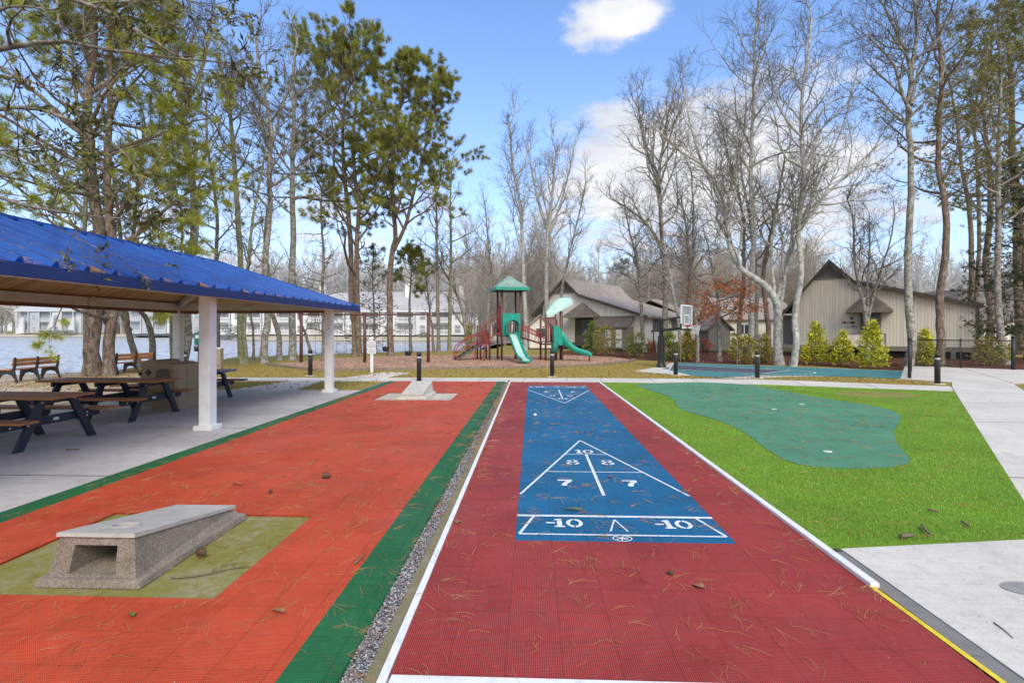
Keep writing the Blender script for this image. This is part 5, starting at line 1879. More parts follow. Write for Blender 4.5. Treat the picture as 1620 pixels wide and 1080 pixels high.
def condo(u0, u1, D, zg, zroof_e, zroof_r, mw, mp, mwin, mroof, label, chim=(), start=0):
    a = at(u0, 522, D)
    W = (u1 - u0) / FPX * D
    t = thing('lakeside_condo', label, 'building', (a.x, a.y, zg), TH)
    H = zroof_e - zg
    Rg = zroof_r - zg
    MB().box(0, W, 0, 11, .45, H).build('wall', mw, t)
    MB().box(.2, W - .2, .2, 10.5, -.3, .449).build('foundation', 'hazy_window', t)
    b = MB()
    vs = [(-.4, -1.4, H), (W + .4, -1.4, H), (W + .4, 12, H), (-.4, 12, H), (-.4, 5.5, Rg), (W + .4, 5.5, Rg)]
    b.add(vs, [(0, 1, 5, 4), (2, 3, 4, 5), (3, 0, 4), (1, 2, 5), (3, 2, 1, 0)])
    b.build('roof', mroof, t, uv=True)
    MB().box(-.4, W + .4, -1.45, -1.401, H - .25, H + .02).build('gutter', mw, t)
    for u in chim:
        x = (u - u0) / FPX * D
        MB().box(x - .6, x + .6, 3.4, 4.8, H, Rg + 1.6).build('chimney', mw, t)
    x = .3
    k = start
    fl = H / 2
    while x < W - 2.4:
        if k % 2 == 0:
            w = min(3.9, W - x - .2)
            for f in range(2):
                z = .5 + f * (fl - .15)
                q = MB().box(x + .25, x + w - .25, -.06, -.002, z + .15, z + fl - .75).build('window', mp, t)
                for i in range(3):
                    xa = x + .35 + i * (w - .6) / 3
                    MB().box(xa, xa + (w - .6) / 3 - .12, -.075, -.062, z + .2, z + fl - .85).build('pane', mwin, q)
                bl_ = MB().box(x, x + w, -1.3, -.08, z - .12, z + .02).build('balcony', mw, t)
                r = MB()
                r.box(x, x + w, -1.32, -1.25, z + .86, z + .98)
                r.box(x, x + w, -1.32, -1.25, z + .10, z + .18)
                n = int(w / .22)
                for i in range(n + 1):
                    xx = x + i * (w - .05) / n
                    r.box(xx, xx + .09, -1.31, -1.26, z + .18, z + .86)
                r.build('railing', mw, bl_)
                for xx in (x, x + w - .2):
                    MB().box(xx, xx + .2, -1.3, -1.1, z + .98, z + fl - .13).build('porch_post', mw, bl_)
            x += w + .2
        else:
            w = 2.9
            MB().box(x, x + w, -1.0, -.002, .46, H - .02).build('bay', mp if k % 4 == 1 else mw, t)
            for f in range(2):
                z = .8 + f * fl
                q = MB().box(x + .7, x + 2.1, -1.05, -1.002, z, z + 1.75).build('window', mw, t)
                for i in range(2):
                    MB().box(x + .82, x + 1.98, -1.07, -1.052, z + .1 + i * .82, z + .82 + i * .82).build('pane', mwin, q)
            x += w + .2
        k += 1
    return t


condo(515, 757, 107, .32, 5.7, 10.0, 'far_wall', 'far_panel', 'far_window', 'far_roof', 'white two storey lakeside condo block seen behind the swing set, white chimneys', (640, 729), 0)
condo(318, 512, 120, .32, 6.3, 10.6, 'far_wall', 'far_panel', 'far_window', 'far_roof', 'white lakeside condo block framed under the pavilion roof, one tall chimney', (501,), 1)
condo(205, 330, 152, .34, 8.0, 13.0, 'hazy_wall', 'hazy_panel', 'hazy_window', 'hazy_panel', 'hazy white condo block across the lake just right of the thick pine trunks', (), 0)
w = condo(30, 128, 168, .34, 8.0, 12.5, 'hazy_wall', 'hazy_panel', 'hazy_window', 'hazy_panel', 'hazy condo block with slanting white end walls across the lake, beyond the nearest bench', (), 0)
for x in (1.0, 10.5, 17.2):
    MB().plate([(x, .3), (x + 2.6, .3), (x + 2.6, 5.6), (x + 2.1, 5.6)], (0, -1.8, 0), (1, 0, 0), (0, 0, 1), .5).build('slanted_wall', 'hazy_wall', w)

# bird on the lake
bp = at(56, 550, 66)
t_ = MB()
bird = MB()
secs = [(-.40, .02, .02), (-.30, .07, .03), (-.12, .15, .0), (.08, .17, .0), (.24, .12, .02), (.32, .06, .12), (.35, .05, .24), (.40, .055, .30), (.47, .04, .30), (.55, .012, .29)]
bird.tube([(x, 0, .12 + z) for x, r, z in secs], [r for x, r, z in secs], 10)
for s in (-1, 1):
    bird.add([(-.12, s * .10, .2), (.12, s * .10, .2), (.10, s * .38, .33), (-.05, s * .62, .28), (-.22, s * .40, .26)], [(0, 1, 2, 3, 4)])
o = bird.build('water_bird', 'bird')
o.location = (bp.x, bp.y, -0.52)
o.rotation_euler = (0, 0, R(20))
tag(o, 'small dark water bird on the lake with wings half raised', 'bird')

# ------------------------------------------------------------------ trees
def nrm(v):
    l = math.sqrt(v[0] * v[0] + v[1] * v[1] + v[2] * v[2]) or 1.0
    return (v[0] / l, v[1] / l, v[2] / l)


class Tubes:
    def __init__(s):
        s.g = {}

    def add(s, pts, rad, sides):
        k = (len(pts), sides)
        a = s.g.setdefault(k, ([], []))
        a[0].append(pts)
        a[1].append(rad)

    def arrays(s):
        Vs, Fs, off = [], [], 0
        for (n, m), (P, Rr) in s.g.items():
            P = np.array(P, dtype=np.float64)
            Rr = np.array(Rr, dtype=np.float64)
            T = np.empty_like(P)
            T[:, 1:-1] = P[:, 2:] - P[:, :-2]
            T[:, 0] = P[:, 1] - P[:, 0]
            T[:, -1] = P[:, -1] - P[:, -2]
            T /= np.maximum(np.linalg.norm(T, axis=2, keepdims=True), 1e-9)
            ov = P[:, -1] - P[:, 0]
            ref = np.where((np.abs(ov[:, 2]) > 0.8 * np.linalg.norm(ov, axis=1))[:, None], np.array([[1.0, 0, 0]]), np.array([[0, 0, 1.0]]))
            ref = ref[:, None, :] + 0.0 * T
            A = ref - T * np.sum(ref * T, 2, keepdims=True)
            A /= np.maximum(np.linalg.norm(A, axis=2, keepdims=True), 1e-9)
            B = np.cross(T, A)
            ang = 2 * np.pi * np.arange(m) / m
            V = P[:, :, None, :] + Rr[:, :, None, None] * (A[:, :, None, :] * np.cos(ang)[None, None, :, None] + B[:, :, None, :] * np.sin(ang)[None, None, :, None])
            q = P.shape[0]
            base = off + (np.arange(q) * n * m)[:, None, None]
            i = np.arange(n - 1)[None, :, None] * m
            k = np.arange(m)[None, None, :]
            k2 = (k + 1) % m
            F = np.stack([base + i + k, base + i + k2, base + i + m + k2, base + i + m + k], -1).reshape(-1, 4)
            Vs.append(V.reshape(-1, 3))
            Fs.append(F)
            off += q * n * m
        if not Vs:
            return np.zeros((0, 3)), np.zeros((0, 4), int)
        return np.concatenate(Vs), np.concatenate(Fs)


def spline(P, k):
    out = []
    n = len(P)
    for i in range(n - 1):
        p0, p1, p2, p3 = P[max(i - 1, 0)], P[i], P[i + 1], P[min(i + 2, n - 1)]
        for a in range(k):
            t = a / k
            out.append(tuple(0.5 * ((2 * p1[j]) + (p2[j] - p0[j]) * t + (2 * p0[j] - 5 * p1[j] + 4 * p2[j] - p3[j]) * t * t + (3 * p1[j] - p0[j] - 3 * p2[j] + p3[j]) * t ** 3) for j in range(3)))
    out.append(tuple(P[-1]))
    return out


class Tree:
    """grows limbs, branches and twigs from given trunk lines (local coordinates, base at the origin)"""

    def __init__(s, seed, **kw):
        s.r = random.Random(seed)
        s.wood, s.fine = Tubes(), Tubes()
        s.tips = []
        s.o = dict(jit=.20, up=.10, lv=3, seg=(6, 5, 4, 3), num=(9, 7, 5), ratio=(.52, .46, .42), ang=(48, 46, 44), rmin=.006, wood_r=.022, start=.25, droop=0.0, tipp=.004)
        s.o.update(kw)

    def branch(s, p, d, L, r, lv):
        o, R_ = s.o, s.r
        n = o['seg'][min(lv, 3)]
        st = L / n
        pts, rad, dirs = [p], [r], [d]
        rend = max(o['tipp'], r * .22)
        up = o['up'] * (1 if lv < 2 else .6)
        j = o['jit'] * (1 + .25 * lv)
        for i in range(n):
            d = nrm((d[0] + R_.gauss(0, j), d[1] + R_.gauss(0, j), d[2] + R_.gauss(0, j * .8) + up - o['droop'] * (i / n)))
            p = (p[0] + d[0] * st, p[1] + d[1] * st, p[2] + d[2] * st)
            pts.append(p); dirs.append(d)
            rad.append(r + (rend - r) * (i + 1) / n)
        (s.wood if r > o['wood_r'] else s.fine).add(pts, rad, 6 if r > .05 else (4 if r > .018 else 3))
        if lv >= o['lv']:
            s.tips.append((p, d))
            return
        k = max(1, round(o['num'][lv - 1] * R_.uniform(.8, 1.2))) if lv >= 1 else 0
        az = R_.uniform(0, 6.28)
        for c in range(k):
            t = o['start'] + (1 - o['start']) * (c + R_.uniform(.1, .9)) / k
            s.child(pts, rad, dirs, t, L * o['ratio'][lv - 1] * (1.15 - .55 * t), o['ang'][lv - 1], az, lv + 1)
            az += 2.4 + R_.uniform(-.5, .5)
        # leader keeps going as a twig
        if lv + 1 <= o['lv']:
            s.branch(p, d, L * .32, rend, o['lv'])

    def child(s, pts, rad, dirs, t, L, ang, az, lv):
        R_ = s.r
        n = len(pts) - 1
        x = min(t * n, n - 1e-6)
        i = int(x)
        f = x - i
        p = tuple(pts[i][q] + (pts[i + 1][q] - pts[i][q]) * f for q in range(3))
        rr = rad[i] + (rad[i + 1] - rad[i]) * f
        d = dirs[min(i + 1, n)]
        a = (d[1], -d[0], 0.0)
        if abs(d[2]) > .96:
            a = (1.0, 0.0, 0.0)
        a = nrm(a)
        b = (d[1] * a[2] - d[2] * a[1], d[2] * a[0] - d[0] * a[2], d[0] * a[1] - d[1] * a[0])
        th = R(ang * R_.uniform(.75, 1.25))
        c_, s_ = math.cos(th), math.sin(th)
        ca, sa = math.cos(az), math.sin(az)
        nd = tuple(d[q] * c_ + (a[q] * ca + b[q] * sa) * s_ for q in range(3))
        s.branch(p, nd, L, max(s.o['rmin'], min(rr * .62, .012 + L * .016)), lv)

    def trunk(s, line, r0, r1, k=5, sides=10, flare=1.35, pw=1.0):
        pts = spline(line, k)
        pts = [(p[0] + s.r.gauss(0, .012), p[1] + s.r.gauss(0, .012), p[2]) for p in pts] if len(pts) > 3 else pts
        n = len(pts) - 1
        H = pts[-1][2] - pts[0][2] or 1
        rad = []
        for i, p in enumerate(pts):
            t = i / n
            r = r0 + (r1 - r0) * t ** pw
            h = p[2]
            if flare > 1 and h < .8:
                r *= 1 + (flare - 1) * (1 - max(h, 0) / .8) ** 2
            rad.append(r)
        s.wood.add(pts, rad, sides)
        dirs = [nrm(tuple(pts[min(i + 1, n)][q] - pts[max(i - 1, 0)][q] for q in range(3))) for i in range(n + 1)]
        return pts, rad, dirs

    def limbs(s, tr, n, t0, t1, L0, L1, a0, a1, shape='round', lv=1):
        pts, rad, dirs = tr
        az = s.r.uniform(0, 6.28)
        for c in range(n):
            u = (c + s.r.uniform(.2, .8)) / n
            t = t0 + (t1 - t0) * u
            L = L0 + (L1 - L0) * u
            if shape == 'round':
                L *= .55 + .6 * math.sin(math.pi * min(1, u * .85 + .15))
            L *= s.r.uniform(.75, 1.2)
            s.child(pts, rad, dirs, t, L, a0 + (a1 - a0) * u, az, lv)
            az += 2.4 + s.r.uniform(-.4, .4)

    def top(s, tr, L):
        pts, rad, dirs = tr
        s.branch(pts[-1], dirs[-1], L, rad[-1], 1)


def needles(tips, seed, per=14, ln=.20, w=.020, spread=.9, back=.25, clump=2):
    """tufts of long needles round branch ends"""
    rng = np.random.default_rng(seed)
    P = np.array([t[0] for t in tips]); D = np.array([t[1] for t in tips])
    P = np.repeat(P, clump, 0); D = np.repeat(D, clump, 0)
    P = P - D * rng.uniform(0, back, (len(P), 1)) + rng.normal(0, .05, P.shape)
    n = len(P)
    p = np.repeat(P, per, 0)
    d = np.repeat(D, per, 0) + rng.normal(0, spread, (n * per, 3))
    d /= np.linalg.norm(d, axis=1, keepdims=True)
    l = ln * rng.uniform(.6, 1.2, (n * per, 1))
    s = np.cross(d, rng.normal(0, 1, d.shape))
    s /= np.maximum(np.linalg.norm(s, axis=1, keepdims=True), 1e-6)
    V = np.stack([p - s * w * .5, p + s * w * .5, p + d * l], 1).reshape(-1, 3)
    return V, np.arange(len(V)).reshape(-1, 3)


def leaves(P, D, seed, ln, w, spread=.7, jitter=.04):
    """flat pointed leaves (two triangles folded along the rib)"""
    rng = np.random.default_rng(seed)
    n = len(P)
    d = D + rng.normal(0, spread, (n, 3))
    d /= np.linalg.norm(d, axis=1, keepdims=True)
    p = P + rng.normal(0, jitter, (n, 3))
    s = np.cross(d, rng.normal(0, 1, (n, 3)))
    s /= np.maximum(np.linalg.norm(s, axis=1, keepdims=True), 1e-6)
    l = ln * rng.uniform(.6, 1.2, (n, 1))
    u = np.cross(s, d)
    m = p + d * l * .5 + u * l * .05
    V = np.stack([p, m + s * w * .5, p + d * l, m - s * w * .5], 1).reshape(-1, 3)
    return V, np.arange(4 * n).reshape(-1, 4)


def make_tree(name, label, cat, loc, T, bark, twig, foliage=(), group=None, rot=0.0):
    t = thing(name, label, cat, loc, rot, group)
    V, F = T.wood.arrays()
    a = link(bpy.data.objects.new('trunk', npmesh('trunk', V, F, bark, True)))
    a.parent = t
    V, F = T.fine.arrays()
    if len(V):
        c = link(bpy.data.objects.new('crown', npmesh('crown', V, F, twig, False)))
        c.parent = t
    for nm, (V, F), m in foliage:
        f = link(bpy.data.objects.new(nm, npmesh(nm, V, F, m, False)))
        f.parent = t
    return t


GT = 'bare and evergreen trees round the lake and courts'


def px_line(pts, D, base=None):
    """photo-measured trunk line -> local points (base at origin), kept at one depth"""
    w = [at(u, v, D) for u, v in pts]
    o = Vector((w[0].x, w[0].y, 0))
    return o, [tuple(p - o) for p in w]


def hero(name, label, pts, wpx, D=None, kind='bare', seed=1, crown=(.35, 1.0), nl=13, L=(4.2, 1.6), ang=(55, 35), bark='bark_grey', twig='twig', top=2.4,
         lv=3, num=(9, 7, 5), cat=None, shape='round', r1=None, extra=(), fol=None, jit=.20, up=.10, depth_wob=True, **kw):
    """one tree whose trunk follows the photo; limbs grow by rule"""
    u, v = pts[0]
    if D is None:
        D = FPX * EYE / (v - HOR)
    o, ln = px_line(pts, D)
    ln[0] = (ln[0][0], ln[0][1], -.08)
    rnd = random.Random(seed * 7 + 1)
    ln = [(x + (0 if i == 0 else rnd.uniform(-.25, .25) * ST), y + (0 if i == 0 else rnd.uniform(-.3, .3)), z) for i, (x, y, z) in enumerate(ln)]
    r0 = wpx / 2 / FPX * D
    T = Tree(seed, jit=jit, up=up, lv=lv, num=num, **kw)
    tr = T.trunk(ln, r0, r1 or max(.03, r0 * .30), k=5, flare=1.3)
    T.limbs(tr, round(nl * (1.25 if bark != 'bark_pine' else 1.0)), crown[0], crown[1], L[0], L[1], ang[0], ang[1], shape)
    if top:
        T.top(tr, top)
    for (pp, w0, w1, n2, l0, l1) in extra:      # further measured stems or great limbs: pixels, widths, limb count and lengths
        ww = [at(a, b, D) - o for a, b in pp]
        yy = rnd.uniform(-1.6, 1.6)
        m = len(ww) - 1
        e_ = [tuple(q + Vector((-ST, CT, 0)) * (yy * (i / m) ** 1.2)) for i, q in enumerate(ww)]
        t2 = T.trunk(e_, w0 / 2 / FPX * D, w1 / 2 / FPX * D, k=4, sides=8, flare=1)
        T.limbs(t2, n2, .22, 1.0, l0, l1, 48, 36, 'flat')
        T.top(t2, l1 * 1.1)
    fo = fol(T) if fol else ()
    return make_tree(name, label, cat or ('pine tree' if 'pine' in name else 'tree'), (o.x, o.y, -0.02), T, bark, twig, fo, GT)


def pine_fol(mat_, seed, per=11, ln=.22, w=.028, clump=3, frac=1.0, spread=.85, back=.35):
    def f(T):
        tips = T.tips if frac >= 1 else [t for t in T.tips if T.r.random() < frac]
        return [('foliage', needles(tips, seed, per, ln, w, spread, back, clump), mat_)]
    return f


B, PN = 'bare_tree', 'pine_tree'
PK = dict(num=(5, 4, 3), lv=3, ratio=(.5, .45, .4), start=.35, jit=.18, up=.06)
# --- left: the pines beside the bench and the lakeside row
hero(PN, 'thick straight pine trunk nearest the lakeside bench, middle of three close trunks', [(152, 594), (153, 540), (156, 420), (150, 300), (146, 180), (143, 60), (140, -60), (138, -220)], 23, None, seed=11, r1=.05,
     crown=(.20, 1), nl=34, L=(4.6, 3.2), ang=(78, 55), bark='bark_pine', fol=pine_fol('needle_bright', 11, 20, .30, .014, 7), **PK)
hero(PN, 'straight pine trunk standing right of the thickest pine near the bench', [(172, 594), (171, 540), (172, 420), (170, 300), (166, 150), (170, 20), (172, -150)], 18, None, seed=12, r1=.04,
     crown=(.19, 1), nl=32, L=(4.2, 2.8), ang=(78, 55), bark='bark_pine', fol=pine_fol('needle_bright', 12, 20, .30, .014, 7), **PK)
hero(B, 'slim mossy trunk on the left edge of the three close pine trunks', [(136, 593), (135, 520), (131, 400), (124, 260), (110, 120), (104, -30)], 9, None, seed=13, crown=(.35, 1), nl=14, L=(3.4, 1.4), bark='bark_moss')
hero(B, 'leaning forked trunk by the water right of the close pines', [(222, 581), (212, 540), (206, 515), (200, 470), (188, 380), (170, 260), (160, 150)], 10, None, seed=14, crown=(.4, 1), nl=11, L=(3.2, 1.4), bark='bark_brown',
     extra=[([(207, 522), (192, 500), (178, 480), (150, 430), (118, 360)], 6, 2, 6, 2.2, 1.0)])
hero(B, 'leaning single trunk behind the cross marked bin', [(240, 580), (235, 540), (226, 505), (216, 470), (205, 400), (210, 300), (230, 200)], 10, None, seed=15, crown=(.42, 1), nl=10, L=(3.0, 1.3), bark='bark_brown')
hero(B, 'tall grey trunk rising just right of the pavilion middle post', [(286, 580), (291, 530), (300, 470), (307, 400), (304, 330), (296, 240), (290, 180), (283, 130), (272, 60), (262, -20)], 16, None, seed=16,
     crown=(.42, 1), nl=15, L=(4.4, 2.0), ang=(60, 40), bark='bark_grey', extra=[([(290, 178), (305, 150), (325, 105), (338, 60), (345, 20)], 7, 2, 7, 2.4, 1.2)])
hero('evergreen_oak', 'slim tree with yellow green leaf tufts beyond the pavilion roof near the middle post', [(273, 572), (275, 500), (285, 400), (280, 330), (262, 250), (258, 170)], 5, 27, seed=17, crown=(.3, 1), nl=12, L=(2.6, 1.5), bark='bark_moss',
     fol=pine_fol('needle_bright', 17, 6, .2, .03, 2, .6), cat='tree')
hero(B, 'brown trunk seen through the pavilion right beside the near white post', [(345, 570), (343, 500), (346, 420), (338, 320), (330, 230), (322, 150)], 8, None, seed=18, crown=(.38, 1), nl=12, L=(3.4, 1.6), bark='bark_brown')
hero(B, 'tall slender mossy trunk, left stem of the twin right of the near white post', [(384, 575), (383, 520), (377, 440), (372, 330), (367, 240), (366, 190), (355, 120), (345, 70)], 11, None, seed=19, crown=(.45, 1), nl=13, L=(3.6, 1.7), bark='bark_moss',
     extra=[([(366, 200), (375, 170), (392, 150)], 5, 2, 4, 2.0, 1.2)])
hero(B, 'thin mossy trunk, right stem of the twin right of the near white post', [(390, 575), (391, 520), (394, 440), (404, 350), (412, 280), (418, 220)], 7, None, seed=20, crown=(.4, 1), nl=10, L=(2.8, 1.3), bark='bark_moss', lv=3)
hero(B, 'thin dark trunk between two thicker mossy trunks past the near white post', [(401, 569), (399, 520), (395, 470), (388, 420), (380, 360)], 4, None, seed=21, crown=(.35, 1), nl=9, L=(1.9, .9), bark='bark_brown', lv=2, num=(7, 5, 4))
hero(B, 'stout grey trunk with a flared foot left of the first swing post', [(417, 574), (418, 540), (419, 500), (420, 420), (424, 330), (428, 260), (424, 190), (415, 120), (410, 60)], 12, None, seed=22, crown=(.48, 1), nl=14, L=(4.0, 1.8), bark='bark_grey',
     extra=[([(426, 250), (438, 215), (452, 180), (470, 150)], 5, 2, 6, 2.4, 1.2), ([(424, 215), (405, 185), (385, 165)], 5, 2, 5, 2.2, 1.2)])
hero(B, 'leaning grey trunk a step left of the swing frame', [(442, 569), (438, 530), (433, 490), (426, 440), (420, 380), (428, 320)], 9, None, seed=23, crown=(.4, 1), nl=10, L=(2.8, 1.2), bark='bark_grey')
hero(B, 'tall pale speckled trunk rising just left of the swing frame', [(462, 569), (462, 520), (464, 450), (465, 380), (464, 300), (461, 240), (468, 180), (466, 120), (468, 60)], 12, None, seed=24, crown=(.42, 1), nl=16, L=(4.0, 1.8), ang=(60, 40), bark='bark_grey', twig='twig_pale',
     extra=[([(462, 250), (490, 210), (520, 190), (545, 165)], 4, 1.5, 7, 2.4, 1.2), ([(463, 275), (440, 240), (425, 205)], 4, 1.5, 5, 2.2, 1.2)])
hero(B, 'thin leaning stem crossing behind the first swing post', [(493, 566), (484, 535), (476, 500), (470, 460), (460, 420)], 5, 34, seed=25, crown=(.3, 1), nl=8, L=(2.0, 1.0), bark='bark_brown', lv=2, num=(7, 5, 4))
hero('bare_tree', 'thin straight trunk with short level side branches left of the pavilion far post', [(511, 565), (511, 520), (511, 460), (510, 400), (510, 330), (509, 290)], 6.5, None, seed=26, crown=(.16, 1), nl=34, L=(1.9, .9), ang=(85, 60), bark='bark_brown', lv=2, num=(7, 5, 4), top=.8, shape='flat', up=.0)
hero(PN, 'big pine with twin trunks behind the swing set, widest green crown', [(562, 563), (560, 520), (557, 470), (553, 400), (549, 330), (542, 270), (540, 200), (545, 150), (550, 108)], 11, None, seed=27,
     crown=(.46, 1), nl=30, L=(7.2, 2.8), ang=(75, 45), bark='bark_pine', fol=pine_fol('needle', 27, 22, .32, .018, 8), top=1.6, extra=[([(568, 562), (567, 500), (566, 430), (568, 380), (572, 330), (568, 290), (566, 230), (572, 165), (566, 118)], 10, 3, 18, 5.6, 3.0)], **PK)
hero(PN, 'pine forking into two bare stems right of the swing frame middle post', [(618, 562), (618, 500), (618, 440), (621, 395), (624, 370), (620, 320), (622, 240), (632, 170), (640, 115)], 11, None, seed=28,
     crown=(.52, 1), nl=18, L=(4.8, 2.6), ang=(75, 45), bark='bark_pine', fol=pine_fol('needle', 28, 22, .32, .018, 8), top=1.6, extra=[([(622, 398), (634, 372), (645, 345), (655, 300), (668, 250), (680, 200), (690, 160)], 7, 2.5, 18, 4.8, 2.6)], **PK)
hero(PN, 'slender young pine with one round green tuft of crown', [(650, 556), (650, 520), (649, 480), (651, 440), (653, 405)], 5.5, None, seed=29, crown=(.62, 1), nl=12, L=(1.9, 1.3), ang=(75, 40), bark='bark_brown', fol=pine_fol('needle', 29, 12, .27, .036, 3), top=.8, **PK)
hero(B, 'thin dark trunk left of the twin thin trunks by the playground climber', [(686, 555), (683, 520), (679, 490), (675, 450), (668, 400)], 4.5, None, seed=30, crown=(.3, 1), nl=12, L=(2.2, 1.2), bark='bark_brown', lv=3, num=(6, 4, 3))
hero(B, 'thin straight trunk, left of the twin trunks by the playground climber', [(694, 557), (694, 500), (692, 440), (690, 380), (690, 330), (688, 290)], 6.5, None, seed=31, crown=(.35, 1), nl=13, L=(2.8, 1.4), bark='bark_brown', num=(9, 6, 5))
hero(B, 'mossy straight trunk, right of the twin trunks by the playground climber', [(711, 554), (712, 500), (712, 440), (714, 380), (712, 320), (716, 270)], 6.5, None, seed=32, crown=(.38, 1), nl=13, L=(3.0, 1.4), bark='bark_moss', num=(9, 6, 5))
hero(B, 'crooked leaning tree bending left behind the red arch climber', [(741, 552), (736, 515), (728, 480), (715, 450), (700, 425), (690, 395)], 6, 46, seed=33, crown=(.4, 1), nl=10, L=(2.6, 1.4), bark='bark_brown', num=(9, 6, 5),
     extra=[([(737, 520), (722, 498), (712, 480)], 4, 1.5, 4, 1.8, .9)])
hero('hemlock_tree', 'thin dark evergreen between the two big pines', [(592, 562), (591, 500), (591, 440), (592, 395)], 4, 40, seed=34, crown=(.06, 1), nl=34, L=(2.2, .7), ang=(88, 60), bark='bark_brown', fol=pine_fol('needle_dark', 34, 8, .16, .03, 2, .8), top=.5, shape='flat', lv=2, num=(8, 4, 3), up=0, cat='evergreen tree')
# --- middle
hero(B, 'tall slim bare tree directly behind the green roofed tower', [(831, 554), (831, 500), (828, 440), (826, 380), (822, 320), (812, 260), (806, 200)], 7.5, None, seed=41, crown=(.36, 1), nl=15, L=(5.2, 2.6), ang=(38, 28), bark='bark_pale', top=3.2, num=(9, 7, 5), up=.16)
hero(B, 'tall bare tree with a wide fan crown between the tower and the leaf shade', [(866, 551), (865, 500), (864, 440), (866, 380), (872, 330), (876, 280), (880, 240)], 8, None, seed=42, crown=(.42, 1), nl=13, L=(5.0, 2.6), ang=(40, 30), bark='bark_pale', top=3.4, num=(9, 7, 5), up=.16,
     extra=[([(864, 360), (852, 320), (842, 270), (836, 225)], 4, 1.5, 6, 3.2, 2.0), ([(868, 370), (884, 330), (898, 280), (908, 230)], 4, 1.5, 6, 3.2, 2.0)])
hero(B, 'leaning bare tree bending right above the leaf shade', [(888, 553), (888, 500), (889, 460), (896, 420), (906, 380), (918, 330), (926, 290)], 5.5, 48, seed=43, crown=(.38, 1), nl=11, L=(3.6, 1.8), ang=(42, 32), bark='bark_grey', num=(9, 6, 5), up=.14)
hero(B, 'slender bare tree left of the green roofed tower', [(771, 552), (772, 500), (776, 440), (772, 380), (768, 330)], 5, 50, seed=44, crown=(.3, 1), nl=13, L=(4.2, 2.0), ang=(42, 32), bark='bark_grey', num=(9, 6, 5), up=.14)
hero(B, 'bare tree with a mottled trunk in front of the long roofed house doors', [(1020, 556), (1017, 520), (1014, 480), (1012, 440), (1005, 400), (996, 365), (992, 340)], 7, 41.5, seed=45, crown=(.32, 1), nl=14, L=(4.0, 1.8), ang=(55, 36), bark='bark_grey', num=(9, 7, 5))
hero(B, 'big tall bare tree directly behind the basketball pole', [(1053, 562), (1053, 500), (1052, 440), (1048, 380), (1046, 320), (1044, 270), (1050, 220), (1056, 180)], 10, 37, seed=46, crown=(.44, 1), nl=15, L=(5.4, 2.8), ang=(46, 30), bark='bark_grey', top=3.4, num=(9, 7, 5), up=.14,
     extra=[([(1050, 400), (1030, 360), (1000, 330), (970, 310)], 6, 2, 8, 3.0, 1.6), ([(1047, 300), (1025, 255), (1010, 210), (1002, 170)], 5, 2, 8, 3.2, 1.8)])
hero(B, 'slim crooked pale tree crossing in front of the big tree behind the hoop', [(1076, 556), (1074, 510), (1066, 470), (1060, 430), (1052, 400), (1030, 370)], 6, 35, seed=47, crown=(.4, 1), nl=9, L=(2.8, 1.4), bark='bark_pale', num=(9, 6, 5))
hero(B, 'straight brown trunk just right of the backboard, thicker of the pair', [(1090, 560), (1089, 500), (1090, 430), (1086, 370), (1078, 320)], 8, 38, seed=48, crown=(.45, 1), nl=10, L=(3.4, 1.8), ang=(45, 32), bark='bark_brown', num=(9, 6, 5))
hero(B, 'thin grey trunk whose foot meets the court edge right of the net', [(1103, 572), (1101, 520), (1098, 470), (1095, 420), (1096, 340), (1094, 270)], 5.5, None, seed=49, crown=(.42, 1), nl=12, L=(3.2, 1.6), ang=(45, 30), bark='bark_grey', num=(9, 6, 5))


def rust(T):
    sel = [t for t in T.tips if (2.3 < t[0][2] < 3.4 or 3.7 < t[0][2] < 4.6) and abs(t[0][0]) < 2.0]
    P = np.repeat(np.array([t[0] for t in sel]), 9, 0)
    D = np.repeat(np.array([t[1] for t in sel]), 9, 0) + np.array([0, 0, -.5])
    return [('foliage', leaves(P, D, 50, .15, .075, .7, .12), 'leaf_rust')]


hero('beech_tree', 'small tree keeping rusty orange leaves beside the basketball court', [(1139, 571), (1138, 540), (1136, 505), (1134, 470), (1126, 430), (1120, 395)], 7, None, seed=50, crown=(.36, .95), nl=15, L=(2.1, 1.3), ang=(88, 75), bark='bark_grey', lv=3,
     num=(6, 4, 3), up=0.0, cat='tree', fol=rust)
# --- right
hero(B, 'tall pale straight trunk behind the spreading white tree, light speckled bark', [(1187, 561), (1187, 500), (1189, 430), (1190, 358), (1189, 290), (1189, 223), (1190, 150), (1194, 80), (1196, 20)], 10, 33.5, seed=51, crown=(.52, 1), nl=16, L=(4.8, 2.4), ang=(50, 30), bark='bark_pale', top=2.6, num=(9, 7, 5), up=.13)
hero(B, 'grey trunk second from the left in the group behind the near court bollard', [(1198, 559), (1198, 510), (1196, 460), (1192, 400), (1186, 340), (1176, 280), (1170, 230)], 8, 36, seed=52, crown=(.45, 1), nl=11, L=(3.8, 2.0), ang=(45, 30), bark='bark_grey', num=(9, 7, 5), up=.13)
hero(B, 'brown trunk leftmost in the group behind the near court bollard', [(1171, 560), (1172, 510), (1174, 460), (1178, 400), (1176, 340), (1160, 280), (1146, 225)], 8, 37, seed=53, crown=(.42, 1), nl=12, L=(4.0, 2.0), ang=(45, 30), bark='bark_brown', num=(9, 7, 5), up=.13)
hero(B, 'reddish mottled trunk close behind the spreading white tree', [(1216, 560), (1216, 520), (1212, 480), (1210, 430), (1222, 370), (1232, 310), (1244, 250)], 9, 34, seed=54, crown=(.45, 1), nl=11, L=(3.6, 1.8), ang=(45, 30), bark='bark_pine', num=(9, 7, 5), up=.13)
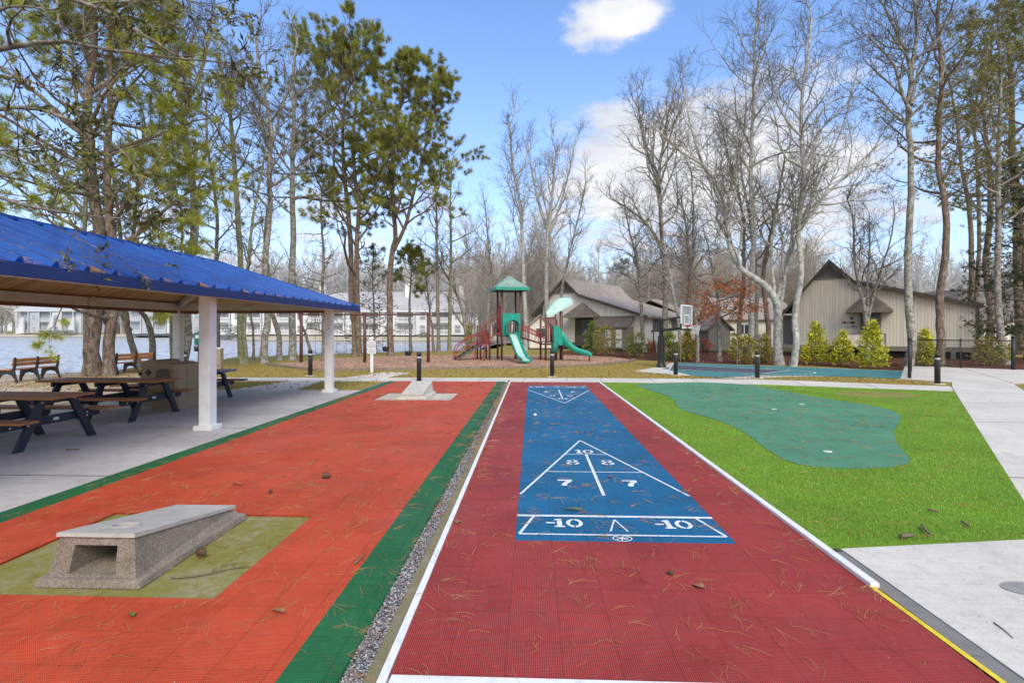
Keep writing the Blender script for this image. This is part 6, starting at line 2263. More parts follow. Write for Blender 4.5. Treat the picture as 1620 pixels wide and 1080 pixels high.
hero(B, 'great pale spreading tree with a forked trunk beside the basketball court', [(1233, 577), (1232, 545), (1230, 510), (1224, 480), (1212, 455), (1194, 438), (1176, 424), (1163, 400), (1154, 368), (1150, 340), (1136, 305), (1112, 265), (1080, 238), (1045, 214)], 13.5, None, seed=55,
     crown=(.42, 1), nl=13, L=(4.2, 2.0), ang=(50, 35), bark='bark_pale', twig='twig_pale', top=2.0, num=(9, 7, 5), up=.14, r1=.045,
     extra=[([(1227, 492), (1233, 460), (1243, 420), (1252, 388), (1279, 342), (1303, 310), (1327, 287), (1352, 262), (1382, 236)], 8, 2.2, 13, 4.2, 2.0),
            ([(1226, 488), (1222, 450), (1216, 400), (1219, 360), (1232, 330), (1250, 290), (1262, 240)], 6, 2, 9, 3.4, 1.8),
            ([(1155, 372), (1146, 330), (1128, 280), (1112, 230), (1100, 170), (1096, 120)], 5, 2, 10, 3.6, 1.8),
            ([(1151, 345), (1160, 300), (1157, 265), (1165, 210), (1160, 150)], 4.5, 1.8, 8, 3.2, 1.6),
            ([(1228, 494), (1236, 470), (1238, 440), (1248, 400), (1262, 350), (1290, 280), (1318, 210), (1330, 150)], 6.5, 2, 11, 3.8, 1.8)])
hero(B, 'straight pale trunk leaning slightly right, in front of the beige house left corner', [(1254, 579), (1257, 540), (1260, 500), (1264, 430), (1266, 360), (1267, 280), (1268, 220), (1270, 150), (1275, 80), (1285, 30)], 10.5, None, seed=56, crown=(.42, 1), nl=17, L=(4.2, 2.0), ang=(50, 32), bark='bark_pale', top=2.4, num=(9, 7, 5), up=.12,
     extra=[([(1268, 215), (1250, 190), (1235, 150), (1228, 100)], 4, 1.6, 7, 2.6, 1.4)])
hero(B, 'many stemmed bare tree in front of the beige house porch', [(1370, 567), (1370, 530), (1369, 505), (1366, 480), (1362, 450), (1356, 400), (1347, 350), (1344, 310)], 7, 31, seed=57, crown=(.45, 1), nl=10, L=(3.0, 1.5), ang=(50, 34), bark='bark_grey', num=(9, 7, 5), up=.12,
     extra=[([(1370, 512), (1376, 480), (1380, 440), (1388, 390), (1392, 340)], 5, 1.6, 8, 2.8, 1.4), ([(1372, 510), (1384, 470), (1400, 425), (1418, 380), (1430, 330)], 5, 1.6, 9, 2.8, 1.4)])
hero(B, 'tall straight speckled trunk beside the left end of the chain link fence', [(1436, 579), (1437, 540), (1438, 480), (1440, 400), (1441, 320), (1442, 240), (1442, 170), (1443, 110), (1446, 40), (1440, -40)], 13, None, seed=58, crown=(.58, 1), nl=13, L=(4.2, 2.4), ang=(55, 34), bark='bark_grey', top=2.4, num=(9, 7, 5), up=.13,
     extra=[([(1441, 180), (1420, 140), (1405, 112), (1375, 85), (1345, 70)], 6, 1.8, 9, 2.8, 1.4), ([(1442, 130), (1432, 90), (1408, 50), (1385, 15), (1350, -20)], 6, 1.8, 9, 2.8, 1.4), ([(1442, 165), (1455, 120), (1475, 70), (1490, 20)], 5, 1.8, 8, 2.8, 1.4)])
hero(PN, 'tall straight brown pine trunk behind the bollard in front of the fence', [(1485, 578), (1486, 540), (1490, 470), (1492, 400), (1493, 330), (1491, 260), (1490, 180), (1487, 100), (1490, 20), (1492, -80)], 12.5, None, seed=59, crown=(.45, 1), nl=22, L=(3.6, 2.4), ang=(75, 45), bark='bark_pine', fol=pine_fol('needle_dull', 59, 8, .24, .026, 2, .75), **PK)
hero(PN, 'leaning pine trunk rising behind the right end of the beige house roof', [(1541, 548), (1539, 480), (1537, 420), (1533, 340), (1522, 270), (1514, 200), (1506, 130)], 9.5, 50, seed=60, crown=(.5, 1), nl=15, L=(5.0, 2.8), ang=(70, 45), bark='bark_pine', fol=pine_fol('needle_dull', 60, 9, .32, .04, 2), **PK)
hero(PN, 'straight pine trunk standing left of the white windowed far house', [(1562, 562), (1563, 500), (1565, 420), (1564, 330), (1562, 240), (1560, 150), (1566, 80)], 11.5, 36, seed=61, crown=(.5, 1), nl=18, L=(4.6, 2.6), ang=(70, 45), bark='bark_pine', fol=pine_fol('needle_dull', 61, 9, .28, .032, 3), **PK)
hero(PN, 'grey pine trunk with rough bark just behind the right fence corner', [(1591, 576), (1588, 520), (1584, 440), (1582, 360), (1578, 280), (1582, 200), (1584, 110), (1580, 20)], 11, None, seed=62, crown=(.42, 1), nl=20, L=(4.2, 2.4), ang=(70, 45), bark='bark_grey', fol=pine_fol('needle_dull', 62, 9, .26, .030, 3), **PK)
hero(PN, 'thick dark pine trunk at the right edge behind the hemlock', [(1618, 560), (1614, 500), (1610, 420), (1606, 330), (1602, 240), (1598, 150), (1600, 60)], 17, 37, seed=63, crown=(.40, 1), nl=20, L=(5.0, 2.6), ang=(70, 45), bark='bark_pine', fol=pine_fol('needle', 63, 10, .28, .034, 3), **PK)
hero('hemlock_tree', 'dark drooping evergreen filling the right edge above the fence', [(1625, 572), (1624, 500), (1622, 420), (1622, 340), (1624, 260)], 8, 30, seed=64, crown=(.12, 1), nl=44, L=(3.4, 1.0), ang=(88, 65), bark='bark_brown', fol=pine_fol('needle_dark', 64, 9, .17, .03, 3), top=.6, shape='flat', lv=3, num=(7, 4, 3), up=-.02, droop=.12, cat='evergreen tree')
hero(PN, 'tall pine with the highest yellow green tuft near the top right corner', [(1548, 556), (1549, 480), (1552, 380), (1548, 280), (1545, 190), (1550, 110), (1556, 60)], 7, 44, seed=65, crown=(.62, 1), nl=15, L=(4.0, 2.6), ang=(65, 40), bark='bark_pine', fol=pine_fol('needle', 65, 10, .30, .036, 3), **PK)
hero(PN, 'pine just beyond the right edge whose boughs reach into the photo', [(1690, 590), (1688, 480), (1684, 340), (1680, 200), (1676, 60), (1670, -100)], 16, 26, seed=66, crown=(.3, 1), nl=22, L=(4.4, 3.0), ang=(75, 50), bark='bark_pine', fol=pine_fol('needle_dull', 66, 9, .25, .026, 3), **PK)

# --- the overhanging evergreen at the top left, its trunk stands beyond the pavilion's far side
def overhang():
    base = Vector((-11.6, 6.3, -0.02))
    T = Tree(77, jit=.16, up=.02, lv=3, num=(3, 2, 2), ratio=(.46, .5, .4), seg=(6, 5, 4, 3), start=.25, rmin=.004, wood_r=.012, tipp=.003, ang=(50, 48, 45))
    tr = T.trunk([(0, 0, -.1), (.1, .05, 2.0), (.35, -.05, 4.2), (.5, .1, 6.2), (.4, .2, 8.5)], .2, .06, k=4)
    W = lambda u, v, D: tuple(at(u, v, D) - base)
    L_ = [
        ([(.35, -.05, 4.3), W(-250, 105, 6.5), W(0, 78, 6.2), W(85, 65, 6.1), (W(200, 84, 6.0)), W(345, 98, 5.9)], .05, .008, 15),
        ([(.33, -.05, 3.9), W(-160, 268, 6.5), W(30, 322, 6.2), W(115, 338, 6.1), W(195, 346, 6.0)], .035, .006, 11),
        ([(.45, .05, 5.4), W(-120, -20, 6.5), W(60, -10, 6.3), W(170, 20, 6.1), W(250, 70, 6.0), W(325, 112, 5.9)], .045, .006, 15),
        ([(.36, -.05, 4.5), W(-120, 190, 6.6), W(20, 170, 6.3), W(110, 190, 6.1), W(190, 235, 6.0), W(228, 300, 5.9)], .038, .006, 14),
        ([(.36, -.05, 4.2), W(-140, 250, 6.2), W(-20, 240, 5.9), W(60, 262, 5.7), W(120, 250, 5.6)], .03, .006, 11),
        ([(.48, .1, 5.9), W(-60, -60, 6.8), W(110, -70, 6.6), W(230, -30, 6.4), W(320, 10, 6.3)], .04, .006, 13),
        ([(.40, .0, 4.9), W(-110, 130, 5.9), W(-10, 120, 5.6), W(50, 130, 5.4), W(95, 155, 5.3)], .03, .005, 10),
        ([(.44, .0, 5.2), W(-150, 40, 6.0), W(-30, 20, 5.7), W(40, 10, 5.5), W(120, 25, 5.4)], .03, .005, 12),
    ]
    for ln, a, b, n in L_:
        t2 = T.trunk(ln, a, b, k=5, sides=7, flare=1)
        T.limbs(t2, max(3, n * 2 // 5), .40, 1.0, 1.25, .6, 50, 42, 'flat')
        T.top(t2, .5)
    P, D = [], []
    for p, d in T.tips:
        for k in range(7):
            P.append((p[0] - d[0] * .035 * k * .6, p[1] - d[1] * .035 * k * .6, p[2] - d[2] * .035 * k * .6)); D.append(d)
    fo = leaves(np.array(P), np.array(D), 78, .10, .027, .55, .012)
    make_tree('bay_tree', 'evergreen tree with long dark leaves overhanging the blue roof from the left', 'tree', tuple(base), T, 'bark_brown', 'twig', [('foliage', fo, 'leaf_dark')])


overhang()

# --- shrubs
def shrub(u, v, hpx, wpx, m, label, seed, name='shrub', n=900, leaf=.13, stake=False, shape='cone', D=None):
    D = D or FPX * EYE / (v - HOR)
    o = at(u, v, D)
    H, W = hpx / FPX * D, wpx / FPX * D / 2
    rng = np.random.default_rng(seed)
    t = thing(name, label, 'shrub', (o.x, o.y, -0.02), 0, 'shrubs in the planting bed')
    T = Tree(seed, jit=.12, up=.12, lv=2, num=(6, 4, 3), rmin=.006, wood_r=.012, ratio=(.4, .4, .4))
    tr = T.trunk([(0, 0, -.05), (.02, .01, H * .4), (0, .03, H * .92)], .028, .008, k=3, sides=6)
    T.limbs(tr, 18, .08, .95, W * 1.05, W * .35, 65, 40, 'flat')
    V, F = T.wood.arrays(); V2, F2 = T.fine.arrays()
    s = link(bpy.data.objects.new('stem', npmesh('stem', np.concatenate([V, V2]), np.concatenate([F, F2 + len(V)]), 'twig')))
    s.parent = t
    # clumps of leaves spread through the crown
    nc = n * 9 // 50
    hz = rng.beta(1.2, 1.6, nc) if shape == 'cone' else rng.uniform(0, 1, nc)
    prof = (1 - hz) ** .75 * (.55 + .45 * np.minimum(1, hz * 5)) if shape == 'cone' else np.sqrt(np.maximum(0, 1 - (2 * hz - 1) ** 2)) * .95 + .05
    a = rng.uniform(0, 2 * np.pi, nc)
    rr = W * prof * np.sqrt(rng.uniform(.12, 1, nc)) * rng.uniform(.8, 1.25, nc)
    C = np.stack([rr * np.cos(a), rr * np.sin(a), .06 * H + hz * H * .95], -1)
    P = np.repeat(C, 9, 0) + rng.normal(0, .055, (nc * 9, 3))
    out = np.stack([np.cos(a), np.sin(a), np.full(nc, .7)], -1)
    Dd = np.repeat(out, 9, 0)
    f = link(bpy.data.objects.new('foliage', npmesh('foliage', *leaves(P, Dd, seed + 5, leaf, leaf * .48, .75, .02), m)))
    f.parent = t
    if stake:
        b = MB().box(-W * .7 - .02, -W * .7 + .02, -.3, -.26, -.1, H * .95).build('stake', 'timber', t)
    return t


shrub(1291, 576, 66, 50, 'leaf_yellow', 'bright yellow conical shrub, tallest left of the beige house porch', 201, n=1300)
shrub(1333, 578, 54, 44, 'leaf_yellow', 'lower yellow green shrub between the two tall yellow ones before the beige house', 202, n=1000)
shrub(1380, 583, 76, 50, 'leaf_yellow', 'tallest bright yellow shrub, standing before the beige house porch', 203, n=1500)
shrub(1462, 579, 58, 40, 'leaf_yellow', 'yellow conical shrub right of the speckled trunk and behind the fence', 204, n=1000)
shrub(936, 560, 52, 40, 'leaf_green', 'green shrub just right of the curved slide end', 205, n=900, shape='cone')
shrub(959, 563, 46, 40, 'leaf_tip', 'green shrub with reddish tips before the pale house porch', 206, n=800, shape='ball')
shrub(1006, 564, 36, 36, 'leaf_green', 'low dark green shrub in front of the storage doors', 207, n=600, shape='ball')
shrub(1058, 570, 52, 36, 'leaf_green', 'green shrub behind the basketball pole on its right', 208, n=900)
shrub(1087, 571, 50, 36, 'leaf_tip', 'green shrub with orange tips under the basketball rim', 209, n=900, stake=True)
shrub(1177, 575, 42, 40, 'leaf_tip', 'green shrub with reddish tips just left of the near court bollard', 210, n=900, shape='ball', stake=True)
shrub(1209, 573, 48, 30, 'leaf_tip', 'reddish green shrub between the near court bollard and the spreading tree', 211, n=700, stake=True)
shrub(1568, 578, 42, 46, 'leaf_tip', 'reddish green shrub behind the fence close to its right corner', 212, n=700, shape='ball')
shrub(742, 560, 46, 24, 'leaf_tip', 'narrow green shrub behind the red arch climber', 213, n=600, D=40)
shrub(1158, 551, 26, 22, 'leaf_green', 'dark green clipped shrub behind the rusty leaved tree', 214, n=600, shape='ball', D=47)
shrub(1112, 557, 20, 26, 'leaf_rust', 'low rusty brown shrub beyond the bare trunks right of the net', 215, n=400, shape='ball', D=41)
shrub(1035, 558, 18, 26, 'leaf_rust', 'low rusty brown shrub by the pale house side wall', 216, n=400, shape='ball', D=40)
shrub(362, 536, 22, 26, 'hedge_far', 'rounded pale shrub on the far lake bank behind the near white post', 217, n=500, shape='ball', D=104, leaf=.3)
shrub(671, 536, 9, 16, 'hedge_far', 'tiny rounded shrub on the far bank by the last swing post', 218, n=300, shape='ball', D=104, leaf=.3)
h = thing('far_hedge', 'long clipped grey hedge on the far lake bank beyond the benches', 'hedge', tuple(at(89, 534, 158))[:2] + (.3,), TH)
rng = np.random.default_rng(9)
P = rng.uniform((-5.2, -.6, 0), (5.2, .6, 1.35), (1600, 3))
f = link(bpy.data.objects.new('foliage', npmesh('foliage', *leaves(P, rng.normal(0, 1, P.shape), 3, .4, .25, .5, .02), 'hedge_far')))
f.parent = h

# --- trees further off: shared meshes, each tree its own object
protos = []
for i in range(7):
    T = Tree(300 + i, jit=.19, up=.15, lv=3, num=(9, 6, 5), rmin=.012, tipp=.008, ratio=(.5, .46, .42))
    rnd = random.Random(i)
    H = rnd.uniform(13, 17)
    tr = T.trunk([(0, 0, -.1), (rnd.uniform(-.3, .3), 0, H * .3), (rnd.uniform(-.6, .6), .2, H * .6), (rnd.uniform(-.9, .9), 0, H * .85)], .17, .05, k=3, sides=7)
    T.limbs(tr, 14, .26, 1, 5.2, 2.4, 48, 30)
    T.top(tr, 3)
    protos.append(T)
pm = [(npmesh('trunk', *T.wood.arrays(), 'twig_mid', True), npmesh('crown', *T.fine.arrays(), 'twig_mid')) for T in protos]
rnd = random.Random(42)


def far_tree(x, y, s, i, label, z=-.02):
    t = thing('woodland_tree', label, 'tree', (x, y, z), rnd.uniform(0, 6.28), 'bare trees in the woods behind')
    t.scale = (s, s, s * rnd.uniform(.9, 1.15))
    for nm, me in zip(('trunk', 'crown'), pm[i % len(pm)]):
        o = link(bpy.data.objects.new(nm, me))
        o.parent = t
    return t


LB = 'bare brown tree standing in the tangled woods behind the playground and houses'
n = 0
while n < 170:
    u = rnd.uniform(735, 1290)
    D = rnd.uniform(56, 96)
    p = at(u, 522, D)
    if 880 < u < 1075 and D < 74 or 1235 < u < 1300 and D < 60 or 1140 < u < 1262 and D < 62:
        continue
    far_tree(p.x, p.y, rnd.uniform(.55, .95), n, LB)
    n += 1
# hazy pines over the beige house
for k, (u, D, s, lab) in enumerate(((1150, 92, 1.0, 'hazy pale pine far behind the spreading tree, left one'), (1205, 98, 1.05, 'hazy pale pine far behind the spreading tree, centre one'),
                                    (1262, 90, 1.0, 'hazy pale pine far behind the beige house, beside its left roof slope'), (1090, 96, .95, 'hazy pale pine far behind the backboard'), (985, 104, 1.0, 'hazy pale pine over the long brown roof'),
                                    (1035, 100, .9, 'hazy pale pine beyond the rear wing of the long roofed house'))):
    T = Tree(500 + k, jit=.18, up=.05, lv=3, num=(5, 4, 3), rmin=.015, start=.35)
    H = 14.5
    tr = T.trunk([(0, 0, -.1), (.2, 0, 6), (0, .2, H)], .22, .06, k=3, sides=6)
    T.limbs(tr, 17, .32, 1, 4.4, 2.2, 75, 45)
    T.top(tr, 1.5)
    p = at(u, 522, D)
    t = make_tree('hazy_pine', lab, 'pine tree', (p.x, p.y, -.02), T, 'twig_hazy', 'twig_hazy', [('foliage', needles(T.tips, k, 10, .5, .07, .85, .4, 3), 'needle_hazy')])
    t.scale = (s, s, s)

# a far wood that reads as one grey mass beyond the lake and houses
def far_wood(name, places, src, m, seed):
    rng = np.random.default_rng(seed)
    Vs, Fs, off = [], [], 0
    for (x, y, s) in places:
        V, F = src[rng.integers(len(src))]
        a = rng.uniform(0, 6.28)
        c_, s_ = math.cos(a), math.sin(a)
        Q = np.stack([(V[:, 0] * c_ - V[:, 1] * s_) * s + x, (V[:, 0] * s_ + V[:, 1] * c_) * s + y, V[:, 2] * s], -1)
        Vs.append(Q); Fs.append(F + off); off += len(Q)
    return stuff(link(bpy.data.objects.new(name, npmesh(name, np.concatenate(Vs), np.concatenate(Fs), m))))


src = []
for i in range(4):
    T = Tree(700 + i, jit=.2, up=.14, lv=2, num=(9, 5, 3), rmin=.04, tipp=.025, ratio=(.5, .46, .4))
    tr = T.trunk([(0, 0, -.1), (.3, 0, 7), (0, .2, 14)], .24, .06, k=2, sides=5)
    T.limbs(tr, 20, .15, 1, 5.4, 2.4, 52, 32)
    T.top(tr, 3)
    V, F = T.wood.arrays(); V2, F2 = T.fine.arrays()
    src.append((np.concatenate([V, V2]), np.concatenate([F, F2 + len(V)])))
pl = []
for k in range(420):
    u = rnd.uniform(-60, 800)
    D = rnd.uniform(136, 190) if u > 330 else rnd.uniform(185, 235)
    p = at(u, 522, D)
    pl.append((p.x, p.y, rnd.uniform(1.0, 1.6) * (1.15 if u < 330 else 1.0)))
for k in range(420):
    u = rnd.uniform(740, 1680)
    D = rnd.uniform(110, 165)
    p = at(u, 522, D)
    pl.append((p.x, p.y, rnd.uniform(.8, 1.3)))
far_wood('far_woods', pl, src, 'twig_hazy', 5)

# ------------------------------------------------------------------ litter
def straw(name, regions, seed, m='straw', ln=.13, w=.0015, clus=.35):
    """fallen pine needles: thin bent blades lying on the ground, in loose bundles"""
    rng = np.random.default_rng(seed)
    P, A = [], []
    for (poly, n, z) in regions:
        Pn = np.array(poly)
        lo_, hi_ = Pn.min(0), Pn.max(0)
        c = rng.uniform(lo_, hi_, (n, 2))
        k = rng.integers(1, 5, n)
        c = np.repeat(c, k, 0)
        a = np.repeat(rng.uniform(0, 6.28, n), k) + rng.normal(0, .5, len(c))
        c = c + rng.normal(0, .025, c.shape)
        ok = sdist(c[:, 0], c[:, 1], poly) > 0
        P.append(np.column_stack([c[ok], np.full(ok.sum(), z)])); A.append(a[ok])
    P = np.concatenate(P); A = np.concatenate(A)
    n = len(P)
    L = ln * rng.uniform(.5, 1.3, n)
    bend = rng.normal(0, .35, n)
    d0 = np.column_stack([np.cos(A), np.sin(A), np.zeros(n)])
    d1 = np.column_stack([np.cos(A + bend), np.sin(A + bend), np.zeros(n)])
    up = rng.uniform(.002, .008, n)
    p1 = P + d0 * (L / 2)[:, None]; p1[:, 2] += up
    p2 = p1 + d1 * (L / 2)[:, None]; p2[:, 2] -= up * .6
    Wd = w * np.clip(P[:, 1] / 5.0, .55, 2.2)[:, None]
    s0 = np.column_stack([-np.sin(A), np.cos(A), np.full(n, .3)]) * Wd
    V = np.stack([P - s0, P + s0, p1 + s0, p1 - s0, p2 + s0 * .5, p2 - s0 * .5], 1).reshape(-1, 3)
    i = np.arange(n)[:, None] * 6
    F = np.concatenate([i + np.array([[0, 1, 2, 3]]), i + np.array([[3, 2, 4, 5]])])
    return stuff(link(bpy.data.objects.new(name, npmesh(name, V, F, m))))


straw('pine_needle_litter', [([(-4.8, 2), (-1.25, 2), (-1.25, 17.4), (-4.7, 17.4)], 1300, .014), ([(-4.8, 2), (-1.25, 2), (-1.25, 6), (-4.8, 6)], 420, .014),
                      ([(-.7, 2.6), (2.28, 2.6), (2.2, 17.3), (-.7, 17.3)], 620, .018), ([(-.7, 2.6), (2.28, 2.6), (2.28, 6), (-.7, 6)], 190, .018),
                      ([(-1.24, 2), (-.8, 2), (-.8, 17), (-1.24, 17)], 260, .014), ([(-1.0, 2), (-.78, 2), (-.78, 14), (-1.0, 14)], 260, .016), ([(-.71, 2.6), (-.6, 2.6), (-.6, 12), (-.71, 12)], 110, .018), ([(2.1, 3), (2.28, 3), (2.2, 14), (2.05, 14)], 110, .018), ([(-5.0, 3), (-4.7, 3), (-4.6, 14), (-4.9, 14)], 160, .016), (TURF, 900, .02), (PUTT, 420, .017), ([(-10, 3), (-5.1, 3), (-5.1, 14.9), (-10, 14.9)], 160, .003),
                      ([(2.5, .5), (4.2, 4.4), (12, 15), (13.8, 15), (8, 5), (6, .5)], 60, .006)], 21)
# needles caught on the blue roof
pts = []
rng = np.random.default_rng(8)
PV, PA = [], []
ys_ = np.arange(EY0 + .4, 12.5, .41)
for y in ys_:
    n = int(rng.choice([40, 90, 160, 420]) * (1.0 if y < 8.5 else .3))
    t_ = np.abs(rng.normal(0, .30, n))
    x = EX1 - .03 - np.minimum(t_, .95) * 2.3
    z = ZE + (EX1 - x) / 2.65 * (ZR - ZE) + .008 + rng.uniform(0, .03, n)
    PV.append(np.column_stack([x, y - .08 + rng.normal(0, .05, n), z])); PA.append(rng.normal(0, .5, n))
P = np.concatenate(PV); A = np.concatenate(PA)
n = len(P)
d = np.column_stack([np.cos(A) * .93, np.sin(A), -np.cos(A) * .35 + rng.normal(0, .12, n)])
s = np.column_stack([-np.sin(A), np.cos(A), np.full(n, .4)]) * .004
L = rng.uniform(.06, .16, n)[:, None]
V = np.stack([P - s, P + s, P + d * L], 1).reshape(-1, 3)
stuff(link(bpy.data.objects.new('roof_needle_litter', npmesh('roof_needle_litter', V, np.arange(3 * n).reshape(-1, 3), 'straw'))))

# fallen leaves on lawn, bark and bed
LP, rngl = [], np.random.default_rng(31)
for poly, n in ((ROUGH, 5200), (MUL, 4200), (BED, 4200), ([(-10.8, 9.5), (-10.85, 13.2), (-12.3, 16.6), (-14.6, 20), (-17.6, 21.6), (-20.6, 19.0), (-23.3, 13.5), (-26, 8.5)], 1500), (COURT, 160)):
    Pn = np.array(poly)
    c = rngl.uniform(Pn.min(0), Pn.max(0), (n, 2))
    ok = sdist(c[:, 0], c[:, 1], poly) > .1
    for w_ in (WALKS[0], WALKS[5], WALKS[6]):
        ok &= sdist(c[:, 0], c[:, 1], w_) < -.02
    LP.append(np.column_stack([c[ok], np.full(ok.sum(), .012)]))
LP = np.concatenate(LP)
Dn = rngl.normal(0, 1, LP.shape); Dn[:, 2] *= .25
V, F = leaves(LP, Dn, 32, .085, .055, .1, 0)
V[:, 2] = np.maximum(V[:, 2], .002)
stuff(link(bpy.data.objects.new('fallen_leaves', npmesh('fallen_leaves', V, F, 'litter_leaf'))))
# drain gravel stones near the viewer
n = 5200
x = rngl.uniform(-.962, -.84, n); y = 1.8 + rngl.beta(1, 1.9, n) * 9
r_ = rngl.uniform(.004, .0085, n)
oct_ = np.array([(1, 0, 0), (0, 1, 0), (-1, 0, 0), (0, -1, 0), (0, 0, .8), (0, 0, -.8)], float)
V = (oct_[None] * rngl.uniform(.6, 1.2, (n, 6, 3)) * r_[:, None, None] + np.stack([x, y, -.008 + r_ * .4], -1)[:, None, :]).reshape(-1, 3)
fo = np.array([(0, 1, 4), (1, 2, 4), (2, 3, 4), (3, 0, 4), (1, 0, 5), (2, 1, 5), (3, 2, 5), (0, 3, 5)])
F = (fo[None] + (np.arange(n) * 6)[:, None, None]).reshape(-1, 3)
nm = NT('stones')
MT['stones'] = nm.done(nm.ramp(nm.island(), [(0, (.05, .05, .055)), (.4, (.20, .20, .215)), (.7, (.38, .38, .40)), (1, (.64, .64, .66))]), .8)
stuff(link(bpy.data.objects.new('drain_gravel', npmesh('drain_gravel', V, F, 'stones'))))

# specks of dirt, seeds and bark bits on all hard surfaces
n = 3000
X0 = rngl.uniform(-10, 9, n); Y0_ = 1.5 + rngl.beta(1.1, 2.2, n) * 16
X0 = np.where(rngl.random(n) < .75, rngl.uniform(-4.8, 4.5, n), X0)
a = rngl.uniform(0, 6.28, n)
sz = rngl.uniform(.003, .010, n) * np.clip(Y0_ / 6, .7, 1.8)
c_, s_ = np.cos(a) * sz, np.sin(a) * sz
Z0 = np.where((sdist(X0, Y0_, TURF) > 0), .024, .0165)
V = np.stack([np.stack([X0 - c_, Y0_ - s_, Z0], -1), np.stack([X0 + s_ * .5, Y0_ - c_ * .5, Z0 + .003], -1), np.stack([X0 + c_, Y0_ + s_, Z0], -1), np.stack([X0 - s_ * .6, Y0_ + c_ * .6, Z0 + .003], -1)], 1).reshape(-1, 3)
nm = NT('specks')
MT['specks'] = nm.done(nm.ramp(nm.island(), [(0, (.02, .014, .01)), (.6, (.09, .05, .03)), (.85, (.25, .16, .09)), (1, (.55, .45, .34))]), .9)
stuff(link(bpy.data.objects.new('dirt_litter', npmesh('dirt_litter', V, np.arange(4 * n).reshape(-1, 4), 'specks'))))

# cones, sticks and leaves one can point at
def cone(u, v, label, s=1.0, rot=0, z=.03):
    p = G(u, v, z)
    b = MB()
    prof = [(.004, -.045), (.016, -.04), (.024, -.02), (.026, 0), (.022, .02), (.013, .038), (.004, .046)]
    b.tube_z([(r * s, z_ * s) for r, z_ in prof], (0, 0, 0), 10)
    for i in range(26):
        a = i * 2.4
        t_ = i / 26
        z_ = (-.038 + .078 * t_) * s
        r = (.026 * math.sin(math.pi * min(1, t_ * .86 + .1)) + .004) * s
        c_, s_ = math.cos(a), math.sin(a)
        b.add([(r * .7 * c_ - .007 * s * s_, r * .7 * s_ + .007 * s * c_, z_), (r * .7 * c_ + .007 * s * s_, r * .7 * s_ - .007 * s * c_, z_), (r * 1.4 * c_, r * 1.4 * s_, z_ + .008 * s)], [(0, 1, 2)])
    o = b.build('pine_cone', 'cone')
    o.location = (p.x, p.y, .012 + .026 * s)
    o.rotation_euler = (R(88), 0, R(rot))
    tag(o, label, 'pine cone', 'pine cones on the courts')


cone(318, 875, 'brown pine cone on the mossy pad beside the tossing board', 1.15, 60)
cone(516, 754, 'brown pine cone on the orange court midway to the far board', 1.2, 95)
cone(428, 777, 'small dark pine cone on the orange court left of the larger cone', .7, 20)
cone(1206 - 145, 905, 'small dark pine cone on the red court in the near centre', .6, 40)


def stick(pts, r, label, z=.016, m='stick', name='stick', cat='stick', twigs=()):
    b = MB()
    P = [G(u, v, z) for u, v in pts]
    o = P[0].copy()
    q = spline([tuple(p - o) for p in P], 3)
    b.tube([(x, y, zz + r) for x, y, zz in q], [r * (1 - .5 * i / len(q)) for i in range(len(q))], 6)
    for tw in twigs:
        b.tube([tuple(G(u, v, z) - o + Vector((0, 0, r + .004 * i))) for i, (u, v) in enumerate(tw)], r * .5, 5)
    ob = b.build(name, m)
    ob.location = o
    tag(ob, label, cat)


stick([(270, 915), (310, 912), (345, 905), (372, 899), (394, 897)], .006, 'forked dark twig lying across the mossy pad and the orange court edge', .0, twigs=([(345, 905), (352, 896), (375, 893)], [(330, 909), (340, 901)], [(372, 899), (368, 893)]))
stick([(560, 893), (570, 885), (576, 876)], .008, 'short curved stick at the edge of the near green border')
stick([(1424, 851), (1446, 849)], .018, 'short thick stick on the turf near its front edge, leftmost of three', .02)
stick([(1459, 833), (1466, 842), (1474, 848)], .014, 'bent stick on the turf near its front edge, middle of three', .02)
stick([(1467, 807), (1486, 811)], .012, 'stick on the turf further back above the bent one', .02)
stick([(1522, 826), (1535, 835)], .012, 'dark stick on the turf nearest the concrete corner', .02)
stick([(1572, 985), (1590, 998), (1603, 1010)], .004, 'thin dark curved twig on the grey pavement, lower right', .004)
stick([(105, 712), (126, 711)], .012, 'dark bit of bark on the pavilion floor before the near table', .003)


def leaf_thing(u, v, L, W, rot, m, label, z=.02):
    p = G(u, v, z)
    b = MB()
    n = 7
    rows = []
    for i in range(n + 1):
        t_ = i / n
        w = W * math.sin(math.pi * t_) ** .8 * .5 + .0015
        rows.append([(-w, (t_ - .5) * L, .012 * math.sin(3 * t_) + .008), (0, (t_ - .5) * L, .004 + .012 * math.sin(3 * t_)), (w, (t_ - .5) * L, .010 + .010 * math.sin(3 * t_ + 1))])
    for i in range(n):
        for j in range(2):
            b.add([rows[i][j], rows[i][j + 1], rows[i + 1][j + 1], rows[i + 1][j]], [(0, 1, 2, 3)], True)
    o = b.build('fallen_leaf', m)
    o.location = (p.x, p.y, z)
    o.rotation_euler = (0, 0, R(rot))
    tag(o, label, 'leaf')


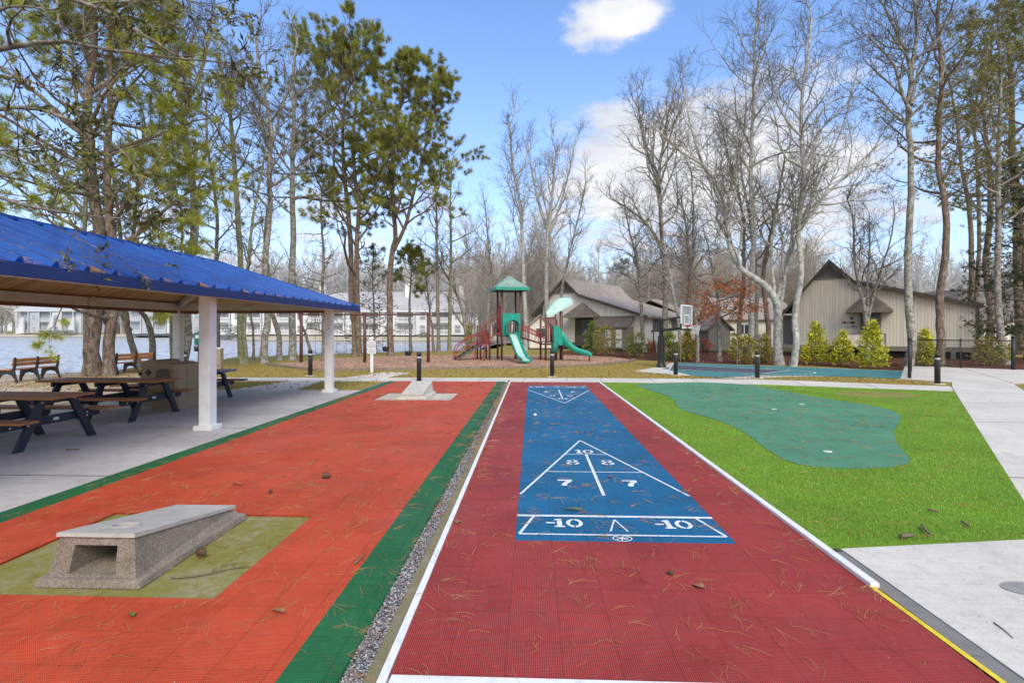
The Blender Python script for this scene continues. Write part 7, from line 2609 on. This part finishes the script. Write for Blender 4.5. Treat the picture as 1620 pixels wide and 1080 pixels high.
leaf_thing(903, 806, .20, .045, 80, 'green_leaf', 'long green leaf on the blue lane just beyond its thick line')
leaf_thing(965, 754, .08, .06, 30, 'dead_leaf', 'pinkish dead leaf in the right hand 7 field of the near triangle')
leaf_thing(1105, 928, .09, .06, 50, 'dead_leaf', 'crumpled tan leaf on the red court below the blue lane corner', .016)
leaf_thing(440, 967, .12, .04, 70, 'dead_leaf', 'narrow brown leaf on the orange court near the bottom edge', .016)
leaf_thing(208, 973, .08, .03, 60, 'green_leaf', 'small yellow green leaf on the orange court before the tossing board', .016)
leaf_thing(724, 826, .09, .06, 10, 'dead_leaf', 'tan leaf beside the white edging on the red court', .016)
leaf_thing(375, 766, .12, .04, 85, 'dead_leaf', 'yellowish leaf on the orange court beyond the mossy pad', .016)
p = G(846.5, 657.5, .016)
MBc = MB().lathe([(.035, 0), (.045, .02), (.04, .05), (.02, .06)], n=12).build('golf_ball', 'cup_white')
MBc.location = (p.x, p.y, .0165); MBc.scale = (.8, .8, .8)
tag(MBc, 'small white ball lying on the far part of the blue lane', 'ball')
for (u, v, lab) in ((1309, 714, 'white golf cup liner set in the near part of the putting green'), (1224, 647, 'white golf cup liner left of centre on the putting green'), (1268, 639, 'white golf cup liner close to the far edge of the putting green')):
    p = G(u, v, .014)
    o = MB().lathe([(.06, 0), (.06, .005), (.04, .006)], n=20).build('golf_cup', 'cup_white')
    o.location = (p.x, p.y, .0142)
    tag(o, lab, 'golf cup', 'cups on the putting green')

# ------------------------------------------------------------------ light, sky, camera
SUN_EL, SUN_AZ = R(42), R(162)       # azimuth clockwise from +Y (north): the sun stands behind the viewer, to the right


def world():
    w = bpy.data.worlds.new('World')
    SC.world = w
    w.use_nodes = True
    nt = w.node_tree
    nt.nodes.clear()
    N = lambda k: nt.nodes.new(k)
    L = nt.links.new

    def mth(op, a, b=None, clamp=False):
        n = N('ShaderNodeMath'); n.operation = op; n.use_clamp = clamp
        for i, x in enumerate((a, b)):
            if x is None:
                continue
            if isinstance(x, bpy.types.NodeSocket):
                L(x, n.inputs[i])
            else:
                n.inputs[i].default_value = x
        return n.outputs[0]

    def mix(f, a, b, mode='MIX'):
        n = N('ShaderNodeMix'); n.data_type = 'RGBA'; n.blend_type = mode
        for s, x in ((n.inputs[0], f), (n.inputs[6], a), (n.inputs[7], b)):
            if isinstance(x, bpy.types.NodeSocket):
                L(x, s)
            else:
                s.default_value = x
        return n.outputs[2]
    out = N('ShaderNodeOutputWorld')
    bg = N('ShaderNodeBackground')
    L(bg.outputs[0], out.inputs[0])
    sky = N('ShaderNodeTexSky')
    sky.sky_type = 'NISHITA'
    sky.sun_disc = False
    sky.sun_elevation = SUN_EL
    sky.sun_rotation = SUN_AZ
    sky.air_density = 1.0
    sky.dust_density = 0.6
    sky.ozone_density = 1.6
    tc = N('ShaderNodeTexCoord')
    sp = N('ShaderNodeSeparateXYZ')
    L(tc.outputs['Generated'], sp.inputs[0])
    x, y, z = sp.outputs
    zz = mth('MAXIMUM', z, 0.0)
    den = mth('ADD', zz, 0.16)
    cv = N('ShaderNodeCombineXYZ')
    L(mth('DIVIDE', x, den), cv.inputs[0]); L(mth('DIVIDE', y, den), cv.inputs[1])
    cv.inputs[2].default_value = 3.7

    def noise(vec, sc, det, ro, off=0.0):
        n = N('ShaderNodeTexNoise')
        n.inputs['Scale'].default_value = sc; n.inputs['Detail'].default_value = det; n.inputs['Roughness'].default_value = ro
        m = N('ShaderNodeMapping'); m.inputs['Location'].default_value = (off, off * .6, 0)
        L(vec, m.inputs[0]); L(m.outputs[0], n.inputs['Vector'])
        return n.outputs['Fac']
    f = noise(cv.outputs[0], 3.0, 10, 0.66, 1.3)

    def blob(u, v, rad, amp, sq=1.0):
        d = (at(u, v, 1) - Vector((0, 0, EYE))).normalized()
        vx = N('ShaderNodeVectorMath'); vx.operation = 'SUBTRACT'
        L(tc.outputs['Generated'], vx.inputs[0]); vx.inputs[1].default_value = d
        sc_ = N('ShaderNodeVectorMath'); sc_.operation = 'MULTIPLY'
        L(vx.outputs[0], sc_.inputs[0]); sc_.inputs[1].default_value = (1, 1, sq)
        ln = N('ShaderNodeVectorMath'); ln.operation = 'LENGTH'
        L(sc_.outputs[0], ln.inputs[0])
        k = mth('SUBTRACT', 1.0, mth('DIVIDE', ln.outputs['Value'], rad), True)
        return mth('MULTIPLY', mth('MULTIPLY', k, mth('SUBTRACT', 2.0, k)), amp)
    s = f
    for b in ((890, 48, .17, .23, 3.2), (985, 45, .13, .17, 2.6), (985, 8, .08, .12, 1.8), (1095, 70, .08, -.10, 1.2), (430, 10, .15, .27, 1.6), (330, 128, .06, .14, 1.3), (735, 5, .09, .18, 2.0), (1100, 330, .40, .12, 2.2), (1450, 200, .22, .08, 1.6), (400, 300, .4, .07, 2.4), (1095, 110, .10, .08, 1.2), (1060, 235, .26, .17, 2.0), (1180, 160, .16, .12, 1.4), (1280, 330, .26, .12, 2.2), (960, 300, .22, .11, 2.6), (1420, 300, .25, .10, 2.0), (560, 330, .25, .08, 2.6), (880, 215, .16, .17, 2.4),
              (1000, 205, .12, .10, 2.2), (1230, 240, .24, .17, 1.8), (1455, 95, .09, .13, 1.0), (1320, 80, .08, .10, 1.2), (1130, 330, .30, .06, 2.4), (330, 130, .05, .12, 1.2), (380, 350, .4, .05, 2.6), (830, 340, .4, .05, 2.6),
              (640, 60, .3, -.18, 1.0), (800, 140, .22, -.16, 1.0), (480, 110, .2, -.12, 1.0), (250, 60, .25, -.10, 1.0), (1120, 40, .2, -.06, 1.0), (1350, 180, .25, -.10, 1.0), (1560, 120, .3, -.08, 1.0)):
        s = mth('ADD', s, blob(*b))
    # unseen broken clouds added overhead and behind the viewer to whiten ambient light
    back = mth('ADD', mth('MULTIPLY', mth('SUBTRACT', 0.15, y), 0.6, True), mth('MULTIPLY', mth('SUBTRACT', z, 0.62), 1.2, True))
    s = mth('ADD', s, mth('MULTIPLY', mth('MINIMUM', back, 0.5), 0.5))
    cr = N('ShaderNodeValToRGB')
    cr.color_ramp.elements[0].position = 0.56; cr.color_ramp.elements[1].position = 0.80
    cr.color_ramp.interpolation = 'EASE'
    L(s, cr.inputs[0])
    mask = mth('MULTIPLY', cr.outputs[0], mth('MULTIPLY', mth('ADD', z, 0.02), 12.0, True))
    # inner shading of the clouds: thicker parts greyer, tops bright
    f2 = noise(cv.outputs[0], 3.4, 7, 0.6, 5.1)
    cc = N('ShaderNodeValToRGB')
    cc.color_ramp.elements[0].position = 0.30; cc.color_ramp.elements[0].color = (0.62, 0.68, 0.80, 1)
    cc.color_ramp.elements[1].position = 0.62; cc.color_ramp.elements[1].color = (1.0, 1.0, 1.0, 1)
    L(f2, cc.inputs[0])
    cloud = mix(1.0, cc.outputs[0], (CLOUD, CLOUD, CLOUD * 1.02, 1), 'MULTIPLY')
    skyc = mix(1.0, sky.outputs[0], (SKYT[0], SKYT[1], SKYT[2], 1), 'MULTIPLY')
    # pale haze towards the horizon
    hz = mth('SUBTRACT', 1.0, mth('MULTIPLY', zz, 1.9), True)
    hz = mth('MULTIPLY', mth('POWER', hz, 2.0), 0.78)
    skyc = mix(hz, skyc, (CLOUD * .74, CLOUD * .80, CLOUD * .90, 1))
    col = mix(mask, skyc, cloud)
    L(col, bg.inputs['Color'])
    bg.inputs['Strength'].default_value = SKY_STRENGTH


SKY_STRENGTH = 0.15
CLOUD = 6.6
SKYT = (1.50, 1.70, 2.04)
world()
sun = bpy.data.lights.new('sun', 'SUN')
sun.energy = 2.9
sun.angle = R(30)
sun.color = (1.0, 0.93, 0.82)
so = link(bpy.data.objects.new('sun', sun))
d = Vector((math.sin(SUN_AZ) * math.cos(SUN_EL), math.cos(SUN_AZ) * math.cos(SUN_EL), math.sin(SUN_EL)))
so.rotation_euler = d.to_track_quat('Z', 'Y').to_euler()
so.location = (20, -20, 40)

cam = bpy.data.cameras.new('camera')
cam.sensor_width = 36.0
cam.lens = FPX / 1620.0 * 36.0
cam.shift_y = -18.0 / 1620.0
cam.clip_start = 0.05
cam.clip_end = 4000
co = link(bpy.data.objects.new('camera', cam))
co.location = (0, 0, EYE)
co.rotation_euler = (R(90), 0, TH)
SC.camera = co
SC.render.engine = 'CYCLES'
SC.view_settings.view_transform = 'Standard'
SC.view_settings.look = 'None'
SC.view_settings.exposure = 0
SC.view_settings.gamma = 1
SC.cycles.max_bounces = 6
SC.cycles.diffuse_bounces = 3
SC.cycles.glossy_bounces = 3
SC.cycles.transparent_max_bounces = 8
SC.cycles.use_denoising = True
